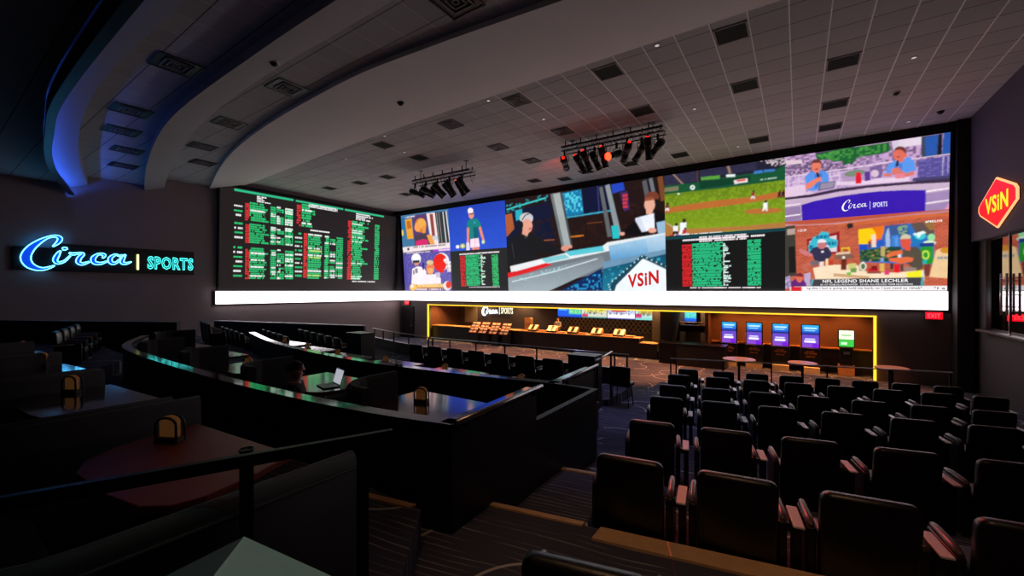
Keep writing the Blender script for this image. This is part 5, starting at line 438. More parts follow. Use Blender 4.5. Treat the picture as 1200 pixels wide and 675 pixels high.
vpic('screen_picture', 'H', 40, ((circ, *a, WH, 0, 0), ('SPORTS', *b, (225, 225, 255), .02, 0), (bar, *c, (200, 200, 240), 0, 0)), 'picture of two hosts in blue shirts at an outdoor desk with a purple banner')
f = lambda *q: sector(q, 'I')
vpic('screen_picture', 'I', 40, (('NFL LEGEND SHANE LECHLER', *f(.945, 3.85, .375, .52), WH, .02, 0),
     ('8X 1ST TEAM ALL-PRO PUNTER   2X NFL ALL-DECADE TEAM SELECTIONS', *f(.86, 3.985, .255, .325), (235, 235, 235), .01, 0),
     ('ng that I feel is going to hold me back, so I just need to rehab"', *f(.35, 4.27, .06, .175), (30, 30, 34), .015, 0),
     ('"I a', *f(4.62, 4.95, .07, .165), (30, 30, 34), .015, 0),
     ('1:25:29', *f(.0, .33, 2.79, 2.9), WH, .01, 0), ('#PMSLIVE', *f(4.33, 4.83, 2.8, 2.9), WH, .02, 0)), 'podcast studio picture with brick wall, city painting and cluttered table')
# odds board on the left wall
ob = thing('odds_board', 'tall black LED betting board with red, green and white columns of odds', 'odds board', (-28.3, 16.9, E))
mb = MB(); mb.plate([(0, -.0), (13.2, 0), (13.2, 6.45), (0, 6.45)], (-28.23, 10.33, E), (0, 1, 0), (.035, 0, 1), -.16)
obj('cabinet', mb, M_BLACKWALL, ob, loc=(28.3, -16.9, -E))
p = PANELS['J']
o = picture('odds_picture', 'J', 30, lambda U, V: (-28.2+.035*(V+p[2]), U+p[0], V+p[2]+E), M_SCRJ, ob); o.location = (28.3, -16.9, -E)
# LED ribbon
rb = thing('led_ribbon_board', 'long glowing white LED ribbon board running under the screens round the corner', 'ribbon board', (-28.2, 24, E-.4))
mb = MB(); mb.box(-28.24, -28.10, 10.27, 23.92, E-.775, E-.015); obj('ribbon_face', mb, M_RIBBON, rb, loc=(28.2, -24, -E+.4))
mb = MB(); mb.box(-28.1, 5.02, 23.92, 24.02, E-.775, E-.015); obj('ribbon_face', mb, M_RIBBON, rb, loc=(28.2, -24, -E+.4))
mb = MB(); mb.box(-28.3, -28.24, 10.2, 24.1, E-.82, E-.03); mb.box(-28.3, 5.1, 24.02, 24.1, E-.82, E-.03); obj('housing', mb, M_DMETAL, rb, loc=(28.2, -24, -E+.4))
# ------------------------------------------------------------------ room shell
def Zh(h): return h+E
XL, XR, YB = -28.4, 5.75, 24.15
def curve(P):
    D = catmull(sorted(P), 8); xs = [a for a, b in D]; ys = [b for a, b in D]
    return lambda x: float(np.interp(x, xs, ys))
b1n = curve([(-28.4, 10.0), (-22, 8.3), (-16.7, 7.4), (-10.8, 7.02), (-7.5, 7.2), (-3.95, 7.6), (0, 8.1), (5.75, 9.0)])
b1f = curve([(-28.4, 12.0), (-17, 11.4), (-9.7, 11.25), (5.75, 11.3)])
b2f = curve([(-28.4, 7.9), (-23.5, 6.8), (-17, 5.66), (-12, 5.3), (-8.1, 5.3), (5.75, 5.5)])
b2n = curve([(-28.4, 7.1), (-26.9, 6.7), (-21.6, 5.5), (-16, 4.6), (-9.8, 4.42), (-4, 4.5), (5.75, 4.7)])
b3f = curve([(-28.4, 4.95), (-23, 3.78), (-19.2, 3.15), (-16, 2.8), (-12.9, 2.68), (-10.7, 2.73), (5.75, 3.1)])
b3n = curve([(-28.4, 4.35), (-23, 3.0), (-18, 2.28), (-12.2, 1.93), (5.75, 2.1)])
XS = [XL+(XR-XL)*i/68 for i in range(69)]
def tiled(name, z, fa, fb, sy=1):
    mb = MB(); A = [mb._v((x, fa(x), z)) for x in XS]; B = [mb._v((x, fb(x), z)) for x in XS]
    A2 = [mb._v((x, fa(x), z+.06)) for x in XS]; B2 = [mb._v((x, fb(x), z+.06)) for x in XS]
    for i in range(68):
        mb._f((A[i], B[i], B[i+1], A[i+1])); mb._f((A2[i], A2[i+1], B2[i+1], B2[i])); mb._f((A[i], A[i+1], A2[i+1], A2[i])); mb._f((B[i], B2[i], B2[i+1], B[i+1]))
    mb._f((A[0], A2[0], B2[0], B[0])); mb._f((A[-1], B[-1], B2[-1], A2[-1]))
    return struct(name, mb, M_TILE)
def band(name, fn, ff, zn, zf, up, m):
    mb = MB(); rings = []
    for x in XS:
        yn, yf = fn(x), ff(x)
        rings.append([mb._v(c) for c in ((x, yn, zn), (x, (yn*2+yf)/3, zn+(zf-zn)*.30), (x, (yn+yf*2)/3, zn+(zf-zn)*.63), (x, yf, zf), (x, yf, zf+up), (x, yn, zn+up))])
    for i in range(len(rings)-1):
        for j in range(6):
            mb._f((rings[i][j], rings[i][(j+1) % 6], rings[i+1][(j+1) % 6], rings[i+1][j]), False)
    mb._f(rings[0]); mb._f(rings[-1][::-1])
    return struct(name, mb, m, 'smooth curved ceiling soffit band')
tiled('ceiling', Zh(6.72), lambda x: b1f(x)-.02, lambda x: 24.0)
tiled('ceiling', Zh(6.08), lambda x: b2f(x)-.05, lambda x: b1n(x)+.02)
tiled('ceiling', Zh(5.56), lambda x: b3f(x)-.05, lambda x: b2n(x)+.02)
tiled('ceiling', Zh(5.06), lambda x: -8.0, lambda x: b3n(x)+.02)
band('trim_1', b1n, b1f, Zh(5.95), Zh(6.62), .5, M_PLASTER)
band('trim_2', b2n, b2f, Zh(5.32), Zh(5.62), .6, mat('plaster_falloff_mid', (170, 168, 168), .8, var=.05, scale=.7))  # same plaster as the first band, darkened to hold the light falloff
band('trim_3', b3n, b3f, Zh(4.92), Zh(5.12), .6, mat('plaster_falloff_deep', (140, 140, 146), .8, var=.05, scale=.7))  # same plaster, darkened further; falloff of the light put into the colour
mb = MB(); mb.box(XL-.3, XR+.3, -8.3, 28.6, Zh(7.4), Zh(7.6)); struct('ceiling', mb, M_BLACKWALL)
# long bright tees that run towards the screens over the right part of the main ceiling
mb = MB()
for k in range(-8, 9):
    x = TX+TILE*k
    if x < XR-.1: mb.box(x-.015, x+.015, 11.35, 23.9, Zh(6.708), Zh(6.722))
struct('trim_4', mb, mat('white_ceiling_tee', (245, 244, 242), .5))
# walls
mb = MB(); mb.box(XL-.3, XL, -8, 28.4, -.1, Zh(7.4)); struct('wall_left', mb, M_WALL)
mb = MB()
AX0, AX1, AZ = -24.95, 2.84, Zh(-1.12)
mb.box(XL, AX0, YB, YB+.35, 0, AZ); mb.box(AX1, XR, YB, YB+.35, 0, AZ); mb.box(XL, XR, YB, YB+.35, AZ, Zh(7.4))
struct('wall_back', mb, mat('bulkhead_paint', (92, 80, 80), .8, var=.05))
mb = MB(); mb.box(XL, XR+.3, -8.3, -8, 0, Zh(7.4)); struct('wall_front', mb, M_BLACKWALL)
# black surround of the video wall: header above, column to its right
mb = MB(); mb.box(XL+.02, XR, 23.5, 24.0, Zh(6.42), Zh(6.80)); struct('trim_5', mb, M_BLACKWALL)
mb = MB(); mb.box(5.16, 5.62, 23.35, 24.14, 0, Zh(6.80)); struct('trim_6', mb, M_BLACKWALL)
mb = MB(); mb.box(XL+.02, -27.75, 23.4, 24.0, Zh(.0), Zh(6.80)); struct('trim_7', mb, M_BLACKWALL)
# right wall with the glass studio doors
DY0, DY1, DZ0, DZ1 = 15.2, 22.6, Zh(-1.42), Zh(1.9)
mb = MB()
mb.box(XR, XR+.3, -8, DY0, 0, Zh(7.4)); mb.box(XR, XR+.3, DY1, YB, 0, Zh(7.4)); mb.box(XR, XR+.3, DY0, DY1, 0, DZ0)
struct('wall_right', mb, M_WALLR)
mb = MB(); mb.box(5.52, XR+.3, 12.0, 23.3, DZ1, Zh(7.4)); struct('wall_right', mb, mat('right_bulkhead_paint', (84, 72, 90), .75, var=.05))
mb = MB(); mb.box(XR+3.2, XR+3.4, DY0-1, DY1+1, DZ0, DZ1+.3); mb.box(XR+.3, XR+3.4, DY0-1, DY0-.9, DZ0, DZ1+.3); mb.box(XR+.3, XR+3.4, DY1+.9, DY1+1, DZ0, DZ1+.3); mb.box(XR+.3, XR+3.4, DY0-1, DY1+1, DZ1+.2, DZ1+.3); mb.box(XR+.3, XR+3.4, DY0-1, DY1+1, DZ0-.1, DZ0)
struct('wall_studio', mb, M_BLACKWALL)
mb = MB(); mb.box(5.50, XR+.3, DY0-.1, DY1+.2, DZ0-.10, DZ0+.0, .02); struct('trim_8', mb, mat('door_sill_metal', (120, 116, 118), .35, metal=.7))
for i, (y0, y1) in enumerate(((19.0, 22.2), (16.0, 18.9))):
    d = thing('door_%d' % (i+1), ['glass studio door with steel ladder pull under the red hexagonal sign', 'glass studio door nearer the camera in the right wall'][i], None, (XR+.0, y0, DZ0)); d['kind'] = 'structure'
    w = y1-y0; H = DZ1-DZ0
    mb = MB(); mb.box(0, .02, .06, w-.06, .06, H-.06); obj('pane', mb, M_GLASS, d)
    mb = MB()
    for bx in ((-.012, .05, 0, .07, 0, H), (-.012, .05, w-.07, w, 0, H), (-.012, .05, 0, w, 0, .07), (-.012, .05, 0, w, H-.08, H)): mb.box(*bx)
    obj('door_frame', mb, M_DMETAL, d)
    if i == 0:
        mb = MB()
        for y in (1.3, 1.75): mb.cyl((-.14, y, .62), (-.14, y, 2.0), .03)
        for z in (.78, 1.3, 1.84): mb.cyl((-.14, 1.2, z), (-.14, 1.85, z), .016)
        for y in (1.3, 1.75):
            for z in (.9, 1.75): mb.cyl((-.14, y, z), (0, y, z), .014)
        obj('handle', mb, M_METAL, d)
        mb = MB(); mb.box(-.03, .03, 1.49, 1.57, 0, H); obj('meeting_stile', mb, M_METAL, d)
mb = MB(); mb.box(XR-.02, XR+.1, 22.2, DY1, DZ0, DZ1); struct('trim_9', mb, M_DMETAL)
# niche behind the arch
mb = MB(); mb.box(AX0-.2, -4.0, 28.0, 28.2, 0, Zh(-.3)); struct('wall_niche', mb, mat('niche_grey_wall', (84, 74, 74), .7, var=.08))
mb = MB(); mb.box(-4.0, AX1+.2, 25.55, 25.75, 0, Zh(-.3)); mb.box(-4.15, -3.98, 24.5, 28.1, 0, Zh(-.3)); struct('wall_niche', mb, M_BROWN)
mb = MB(); mb.box(AX0-.2, AX0, 24.5, 28.0, 0, Zh(-.3)); mb.box(AX1, AX1+.2, 24.5, 25.7, 0, Zh(-.3)); struct('wall_niche', mb, M_BROWN)
mb = MB(); mb.box(AX0-.2, AX1+.2, YB+.3, 28.2, Zh(-.32), Zh(-.2)); struct('ceiling', mb, M_BLACKWALL)
mb = MB(); mb.box(-4.0, AX1, 25.38, 25.55, 0, 1.12); struct('wall_niche', mb, M_DWOOD)
mb = MB(); mb.box(-4.0, AX1, 25.34, 25.56, 1.12, 1.19, .01); struct('trim_10', mb, M_COUNTER)
# yellow LED strip round the arch
la = thing('led_strip_light', 'yellow LED strip outlining the wide arch of the betting counter niche', 'strip light', (AX0, 24.1, 0))
mb = MB(); mb.box(0, .10, -.04, .06, .0, AZ); obj('left_strip', mb, M_YLED, la)
mb = MB(); mb.box(0, AX1-AX0, -.04, .06, AZ-.03, AZ+.03); obj('top_strip', mb, M_YLED, la)
mb = MB(); mb.box(AX1-AX0-.09, AX1-AX0, -.04, .06, .0, AZ); obj('right_strip', mb, M_YLED, la)
# wall panels seen in the left end of the niche
for i, (x0, x1, m, lb) in enumerate(((-27.3+3.0, -22.9, M_BEIGE, 'pale beige wall panel at the left end of the betting niche'),)):
    mb = MB(); mb.box(x0, x1, 27.94, 28.0, 1.2, Zh(-1.05), .01); tag(obj('wall_panel', mb, m), lb, 'wall panel')
# floors -------------------------------------------------------------
SL = .21
def ye(y0, x): return y0+SL*(x+2.5)
mb = MB(); mb.box(XL-.3, XR+.3, -8, 28.2, -.2, 0); struct('floor', mb, M_CARPET)
def tier(pts, z): 
    mb = MB(); mb.prism(pts, -.02, z); return struct('floor', mb, M_CARPET, 'carpeted terrace tier')
yc, ya, yb, y4, y5, y6, y7, y8 = 2.55, 3.42, 5.14, 7.6, 9.7, 11.7, 13.7, 16.6
L = [-1.9, -2.2, -2.45, -2.72, -2.98, -3.16, -3.30, -3.45]
XW = XR
def tpoly(ya_, yb_, xl): return [(xl, ye(ya_, xl)), (XW, ye(ya_, XW)), (XW, ye(yb_, XW)), (xl, ye(yb_, xl))]
tier([(XL, -8), (XW, -8), (XW, .6), (-2.05, .6), (-2.05, -.2), (XL, -.2)], Zh(-1.6))
tier([(XL, -.2), (-2.05, -.2), (-2.05, 1.7), (-2.7, ye(yc, -2.6)), (-14, ye(yc, -2.6)), (-15.5, 3.6), (XL, 4.2)], Zh(L[0]))
tier([(-2.05, .6), (XW, .6), (XW, ye(ya, XW)), (-2.7, ye(ya, -2.7)), (-2.7, ye(yc, -2.6)), (-2.05, 1.7)], Zh(L[1]))
tier(tpoly(ya, yb, -2.8), Zh(L[2]))
tier(tpoly(yb, y4, -3.6), Zh(L[3]))
tier(tpoly(y4, y5, -5.0), Zh(L[4]))
tier(tpoly(y5, y6, -5.0), Zh(L[5]))
tier(tpoly(y6, y7, -4.4), Zh(L[6]))
tier(tpoly(y7, y8, -4.3), Zh(L[7]))
# left terraces
tier([(XL, 4.2), (-15.5, 3.6), (-14, ye(yc, -2.6)), (-2.7, ye(yc, -2.6)), (-2.7, 6.3), (-5, 6.1), (-7.8, 5.85), (-10.5, 6.0), (-13.8, 6.5), (-17, 7.2), (XL, 8.6)], Zh(-2.2))
tier([(XL, 8.6), (-17, 7.2), (-13.8, 6.5), (-10.5, 6.0), (-7.8, 5.85), (-5, 6.1), (-3.45, 6.35), (-3.5, 8.2), (-5.0, 8.4), (-5.0, 10.9), (-13, 10.9), (-17, 11.6), (XL, 9.4)], Zh(-2.7))
tier([(-5.0, 10.85), (-4.3, 10.9), (-4.3, 12.9), (-13, 12.9), (-18.9, 14.3), (-21, 13.4), (-17, 11.5), (-13, 10.85)], Zh(-3.0))
# step nosings in the aisle
def nosing(x0, x1, y0, z, lab, w=.07):
    mb = MB(); pts = [(x0, ye(y0, x0)-w/2), (x1, ye(y0, x1)-w/2), (x1, ye(y0, x1)+w/2), (x0, ye(y0, x0)+w/2)]
    mb.prism(pts, z-.004, z+.018); tag(obj('step_nosing', mb, M_WOOD), lab, 'step nosing', 'oak nosings on the aisle steps')
nosing(-2.68, -1.66, ya, Zh(L[1]), 'oak nosing on the aisle step beside the nearest seat row, longest of the strips')
nosing(-2.92, -2.1, yb, Zh(L[2]), 'oak nosing on the aisle step beside the second seat row')
nosing(-3.4, -2.78, yc+.02, Zh(L[0]), 'dim oak nosing at the corner of the black terrace wall')
nosing(-1.32, 1.5, 3.26, Zh(L[1]), 'oak strip on the step right behind the nearest seat row')
mb = MB(); mb.prism([(-1.5, 3.42), (1.9, 4.11), (1.9, 4.33), (-1.5, 3.63)], Zh(L[1])-.005, Zh(L[1])+.022); tag(obj('edge_plank', mb, M_WOOD), 'broad tan wooden plank on the step edge behind the nearest full seat row', 'plank')
# ------------------------------------------------------------------ signs
def left_wall(u, h): return (XL+.0, u, Zh(h))
ns = thing('neon_sign', 'blue neon script sign with teal capitals on the left wall', 'neon sign', (XL+.02, 2.6, Zh(.88)))
S0 = Vector((XL+.02, 2.6, Zh(.88)))
mb = MB(); mb.box(.0, .10, 1.2, 6.62, .03, 1.33); mb.box(.0, .10, .0, 1.25, .05, 1.1); obj('backing_panel', mb, M_BLACK, ns)
gx, gz = 2.7-2.6, .9-.88
mb = MB(); V, Fc = circa_geo(1.0)
for k, pts in CIRCA.items():
    Lp, Rp = ribbon_outline(pts); n = len(Lp)
    A = [mb._v((.20, gx+y, gz+z)) for y, z in Lp]; B = [mb._v((.20, gx+y, gz+z)) for y, z in Rp]; A2 = [mb._v((.10, gx+y, gz+z)) for y, z in Lp]; B2 = [mb._v((.10, gx+y, gz+z)) for y, z in Rp]
    for i in range(n-1):
        mb._f((A[i], A[i+1], B[i+1], B[i])); mb._f((A2[i], A2[i+1], A[i+1], A[i])); mb._f((B[i], B[i+1], B2[i+1], B2[i]))
obj('letter_faces', mb, M_NEONFACE, ns)
mb = MB()
for k, pts in CIRCA.items():
    Lp, Rp = ribbon_outline([(a, b, w*1.15) for a, b, w in pts])
    mb.tube([(.22, gx+y, gz+z) for y, z in Lp+Rp[::-1]], .021, 6, closed=True)
obj('script_tube', mb, M_TUBE, ns)
mb = MB(); mb.box(.12, .17, 4.12, 4.21, .22, 1.02, .02); obj('divider_tube', mb, M_TUBEY, ns)
cu = bpy.data.curves.new('s', 'FONT'); cu.body = 'SPORTS'; cu.size = 1; cu.offset = .02; cu.fill_mode = 'NONE'; cu.bevel_depth = .03; cu.bevel_resolution = 1; cu.resolution_u = 2; cu.space_character = 1.15
to = bpy.data.objects.new('s', cu); me = to.to_mesh(); vv = np.array([x.co[:] for x in me.vertices]); ff = [tuple(q.vertices) for q in me.polygons]; to.to_mesh_clear(); bpy.data.objects.remove(to)
lo, hi = vv.min(0), vv.max(0); mb = MB()
vs = [mb._v((.14+(z-lo[2])*.5, 4.55+(x-lo[0])/(hi[0]-lo[0])*2.02, .27+(y-lo[1])/(hi[1]-lo[1])*.70)) for x, y, z in vv]
for q in ff: mb._f([vs[i] for i in q])
obj('capital_tube', mb, M_TUBEG, ns)
# red hexagonal sign on the right bulkhead
hx = [(20.53, 3.76), (19.12, 3.26), (18.96, 3.12), (18.96, 2.78), (20.45, 2.11), (21.98, 2.71), (22.14, 2.86), (22.12, 3.05)]
vs_ = thing('hexagonal_sign', 'red illuminated hexagonal sign with yellow letters on the right wall', 'sign', (5.5, 20.5, Zh(2.93)))
def hexm(name, m, k, x0, x1):
    mb = MB(); pts = [((y-20.5)*k, (z-2.93)*k) for y, z in hx]
    mb.plate(pts, (x0, 0, 0), (0, 1, 0), (0, 0, 1), (x1-x0)); obj(name, mb, m, vs_)
hexm('cabinet', M_DMETAL, 1.0, -.02, -.0); hexm('lit_edge', M_SIGNEDGE, 1.03, -.02, -.06); hexm('lit_face', M_SIGNRED, .95, -.06, -.075)
mb = MB(); put_text(mb, 'VSiN', (-.085, .93, -.29), (0, -1.93, 0), (0, 0, .58), .025, 0); obj('letters', mb, M_SIGNYEL, vs_)
# exit signs
def exit_sign(loc, rz, lb):
    t = thing('exit_sign', lb, 'exit sign', loc, rz)
    mb = MB(); mb.box(-.27, .27, -.03, .05, -.16, .16, .01); obj('case', mb, M_EXITK, t)
    mb = MB(); mb.box(-.25, .25, -.04, -.03, -.14, .14); obj('lit_face', mb, M_EXIT, t)
    mb = MB(); put_text(mb, 'EXIT', (-.19, -.045, -.09), (.38, 0, 0), (0, 0, .18), .02); obj('letters', mb, mat('exit_letter_lit', (255, 120, 120), .5, emit=2., ecol=(255, 70, 80)), t)
exit_sign((4.62, 24.0, Zh(-1.02)), 0, 'red lit exit sign on the dark wall right of the niche'); exit_sign((-27.35, 24.05, Zh(-1.0)), 0, 'red lit exit sign above the dark doorway left of the niche')
d = thing('door_3', 'dark doorway left of the niche', None, (-28.2, 24.0, 0)); d['kind'] = 'structure'
mb = MB(); mb.box(.1, 1.6, .05, .13, 0, Zh(-1.3)); obj('door_leaf', mb, M_BLACK, d)
mb = MB(); mb.cyl((1.45, .04, 1.05), (1.45, -.02, 1.05), .03); mb.box(1.3, 1.47, -.04, -.02, 1.035, 1.065); obj('handle', mb, M_METAL, d)
# ------------------------------------------------------------------ theatre seat (faces +Y, origin on the floor under the back)
def make_chair(label, group):
    t = thing('theatre_chair', label, 'chair', (0, 0, 0), 0, group)
    # back shell: rounded outline, slightly curved and leaning
    mb = MB(); prof = []
    w, zt, zb, r = .295, .93, .10, .07
    out = [(-w+.02, zb), (w-.02, zb), (w, zb+.1), (w, zt-r)]+[(w-r+r*math.cos(a), zt-r+r*math.sin(a)) for a in [PI/8*k for k in range(1, 5)]]+[(-w+r+r*math.cos(a), zt-r+r*math.sin(a)) for a in [PI/2+PI/8*k for k in range(0, 4)]]+[(-w, zt-r), (-w, zb+.1)]
    lean = lambda z, y: y-.10*(z-.4)
    rows = []
    for y0, ins in ((-.045, .018), (-.03, .0), (.035, .0), (.055, .022)):
        row = []
        for x, z in out:
            cx = x*(1-ins/w); cz = zb+(z-zb)*(1-ins/.4)+(.0 if z > .5 else ins)
            row.append(mb._v((cx, lean(cz, y0)+.10*(x/w)**2*.35, cz)))
        rows.append(row)
    for i in range(3):
        for k in range(len(out)):
            j = (k+1) % len(out); mb._f((rows[i][k], rows[i][j], rows[i+1][j], rows[i+1][k]), True)
    mb._f(rows[0][::-1], True); mb._f(rows[-1], True)
    obj('backrest', mb, M_LEATHER, t)
    mb = MB(); mb.box(-.26, .26, .06, .56, .33, .47, .045, 3); obj('seat', mb, M_LEATHER, t)
    for s in (-1, 1):
        mb = MB(); mb.box(s*.335-.03, s*.335+.03, .06, .50, .05, .59, .012); sp_ = obj('side_panel', mb, M_BLACK, t)
        mb = MB(); P = catmull([(s*.335, .06, .60), (s*.340, .16, .618), (s*.338, .36, .618), (s*.33, .50, .605)], 4); mb.tube(P, [.018, .026, .030, .032, .032, .032, .032, .032, .032, .031, .030, .026, .020][:len(P)], 8); obj('arm_pad', mb, M_LEATHR, sp_)
    mb = MB(); mb.box(.395, .475, .00, .36, .585, .605, .006); b = obj('side_tray', mb, M_TRAY, t); b['label'] = 'pale flat tray beside the arm'
    mb = MB(); mb.box(.41, .47, .10, .24, .02, .585); mb.box(.36, .47, .12, .2, .5, .56); obj('tray_post', mb, M_BLACK, b)
    mb = MB(); mb.box(-.24, .24, .12, .42, .0, .33, .01); obj('pedestal', mb, M_BLACK, t)
    return t
GR = 'theatre chairs facing the screens'
proto = make_chair('x', GR); first = [True]
RZ = math.atan(SL)
def chair(x, y, z, rz, label, group=GR):
    if first[0]:
        proto.location = (x, y, z); proto.rotation_euler = (0, 0, rz); proto['label'] = label; proto['group'] = group; first[0] = False; return proto
    return place(proto, (x, y, z), rz, label, group)
rows = [(3.88-.17*.8, [-1.25, -.45, .40, 1.18], L[2], .17, -.45), ]
ORD = ['first', 'second', 'third', 'fourth', 'fifth', 'sixth', 'seventh', 'eighth', 'ninth', 'tenth', 'eleventh', 'twelfth']
def row(xs, x0, y0, slope, z, rowname):
    for i, x in enumerate(xs):
        chair(x, y0+slope*(x-x0), Zh(z), math.atan(slope), 'black theatre chair, %s from the aisle, %s' % (ORD[i], rowname))
row([-1.27, -.42, .43, 1.28], -.42, 3.88, .16, L[2], 'nearest full row, on the right')
row([-1.66, -.77, .12, 1.01, 1.87], .12, 6.19, .215, L[3], 'second row of the right block')
row([-2.10, -1.2, -.30, .62, 1.53, 2.45], -.3, 8.72, .22, L[4], 'third row of the right block')
row([-2.45, -1.54, -.61, .28, 1.2, 2.12, 3.0], -.61, 10.68, .21, L[5], 'fourth row of the right block')
row([-2.78, -1.82, -.92, 0., .9, 1.8, 2.68, 3.55], -.92, 12.8, .21, L[6], 'fifth row of the right block')
row([-2.92, -1.92, -1.03, -.17, .70, 1.55, 2.42, 3.28], -1.03, 14.68, .21, L[7], 'front row of the right block')
chair(-.83, 1.80, Zh(L[1]), math.atan(.25), 'black theatre chair with red-lit top edge alone at the bottom of the photo')
for i in range(7):
    chair(-5.28-.86*i, 9.55, Zh(-2.7), .0, 'black theatre chair, %s from the right behind the centre terrace tables' % ORD[i], 'chairs of the centre terrace')
def arc_row(a, b, n, z, words):
    rz = math.atan2(b[1]-a[1], b[0]-a[0])
    for i in range(n):
        t = i/(n-1); chair(a[0]+(b[0]-a[0])*t, a[1]+(b[1]-a[1])*t, Zh(z), rz, 'distant theatre chair, %s from left, %s' % (ORD[i], words), 'distant chairs at the left')
arc_row((-18.9, 10.3), (-14.4, 9.25), 6, -2.7, 'slanting row left of the podium box')
arc_row((-20.2, 9.3), (-16.5, 8.4), 5, -2.7, 'slanting row before the white-capped wall')
arc_row((-22.3, 8.4), (-18.1, 7.5), 5, -2.6, 'leftmost slanting row below the odds board')
arc_row((-20.6, 7.0), (-18.8, 6.6), 3, -2.2, 'short row by the end of the dark parapet')
arc_row((-18.6, 3.0), (-15.9, 2.2), 4, -1.98, 'short row at the far end of the aisle')
arc_row((-23.5, .9), (-20.6, .2), 4, -1.9, 'far left row under the blue neon sign')
# ------------------------------------------------------------------ terrace walls and parapets
def wall_run(path, z0, z1, th, cap, name, lb, mcap=M_GLOSS, capth=.035, left=1):
    mb = MB(); mb.sweep(path, [(0, z0), (th*left, z0), (th*left, z1), (0, z1)]); o = struct(name, mb, M_BLACK, lb)
    mb = MB(); mb.sweep(path, [(-.02*left, z1), (cap*left, z1), (cap*left, z1+capth), (-.02*left, z1+capth)]); struct('trim_11', mb, mcap, lb+' cap'); return o
PB = catmull([(-14.6, 3.6), (-12.5, 2.75), (-10.5, 2.48), (-7.0, 2.40), (-4.8, 2.47), (-3.47, 2.60), (-2.57, 2.78)], 6)
wall_run(PB, Zh(-2.25), Zh(-1.235), .12, .14, 'wall_terrace', 'long black wall behind the middle booths')
wall_run([(-2.66, 4.4), (-2.69, 6.34), (-3.46, 6.36)], .0, Zh(-1.60), .06, .07, 'wall_terrace', 'black side wall between the two end walls', M_BLACK, .01)
wall_run([(-3.5, 8.1), (-3.54, 8.45), (-5.02, 8.45), (-5.04, 9.5)], .0, Zh(-2.4), .06, .07, 'wall_terrace', 'black step wall by the tall podium', M_BLACK, .01)
wall_run([(-2.57, 2.78), (-2.60, 3.5), (-2.66, 4.4)], Zh(-2.8), Zh(-1.235), .12, .14, 'wall_terrace', 'black end wall of the middle booths')
PC = catmull([(-17.5, 7.5), (-13.8, 6.5), (-10.5, 6.0), (-7.8, 5.87), (-5.06, 6.1), (-3.42, 6.35)], 6)
wall_run(PC, Zh(-2.75), Zh(-1.635), .12, .18, 'wall_terrace', 'long black wall behind the centre terrace tables')
wall_run([(-3.42, 6.35), (-3.46, 7.2), (-3.5, 8.1)], Zh(-3.0), Zh(-1.635), .12, .2, 'wall_terrace', 'black end wall of the centre terrace')
wall_run([(-26.2, 9.45), (-21.5, 10.7), (-16.6, 12.0)], Zh(-3.9), Zh(-1.64), .14, .2, 'wall_terrace', 'far white-capped wall below the odds board', M_TRAY)
wall_run([(-27.8, .6), (-24.2, 1.95), (-17.8, 5.3)], Zh(-2.2), Zh(-1.12), .14, .16, 'wall_terrace', 'long dark parapet in front of the left wall', M_BLACK)
PF = [(-4.35, 12.8), (-13, 12.8), (-16, 13.4), (-18.9, 14.2)]
mb = MB(); mb.sweep(PF, [(0, 0), (-.1, 0), (-.1, Zh(-2.5)), (0, Zh(-2.5))]); struct('wall_terrace', mb, M_BLACK, 'low black wall under the front rail of the centre terrace')
mb = MB(); mb.sweep(PF, [(-.14, Zh(-2.5)), (.04, Zh(-2.5)), (.04, Zh(-2.46)), (-.14, Zh(-2.46))]); struct('trim_12', mb, M_DMETAL)
# ------------------------------------------------------------------ rails
def rail(name, lb, path, zt, posts, m=M_DMETAL, r=.025, flat=None, mtop=None):
    o = thing(name, lb, 'rail', (path[0][0], path[0][1], posts[0][2]))
    B = Vector(o.location)
    mb = MB(); P = [Vector(p) for p in path]
    if flat:
        for a, b in zip(P, P[1:]):
            d = (b-a); n = Vector((-d.y, d.x, 0)).normalized()*flat; pts = [a-n-B, b-n-B, b+n-B, a+n-B]
            v = [mb._v(q) for q in pts]+[mb._v(q+Vector((0, 0, .055))) for q in pts]
            for q in ((3,2,1,0),(4,5,6,7),(0,1,5,4),(1,2,6,5),(2,3,7,6),(3,0,4,7)): mb._f([v[i] for i in q])
    else: mb.tube([p-B for p in P], r, 8)
    obj('handrail', mb, mtop or m, o)
    for (x, y, z0, z1) in posts:
        mb = MB(); mb.box(x-.022-B.x, x+.022-B.x, y-.022-B.y, y+.022-B.y, z0-B.z, z1-B.z); obj('post', mb, m, o)
    return o
zt = Zh(-2.0)
rail('guard_rail', 'long steel-topped guard rail in front of the straight centre terrace chairs', [(-4.35, 12.75, zt), (-13, 12.75, zt)], zt, [(x, 12.75, Zh(-2.46) if x < -4.6 else Zh(-3.3), zt) for x in (-4.4, -4.8, -6.3, -7.7, -9.1, -10.5, -11.9, -12.9)], mtop=M_METAL)
rail('guard_rail', 'white-topped guard rail turning away to the left beyond the dark podium box', [(-13.1, 12.75, zt), (-16, 13.35, zt), (-18.8, 14.15, zt)], zt, [(x, y, Zh(-2.46), zt) for x, y in ((-13.2, 12.8), (-14.8, 13.1), (-16.2, 13.4), (-17.5, 13.8), (-18.6, 14.1))], mtop=M_TRAY)
rl = lambda x: 16.4+.27*(x+2.5)
rail('guard_rail', 'thin guard rail along the front of the right seating block', [(-3.9, rl(-3.9), Zh(-2.5)), (3.9, rl(3.9), Zh(-2.5))], 0, [(x, rl(x), Zh(L[7]), Zh(-2.5)) for x in (-3.88, -3.7, -2.2, -.75, .8, 2.4, 3.85)], mtop=M_METAL, r=.02)
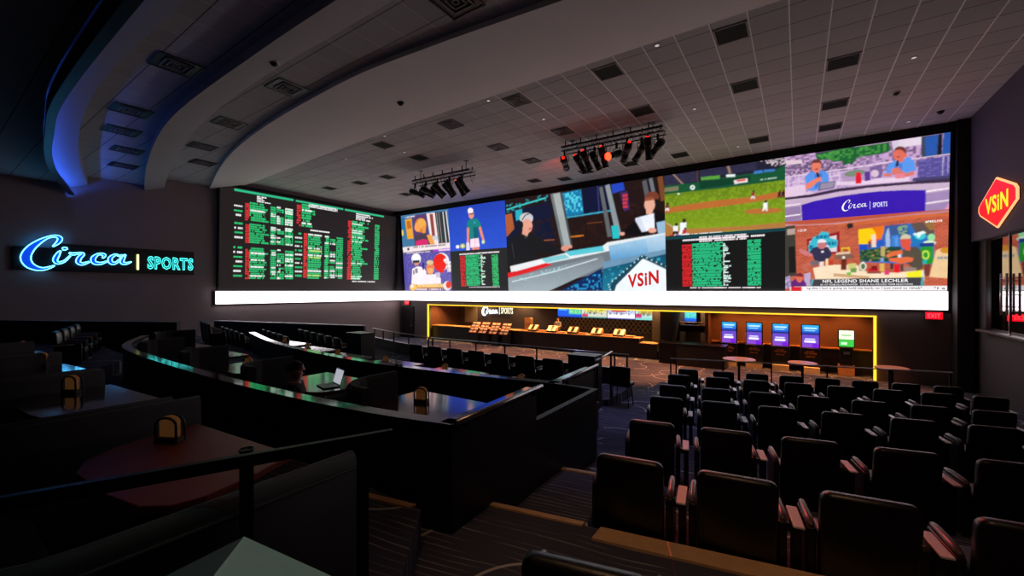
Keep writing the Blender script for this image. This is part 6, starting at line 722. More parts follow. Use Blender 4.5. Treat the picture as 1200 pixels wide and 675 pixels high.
rail('guard_rail', 'dark flat-topped rail over the booth with the red-brown table', [(-2.52, .02, Zh(-.82)), (-1.85, 1.52, Zh(-.82))], 0, [(-2.13, .9, Zh(-1.9), Zh(-.82)), (-2.5, .06, Zh(-1.9), Zh(-.82)), (-1.92, 1.38, Zh(-1.9), Zh(-.82))], flat=.016)
rail('handrail', 'pale metal handrail on the end wall of the middle booths', [(-2.50, 2.75, Zh(-1.17)), (-2.60, 4.42, Zh(-1.17))], 0, [(-2.52, 2.9, Zh(-1.24), Zh(-1.17)), (-2.58, 4.2, Zh(-1.24), Zh(-1.17))], mtop=M_METAL, r=.028)
rail('handrail', 'pale metal handrail on the end wall of the centre terrace', [(-3.34, 6.4, Zh(-1.55)), (-3.46, 8.2, Zh(-1.55))], 0, [(-3.36, 6.6, Zh(-1.64), Zh(-1.55)), (-3.45, 8.0, Zh(-1.64), Zh(-1.55))], mtop=M_METAL, r=.028)
rail('handrail', 'short pale handrail between the tall podium and the lone high chair', [(-4.08, 9.55, Zh(-1.72)), (-4.34, 11.3, Zh(-1.72))], 0, [(-4.1, 9.7, Zh(-2.98), Zh(-1.72)), (-4.33, 11.2, Zh(-3.16), Zh(-1.72))], mtop=M_METAL, r=.025)
# ------------------------------------------------------------------ podiums and lone chair
def podium(x, y, z, w, d, h, lb):
    t = thing('podium', lb, 'podium', (x, y, z))
    mb = MB(); mb.box(-w/2, w/2, -d/2, d/2, 0, h-.03, .01); obj('body', mb, M_BLACK, t)
    mb = MB(); mb.box(-w/2-.02, w/2+.02, -d/2-.02, d/2+.02, h-.03, h, .005); obj('top', mb, M_DMETAL, t)
    mb = MB(); mb.box(-w/2+.05, w/2-.05, -d/2-.012, -d/2, .1, h-.12); obj('door', mb, M_BLACK, t)
podium(-4.50, 9.85, Zh(L[4]), .72, .5, 1.36, 'tall black podium cabinet at the right end of the straight chair row')
podium(-13.05, 9.3, Zh(-2.7), .85, .6, 1.2, 'black podium box between the straight row and the slanting rows')
t = thing('bar_chair', 'lone high black chair on thin legs beyond the tall podium', 'bar chair', (-4.0, 11.2, Zh(L[5])))
mb = MB(); mb.box(-.29, .29, -.24, -.16, .55, 1.10, .03); obj('backrest', mb, M_LEATHER, t)
mb = MB(); mb.box(-.27, .27, -.2, .24, .55, .66, .03); obj('seat', mb, M_LEATHER, t)
for sx in (-1, 1):
    for sy in (-1, 1):
        mb = MB(); mb.cyl((sx*.2, sy*.17, .56), (sx*.24, sy*.2, 0), .014); obj('leg', mb, M_DMETAL, t)
# ------------------------------------------------------------------ booths
def make_booth(lb, gr, back_h, Lft, depth, m, low=0):
    """U-shaped booth: opens to +Y, width Lft, back wall at y=0"""
    t = thing('booth', lb, 'booth', (0, 0, 0), 0, gr); w = Lft
    path = [(w/2, depth), (w/2, .55)]+[(w/2-.45+.45*math.cos(a), .55-.45*math.sin(a)) for a in [PI/2*k/5 for k in range(1, 6)]]+[(-w/2+.45-.45*math.sin(a), .55-.45*math.cos(a)) for a in [PI/2*k/5 for k in range(0, 6)]]+[(-w/2, depth)]
    th = .09
    prof = [(0, 0), (0, back_h-.05), (-.015, back_h-.01), (-.045, back_h+.01), (-th+.015, back_h), (-th, back_h-.04), (-th-.03, .5), (-th-.03, 0)]
    if low:
        prof = [(0, 0), (0, low-.03), (-.045, low), (-th, low-.03), (-th-.03, .5), (-th-.03, 0)]
    mb = MB(); mb.sweep(path, prof, True, True); obj('backrest', mb, m, t)
    if low:
        pd = [(-w/2+.62, .02), (-w/2+.40, .03), (-w/2+.2, .10), (-w/2+.08, .24), (-w/2+.01, .42), (-w/2, depth)]
        mb = MB(); mb.sweep(pd, [(.0, .05), (.0, back_h-.04), (-.03, back_h), (-.09, back_h), (-.12, back_h-.04), (-.12, .05)], True, False); obj('divider', mb, m, t); back_h = low
    mb = MB(); mb.sweep(path, [(-th-.03, .08), (-th-.03, .42), (-th-.08, .46), (-.5, .46), (-.55, .42), (-.55, .36), (-.5, .08)], True, True); obj('seat', mb, m, t)
    mb = MB(); mb.sweep(path, [(.012, back_h-.09), (.012, back_h-.07), (-.0, back_h-.07), (-.0, back_h-.09)], True, True); obj('piping', mb, M_FABRIC, t)
    return t
def caddy_proto():
    t = thing('table_caddy', 'x', 'caddy')
    arch = [(-.085, 0), (-.085, .13)]+[(-.085*math.cos(a), .13+.055*math.sin(a)) for a in [PI*k/8 for k in range(1, 8)]]+[(.085, .13), (.085, 0)]
    mb = MB(); mb.tube([(x, 0, z+.008) for x, z in arch], .009, 6); mb.tube([(x, .07, z+.008) for x, z in arch], .009, 6); obj('frame', mb, M_BLACK, t)
    mb = MB(); mb.box(-.09, .09, -.012, .085, 0, .045, .004); obj('tray', mb, mat('dark_brown_tray', (52, 30, 20), .5), t)
    mb = MB(); mb.plate([(x*.88, .04+z*.88) for x, z in arch[1:-1]]+[(.072, .03), (-.072, .03)], (0, .02, .0), (1, 0, 0), (0, 0, 1), -.03); obj('card_stack', mb, M_AMBER, t)
    return t
CAD = caddy_proto(); cadf = [True]
def caddy(x, y, z, rz, lb):
    lb = 'arched table caddy with amber cards '+lb
    if cadf[0]: CAD.location = (x, y, z); CAD.rotation_euler = (0, 0, rz); CAD['label'] = lb; CAD['group'] = 'caddies on the tables'; cadf[0] = False
    else: place(CAD, (x, y, z), rz, lb, 'caddies on the tables')
def table(x, y, ztop, zf, w, d, m, lb, gr, rnd=.35, rz=0, front=None):
    t = thing('booth_table', lb, 'table', (x, y, zf), rz, gr); H = ztop-zf
    r = rnd; pts = [(w/2, d/2), (-w/2, d/2)]+[(-w/2+r-r*math.cos(a), -d/2+r-r*math.sin(a)) for a in [PI/2*k/5 for k in range(6)]]+[(w/2-r+r*math.sin(a), -d/2+r-r*math.cos(a)) for a in [PI/2*k/5 for k in range(6)]]
    if front: pts = front
    mb = MB(); mb.prism(pts, H-.045, H, .006); obj('tabletop', mb, m, t)
    mb = MB(); mb.cyl((0, 0, .03), (0, 0, H-.045), .045); obj('pedestal', mb, M_DMETAL, t)
    mb = MB(); mb.lathe([(.28, 0), (.28, .012), (.06, .035)]); obj('base', mb, M_DMETAL, t)
    return t
gA = 'charcoal booths of the nearest terrace'; gB = 'booths of the middle terrace'
pA = make_booth('x', gA, .93, 2.42, 1.72, M_FABRIC)
names = ['nearest charcoal booth around the red-brown table', 'second charcoal booth of the near terrace, holding the table with blue reflections', 'third charcoal booth along the near terrace', 'fourth charcoal booth along the near terrace, far left']
for i in range(4):
    x = -3.38-2.5*i
    if i == 0: pA.location = (x, -.2, Zh(-1.9)); pA['label'] = names[0]
    else: place(pA, (x, -.35-.0*i, Zh(-1.9)), 0, names[i], gA)
tn = ['large red-brown table in the nearest booth', 'glossy dark table with blue reflections at the left', 'third table of the near terrace, faint purple', 'fourth table of the near terrace, far left']
for i in range(4):
    table(-3.5-2.58*i-(.1 if i else 0), 1.05, Zh(-1.15), Zh(-1.9), 1.38, 1.05, M_TABLER if i == 0 else M_TABLEK, tn[i], 'tables of the near terrace', .38, front=[(a+3.5, b-1.05) for a, b in ((-2.95, 1.54), (-4.3, 1.42), (-4.26, 1.15), (-4.14, .86), (-3.98, .68), (-3.76, .6), (-3.2, .64), (-2.9, .70), (-2.77, .8), (-2.74, .95), (-2.8, 1.2))])
caddy(-3.92, 1.10, Zh(-1.15), .5, 'on the red-brown table'); caddy(-6.72, 1.02, Zh(-1.15), .5, 'on the table with blue reflections'); caddy(-9.55, 1.15, Zh(-1.15), .5, 'on the third near-terrace table, lit orange'); caddy(-12.1, 1.2, Zh(-1.15), .5, 'on the far left near-terrace table')
t = thing('ashtray', 'small dark ashtray near the far right corner of the red-brown table', 'ashtray', (-3.22, 1.36, Zh(-1.15))); mb = MB(); mb.lathe([(.03, 0), (.045, .012), (.05, .035), (.042, .035), (.036, .014)]); obj('dish', mb, M_DMETAL, t)
pB = make_booth('x', gB, 1.10, 2.42, .95, M_FABRIC, .86)
nB = ['dark booth at the right end of the middle terrace', 'dark booth where the person sits', 'third dark booth of the middle terrace', 'fourth dark booth of the middle terrace', 'last dark booth of the middle terrace, far left']
for i in range(5):
    x = -3.42-2.5*i; y = 2.72+(0.02 if i < 3 else .06 if i == 3 else .4)
    if i == 0: pB0 = make_booth(nB[0], gB, 1.10, 1.95, .95, M_FABRIC, .86); pB0.location = (-3.66, y+.12, Zh(-2.2))
    elif i == 1: pB.location = (x, y, Zh(-2.2)); pB['label'] = nB[1]
    else: place(pB, (x, y+(.25 if i == 4 else 0), Zh(-2.2)), -.35 if i == 4 else 0, nB[i], gB)
tb = ['glossy table with orange and blue reflections in the right middle booth', 'glossy table in front of the seated person', 'third glossy table of the middle terrace', 'fourth glossy table of the middle terrace', 'far left glossy table of the middle terrace']
for i in range(5): table(-3.85-2.38*i, 3.75+(.0 if i < 3 else .15*(i-2)), Zh(-1.45), Zh(-2.2), 1.4, 1.0, M_TABLE if i else M_TABLE, tb[i], 'tables of the middle terrace', .35)
caddy(-4.02, 3.75, Zh(-1.45), .3, 'on the table in the right middle booth'); caddy(-8.55, 3.62, Zh(-1.45), .3, 'on the third middle-terrace table')
gl = thing('white_tumbler', 'white paper cup beside the caddy on the third middle-terrace table', 'cup', (-8.32, 3.66, Zh(-1.45))); mb = MB(); mb.lathe([(.03, 0), (.04, .13), (.034, .13), (.026, .01)]); obj('cup_body', mb, M_PAPER, gl); mb = MB(); mb.lathe([(.043, .12), (.043, .14), (.02, .145)]); obj('lid', mb, M_PAPER, gl)
# laptop in front of the person
lp = thing('laptop', 'open laptop with white screen in front of the seated person', 'laptop', (-5.88, 3.62, Zh(-1.45)), -.25)
mb = MB(); mb.box(-.17, .17, -.12, .12, 0, .018, .004); obj('keyboard_base', mb, M_DMETAL, lp)
ld = None
mb = MB(); mb.plate([(-.17, 0), (.17, 0), (.17, .24), (-.17, .24)], (0, .12, .018), (1, 0, 0), (0, .28, .96), -.008); ld = obj('lid', mb, M_DMETAL, lp)
mb = MB(); mb.plate([(-.155, .015), (.155, .015), (.155, .225), (-.155, .225)], (0, .119, .018), (1, 0, 0), (0, .28, .96), .002); obj('display', mb, mat('white_laptop_display', (240, 240, 250), .5, emit=.5, ecol=(235, 236, 250)), lp)
# centre terrace tables
tcn = ['pale reflecting table, rightmost of the centre terrace, by the end wall', 'centre terrace table second from the right', 'centre terrace table third from the right', 'centre terrace table fourth from the right', 'centre terrace table fifth from the right', 'centre terrace table farthest left']
for i in range(6):
    x = -4.6-2.2*i; table(x, 7.35+(.0 if x > -12 else .3 if x > -15 else .65), Zh(-1.95), Zh(-2.7), 1.5, .95, M_TABLEC, tcn[i], 'tables of the centre terrace', .1)
    caddy(x-.2, 7.3+(.0 if x > -12 else .3 if x > -15 else .65), Zh(-1.95), .2, 'on the '+['rightmost', 'second', 'third', 'fourth', 'fifth', 'sixth'][i]+' centre terrace table from the right')
# round high tables on the lower floor before the kiosks
for i, (x, y, w) in enumerate(((-2.05, 19.9, .62), (.15, 20.3, .5), (2.9, 20.9, .5))):
    t = thing('high_table', ['left round high table in front of the kiosks', 'middle round high table in front of the kiosks', 'right round high table near the end of the guard rail'][i], 'high table', (x, y, 0), 0, 'round high tables')
    mb = MB(); mb.lathe([(w, 1.03), (w, 1.07), (w-.02, 1.08)], n=28); obj('tabletop', mb, mat('pale_high_table', (150, 118, 112), .3), t)
    mb = MB(); mb.cyl((0, 0, .02), (0, 0, 1.03), .05); obj('pedestal', mb, M_DMETAL, t)
    mb = MB(); mb.lathe([(.32, 0), (.32, .015), (.07, .04)]); obj('base', mb, M_DMETAL, t)
# open betting sheet on the ledge at the bottom of the photo
sh = thing('folded_betting_sheet', 'pale folded sheet lying open on a table edge at the bottom left', 'sheet', (-1.44, .6, Zh(-.90)), 0)
def quad(mb, a, th=.004):
    v = [mb._v(q) for q in a]+[mb._v((q[0], q[1], q[2]-th)) for q in a]
    for q in ((0,1,2,3),(7,6,5,4),(0,4,5,1),(1,5,6,2),(2,6,7,3),(3,7,4,0)): mb._f([v[i] for i in q])
mb = MB(); quad(mb, [(-.14, .06, .05), (.36, .145, .03), (.42, -.30, .0), (-.0, -.08, .05)]); obj('right_leaf', mb, mat('pale_green_grey_sheet', (205, 228, 218), .6), sh)
mb = MB(); quad(mb, [(-.14, .06, .05), (-.0, -.08, .05), (-.02, -.26, .0), (-.2, -.18, .0)]); obj('left_leaf', mb, mat('grey_sheet', (88, 98, 96), .6), sh)
table(-1.12, .42, Zh(-.905), Zh(-1.6), .8, .5, M_TABLER, 'red-brown table corner under the pale sheet at the bottom left', 'x', .08)
# ------------------------------------------------------------------ betting counter in the niche
ct = thing('betting_counter', 'long dark betting counter with orange wood top under the television row', 'counter', (-15.9, 24.4, 0))
mb = MB(); mb.box(0, 8.2, 0, .12, 0, 1.12)
for k in range(1, 16): mb.box(.515*k-.006, .515*k+.006, -.012, 0, .08, 1.08)
obj('front_panel', mb, M_DWOOD, ct)
mb = MB(); mb.box(-.05, 8.25, -.10, .75, 1.12, 1.17, .01); obj('worktop', mb, M_COUNTER, ct)
mb = MB(); mb.box(8.2, 9.2, 0, .12, 0, .86); obj('low_front_panel', mb, M_DWOOD, ct)
mb = MB(); mb.box(8.2, 9.25, -.10, .75, .86, .91, .01); obj('low_worktop', mb, M_COUNTER, ct)
mb = MB(); mb.box(-.04, .0, -.02, .6, 0, 1.12); obj('end_panel', mb, M_DWOOD, ct)
cl = thing('side_counter', 'dark counter with wood top at the left end of the betting niche', 'counter', (AX0+.1, 24.5, 0))
mb = MB(); mb.box(0, 8.8, 0, .12, 0, 1.10); obj('front_panel', mb, M_BLACK, cl)
mb = MB(); mb.box(0, 8.8, -.05, .8, 1.10, 1.16, .01); obj('worktop', mb, M_COUNTER, cl)
# betting terminals
def make_terminal():
    t = thing('betting_terminal', 'x', 'terminal')
    mb = MB(); mb.box(-.34, .34, -.2, .25, 0, .10, .01); obj('base', mb, M_BLACK, t)
    mb = MB()
    v = [mb._v(c) for c in ((-.34,-.2,.1),(.34,-.2,.1),(.34,.2,.42),(-.34,.2,.42),(-.34,.25,.1),(.34,.25,.1),(.34,.25,.42),(-.34,.25,.42))]
    for q in ((0,1,2,3),(3,2,6,7),(7,6,5,4),(0,3,7,4),(1,5,6,2),(0,4,5,1)): mb._f([v[i] for i in q])
    obj('sloped_case', mb, M_COUNTER, t)
    for i, x in enumerate((-.3, -.09, .13)):
        mb = MB(); quad(mb, [(x, -.17, .135), (x+.17, -.17, .135), (x+.17, .17, .407), (x, .17, .407)]); obj('ticket_card', mb, M_PAPER if i != 1 else M_DMETAL, t)
    mb = MB(); mb.box(.40, .95, -.12, .25, 0, .08, .01); obj('document_tray', mb, M_COUNTER, t)
    return t
trm = make_terminal()
tl = ['first orange-lit betting terminal from the left, below the amber box', 'betting terminal directly in front of the clerk', 'third betting terminal from the left', 'fourth betting terminal from the left', 'rightmost betting terminal before the counter steps down']
for i, x in enumerate((-15.15, -13.65, -12.1, -10.45, -9.0)):
    if i: place(trm, (x, 24.62, 1.17), 0, tl[i], 'betting terminals')
    else: trm.location = (x, 24.62, 1.17); trm['label'] = tl[0]; trm['group'] = 'betting terminals'
t = thing('amber_box', 'upright amber box behind the first betting terminal', 'box', (-15.75, 25.0, 1.17)); mb = MB(); mb.box(-.3, .3, -.1, .1, 0, .85, .01); obj('box_body', mb, M_AMBER, t); mb = MB(); mb.box(-.25, .25, -.11, -.1, .5, .8); obj('box_face', mb, M_COUNTER, t)
# betting sheet racks
def make_rack():
    t = thing('sheet_rack', 'x', 'rack')
    fr = lambda x, s: (x, -.62+s*.62, .85+s*.78)
    for x in (-.36, -.0, .36):
        mb = MB(); mb.tube([fr(x, 0), fr(x, 1)], .02, 6); obj('upright', mb, mat('orange_rack_metal', (190, 96, 50), .4, metal=.3), t)
    for j, xc in enumerate((-.18, .18)):
        for k in range(4):
            s = .04+k*.25; a, b = fr(xc, s), fr(xc, s+.18)
            mb = MB(); quad(mb, [(xc-.14, a[1], a[2]), (xc+.14, a[1], a[2]), (xc+.14, b[1], b[2]), (xc-.14, b[1], b[2])], .02); obj('sheet_stack', mb, mat('peach_betting_sheet', (240, 200, 176), .6), t)
    for k in range(4):
        s = .02+k*.25; a = fr(0, s); mb = MB(); mb.box(-.38, .38, a[1]-.03, a[1]+.0, a[2]-.02, a[2]+.03); obj('shelf_lip', mb, mat('orange_rack_metal', (190, 96, 50)), t)
    mb = MB(); mb.box(-.3, .3, -.3, -.05, .0, .95); obj('stand', mb, M_BLACK, t)
    return t
rk = make_rack()
for i, x in enumerate((-19.95, -19.05, -18.1, -17.15)):
    lb = ['leftmost', 'second', 'third', 'rightmost'][i]+' sloped rack of betting sheets in front of the side counter, counted from the left'
    if i: place(rk, (x, 24.4, 0), 0, lb, 'sheet racks')
    else: rk.location = (x, 24.4, 0); rk['label'] = lb; rk['group'] = 'sheet racks'
# small wall sign
wsn = thing('wall_sign', 'white lit script wall sign over the sheet racks in the niche', 'sign', (-20.7, 27.9, Zh(-1.6)))
V, Fc = circa_geo(2.0); mb = MB(); vs = [mb._v((-1.65+x*1.75, 0, -.52+z*.95)) for x, z in V]
for q in Fc: mb._f([vs[i] for i in q])
obj('script_letters', mb, M_WHITELIT, wsn)
mb = MB(); mb.box(.22, .26, -.01, .01, -.35, .3); put_text(mb, 'SPORTS', (.4, 0, -.28), (1.2, 0, 0), (0, 0, .5), .02); obj('capital_letters', mb, M_CREAMLIT, wsn)
mb = MB(); mb.box(-1.7, 1.65, .02, .08, -.05, .0); obj('mount_bar', mb, M_DMETAL, wsn)
# televisions
BLU, GRN, CY = (20, 90, 220), (90, 200, 120), (60, 200, 230)
def rects(l): return [('P', c, [x0, y0, x1, y0, x1, y1, x0, y1]) for (c, x0, x1, y0, y1) in l]
tvpics = [
 rects([((18, 84, 214), 0, 1.9, 0, 1.08), ((70, 190, 150), .9, 1.9, .25, 1.08), ((60, 180, 230), .1, .8, .5, .95), ((230, 240, 250), .15, .3, .6, .9), ((20, 60, 160), 0, 1.9, 0, .12)]) + [('N', ((0,0,0), (170, 230, 140), .07, .6), [.95, .3, 1.85, .3, 1.85, 1., .95, 1.])],
 rects([((200, 205, 190), 0, 1.9, 0, 1.08), ((220, 215, 110), .3, 1.8, .4, 1.08), ((60, 120, 110), 0, 1.9, 0, .12), ((190, 60, 110), .05, .5, .12, .3)]) + [('N', ((0,0,0), (60, 50, 60), .08, .62), [.2, .3, 1.8, .3, 1.8, 1., .2, 1.])],
 rects([((190, 200, 225), 0, 1.9, 0, 1.08), ((210, 60, 70), .3, 1.3, .5, 1.0), ((235, 235, 245), 0, 1.9, .1, .35), ((80, 90, 160), 0, 1.9, 0, .1)]) + [('N', ((0,0,0), (90, 90, 120), .08, .65), [.1, .3, 1.8, .3, 1.8, 1., .1, 1.])],
 rects([((170, 210, 200), 0, 1.9, 0, 1.08), ((190, 180, 90), .3, 1.8, .4, 1.08), ((200, 50, 120), .0, .5, .1, .4), ((120, 200, 190), 0, 1.9, 0, .15)]) + [('N', ((0,0,0), (110, 60, 60), .08, .6), [.2, .3, 1.8, .3, 1.8, 1., .2, 1.])],
 rects([((18, 92, 220), 0, 1.9, 0, 1.08), ((60, 190, 200), .9, 1.9, .25, 1.08), ((50, 160, 235), .1, .8, .5, .95), ((20, 60, 160), 0, 1.9, 0, .1)]) + [('N', ((0,0,0), (120, 230, 190), .07, .6), [.95, .3, 1.85, .3, 1.85, 1., .95, 1.])]]
tvx = [(-14.85, 1.93), (-12.9, 1.9), (-10.95, 1.93), (-8.98, 1.62), (-6.7, 1.52)]
tvl = ['blue and green television, leftmost of the row behind the clerk', 'television with yellow and white picture, second of the row', 'television with pale blue and red picture, third of the row', 'television with pale green picture, last of the row before the dark column', 'lone blue television right of the dark column']
for i, (x, w) in enumerate(tvx):
    t = thing('television', tvl[i], 'television', (x, 27.66, Zh(-1.93)), 0, 'niche televisions')
    mb = MB(); mb.box(-.03, w+.03, .02, .1, -.03, 1.11, .01); obj('bezel', mb, M_BLACK, t)
    picture('picture', None, 22, lambda U, V: (U*w/1.9, 0*U, V), M_SCRS, t, shapes=tvpics[i], size=(1.9, 1.08))
    mb = MB(); mb.box(w/2-.15, w/2+.15, .1, .25, .4, .7); obj('wall_bracket', mb, M_DMETAL, t)
mb = MB(); mb.box(-15.0, -7.3, 27.94, 27.99, 1.1, Zh(-1.0)); tag(obj('lattice_panel', mb, M_LATT), 'dark diamond-patterned wall panel behind the television row', 'wall panel')
mb = MB(); mb.box(-6.5, -5.85, 24.4, 27.9, 0, Zh(-.4)); struct('wall_niche', mb, mat('niche_column_dark', (40, 34, 36), .7))
mb = MB(); mb.box(-7.2, -6.6, 25.3, 27.9, 0, Zh(-.4)); struct('wall_niche', mb, mat('niche_column_dark', (40, 34, 36)))
# dark desk in front of the niche
dk = thing('host_desk', 'large black desk standing before the niche between counter and kiosks', 'desk', (-6.3, 23.2, 0))
mb = MB(); mb.box(0, 1.0, .2, .9, 0, 1.12, .01); mb.box(1.0, 3.3, -.1, .9, 0, 1.12, .01); obj('body', mb, M_BLACK, dk)
mb = MB(); mb.box(-.03, 3.33, -.13, .95, 1.12, 1.16, .01); obj('desk_top', mb, M_DMETAL, dk)
t = thing('lit_shelf', 'orange-lit stepped shelf under the lone blue television', 'shelf', (-6.3, 26.2, 1.5))
mb = MB(); mb.box(0, 1.9, 0, .3, .55, .60); mb.box(0, 1.9, 0, .3, .38, .42); mb.box(0, .08, 0, .3, -.4, .6); obj('shelf_boards', mb, M_COUNTER, t); mb = MB(); mb.box(.08, 1.9, .26, .3, .0, .38); obj('back_board', mb, M_DWOOD, t)
# kiosks
def make_kiosk():
    t = thing('betting_kiosk', 'x', 'kiosk')
    mb = MB(); mb.box(-.36, .36, -.30, .45, .0, .28, .01); obj('plinth', mb, mat('pale_lit_plinth', (240, 214, 160), .5), t)
    mb = MB(); mb.box(-.40, .40, -.12, .45, .28, 1.18, .02); obj('cabinet', mb, M_BLACK, t)
    mb = MB(); mb.box(-.37, .37, .02, .3, 1.18, 2.32, .03); dc = obj('display_case', mb, M_DMETAL, t)
    sh = [('G', ((40, 170, 235), (20, 60, 190)), [.0, .68, .66, .68, .66, 1.08, .0, 1.08]), ('P', (190, 235, 250), [.08, .9, .58, .9, .58, .96, .08, .96]), ('P', (150, 215, 240), [.1, .8, .5, .8, .5, .84, .1, .84]), ('P', (20, 16, 30), [0, .62, .66, .62, .66, .68, 0, .68]),
          ('G', ((90, 70, 190), (130, 70, 190)), [0, 0, .66, 0, .66, .62, 0, .62]), ('P', (210, 205, 240), [.12, .38, .5, .38, .5, .44, .12, .44]), ('P', (235, 230, 250), [.1, .25, .52, .25, .52, .34, .1, .34])]
    c = [0.52, .1]; sh += [('P', (110, 30, 200), [q for k in range(12) for q in (c[0]+.13*math.cos(k*PI/6), c[1]+.13*math.sin(k*PI/6))])]
    o = picture('display', None, 40, lambda U, V: (U-.33, 0*U, V), M_SCRS, dc, shapes=sh, size=(.66, 1.08)); o.location = (0, .008, 1.2)
    mb = MB()
    for z, w_ in ((.98, .3), (.88, .5), (.74, .36)): put_text(mb, {.98: 'BET HERE', .88: 'THE FUTURE', .74: 'SIGN UP'}[z], (-w_/2, -.125, z), (w_, 0, 0), (0, 0, .07 if z != .88 else .09), .02)
    obj('front_lettering', mb, M_KTEXT, t)
    mb = MB(); mb.box(-.4, -.37, -.1, .2, 1.1, 1.75, .005); obj('side_wing', mb, M_COUNTER, t)
    return t
kx = [-3.02, -1.86, -.72, .50]
kk = make_kiosk(); kl = ['betting kiosk with blue and purple displays, leftmost of four', 'betting kiosk with blue and purple displays, second of four', 'betting kiosk with blue and purple displays, third of four', 'betting kiosk with blue and purple displays, nearest the green-topped machine']
for i, x in enumerate(kx):
    if i: place(kk, (x, 24.75, 0), 0, kl[i], 'betting kiosks')
    else: kk.location = (x, 24.75, 0); kk['label'] = kl[0]; kk['group'] = 'betting kiosks'
t = thing('cash_machine', 'slim machine with white and green lit top, right of the four kiosks', 'machine', (1.86, 24.75, 0))
mb = MB(); mb.box(-.30, .30, -.05, .4, 0, .5, .01); obj('plinth', mb, M_COUNTER, t)
mb = MB(); mb.box(-.24, .24, -.1, .4, .5, 1.32, .02); obj('cabinet', mb, M_BLACK, t)
mb = MB(); mb.box(-.3, .3, 0, .35, 1.32, 2.12, .02); obj('display_case', mb, M_DMETAL, t)
o = picture('display', None, 40, lambda U, V: (U-.27, 0*U, V), M_SCRS, t, shapes=[('P', (240, 245, 215), [0, .34, .54, .34, .54, .75, 0, .75]), ('P', (90, 170, 90), [.1, .5, .44, .5, .44, .54, .1, .54]), ('P', (60, 190, 70), [0, 0, .54, 0, .54, .33, 0, .33]), ('P', (200, 240, 200), [.08, .1, .3, .1, .3, .2, .08, .2])], size=(.54, .75)); o.location = (0, -.01, 1.35)
mb = MB(); mb.box(-.12, .12, -.12, -.1, 1.0, 1.12); obj('keypad', mb, M_METAL, t)
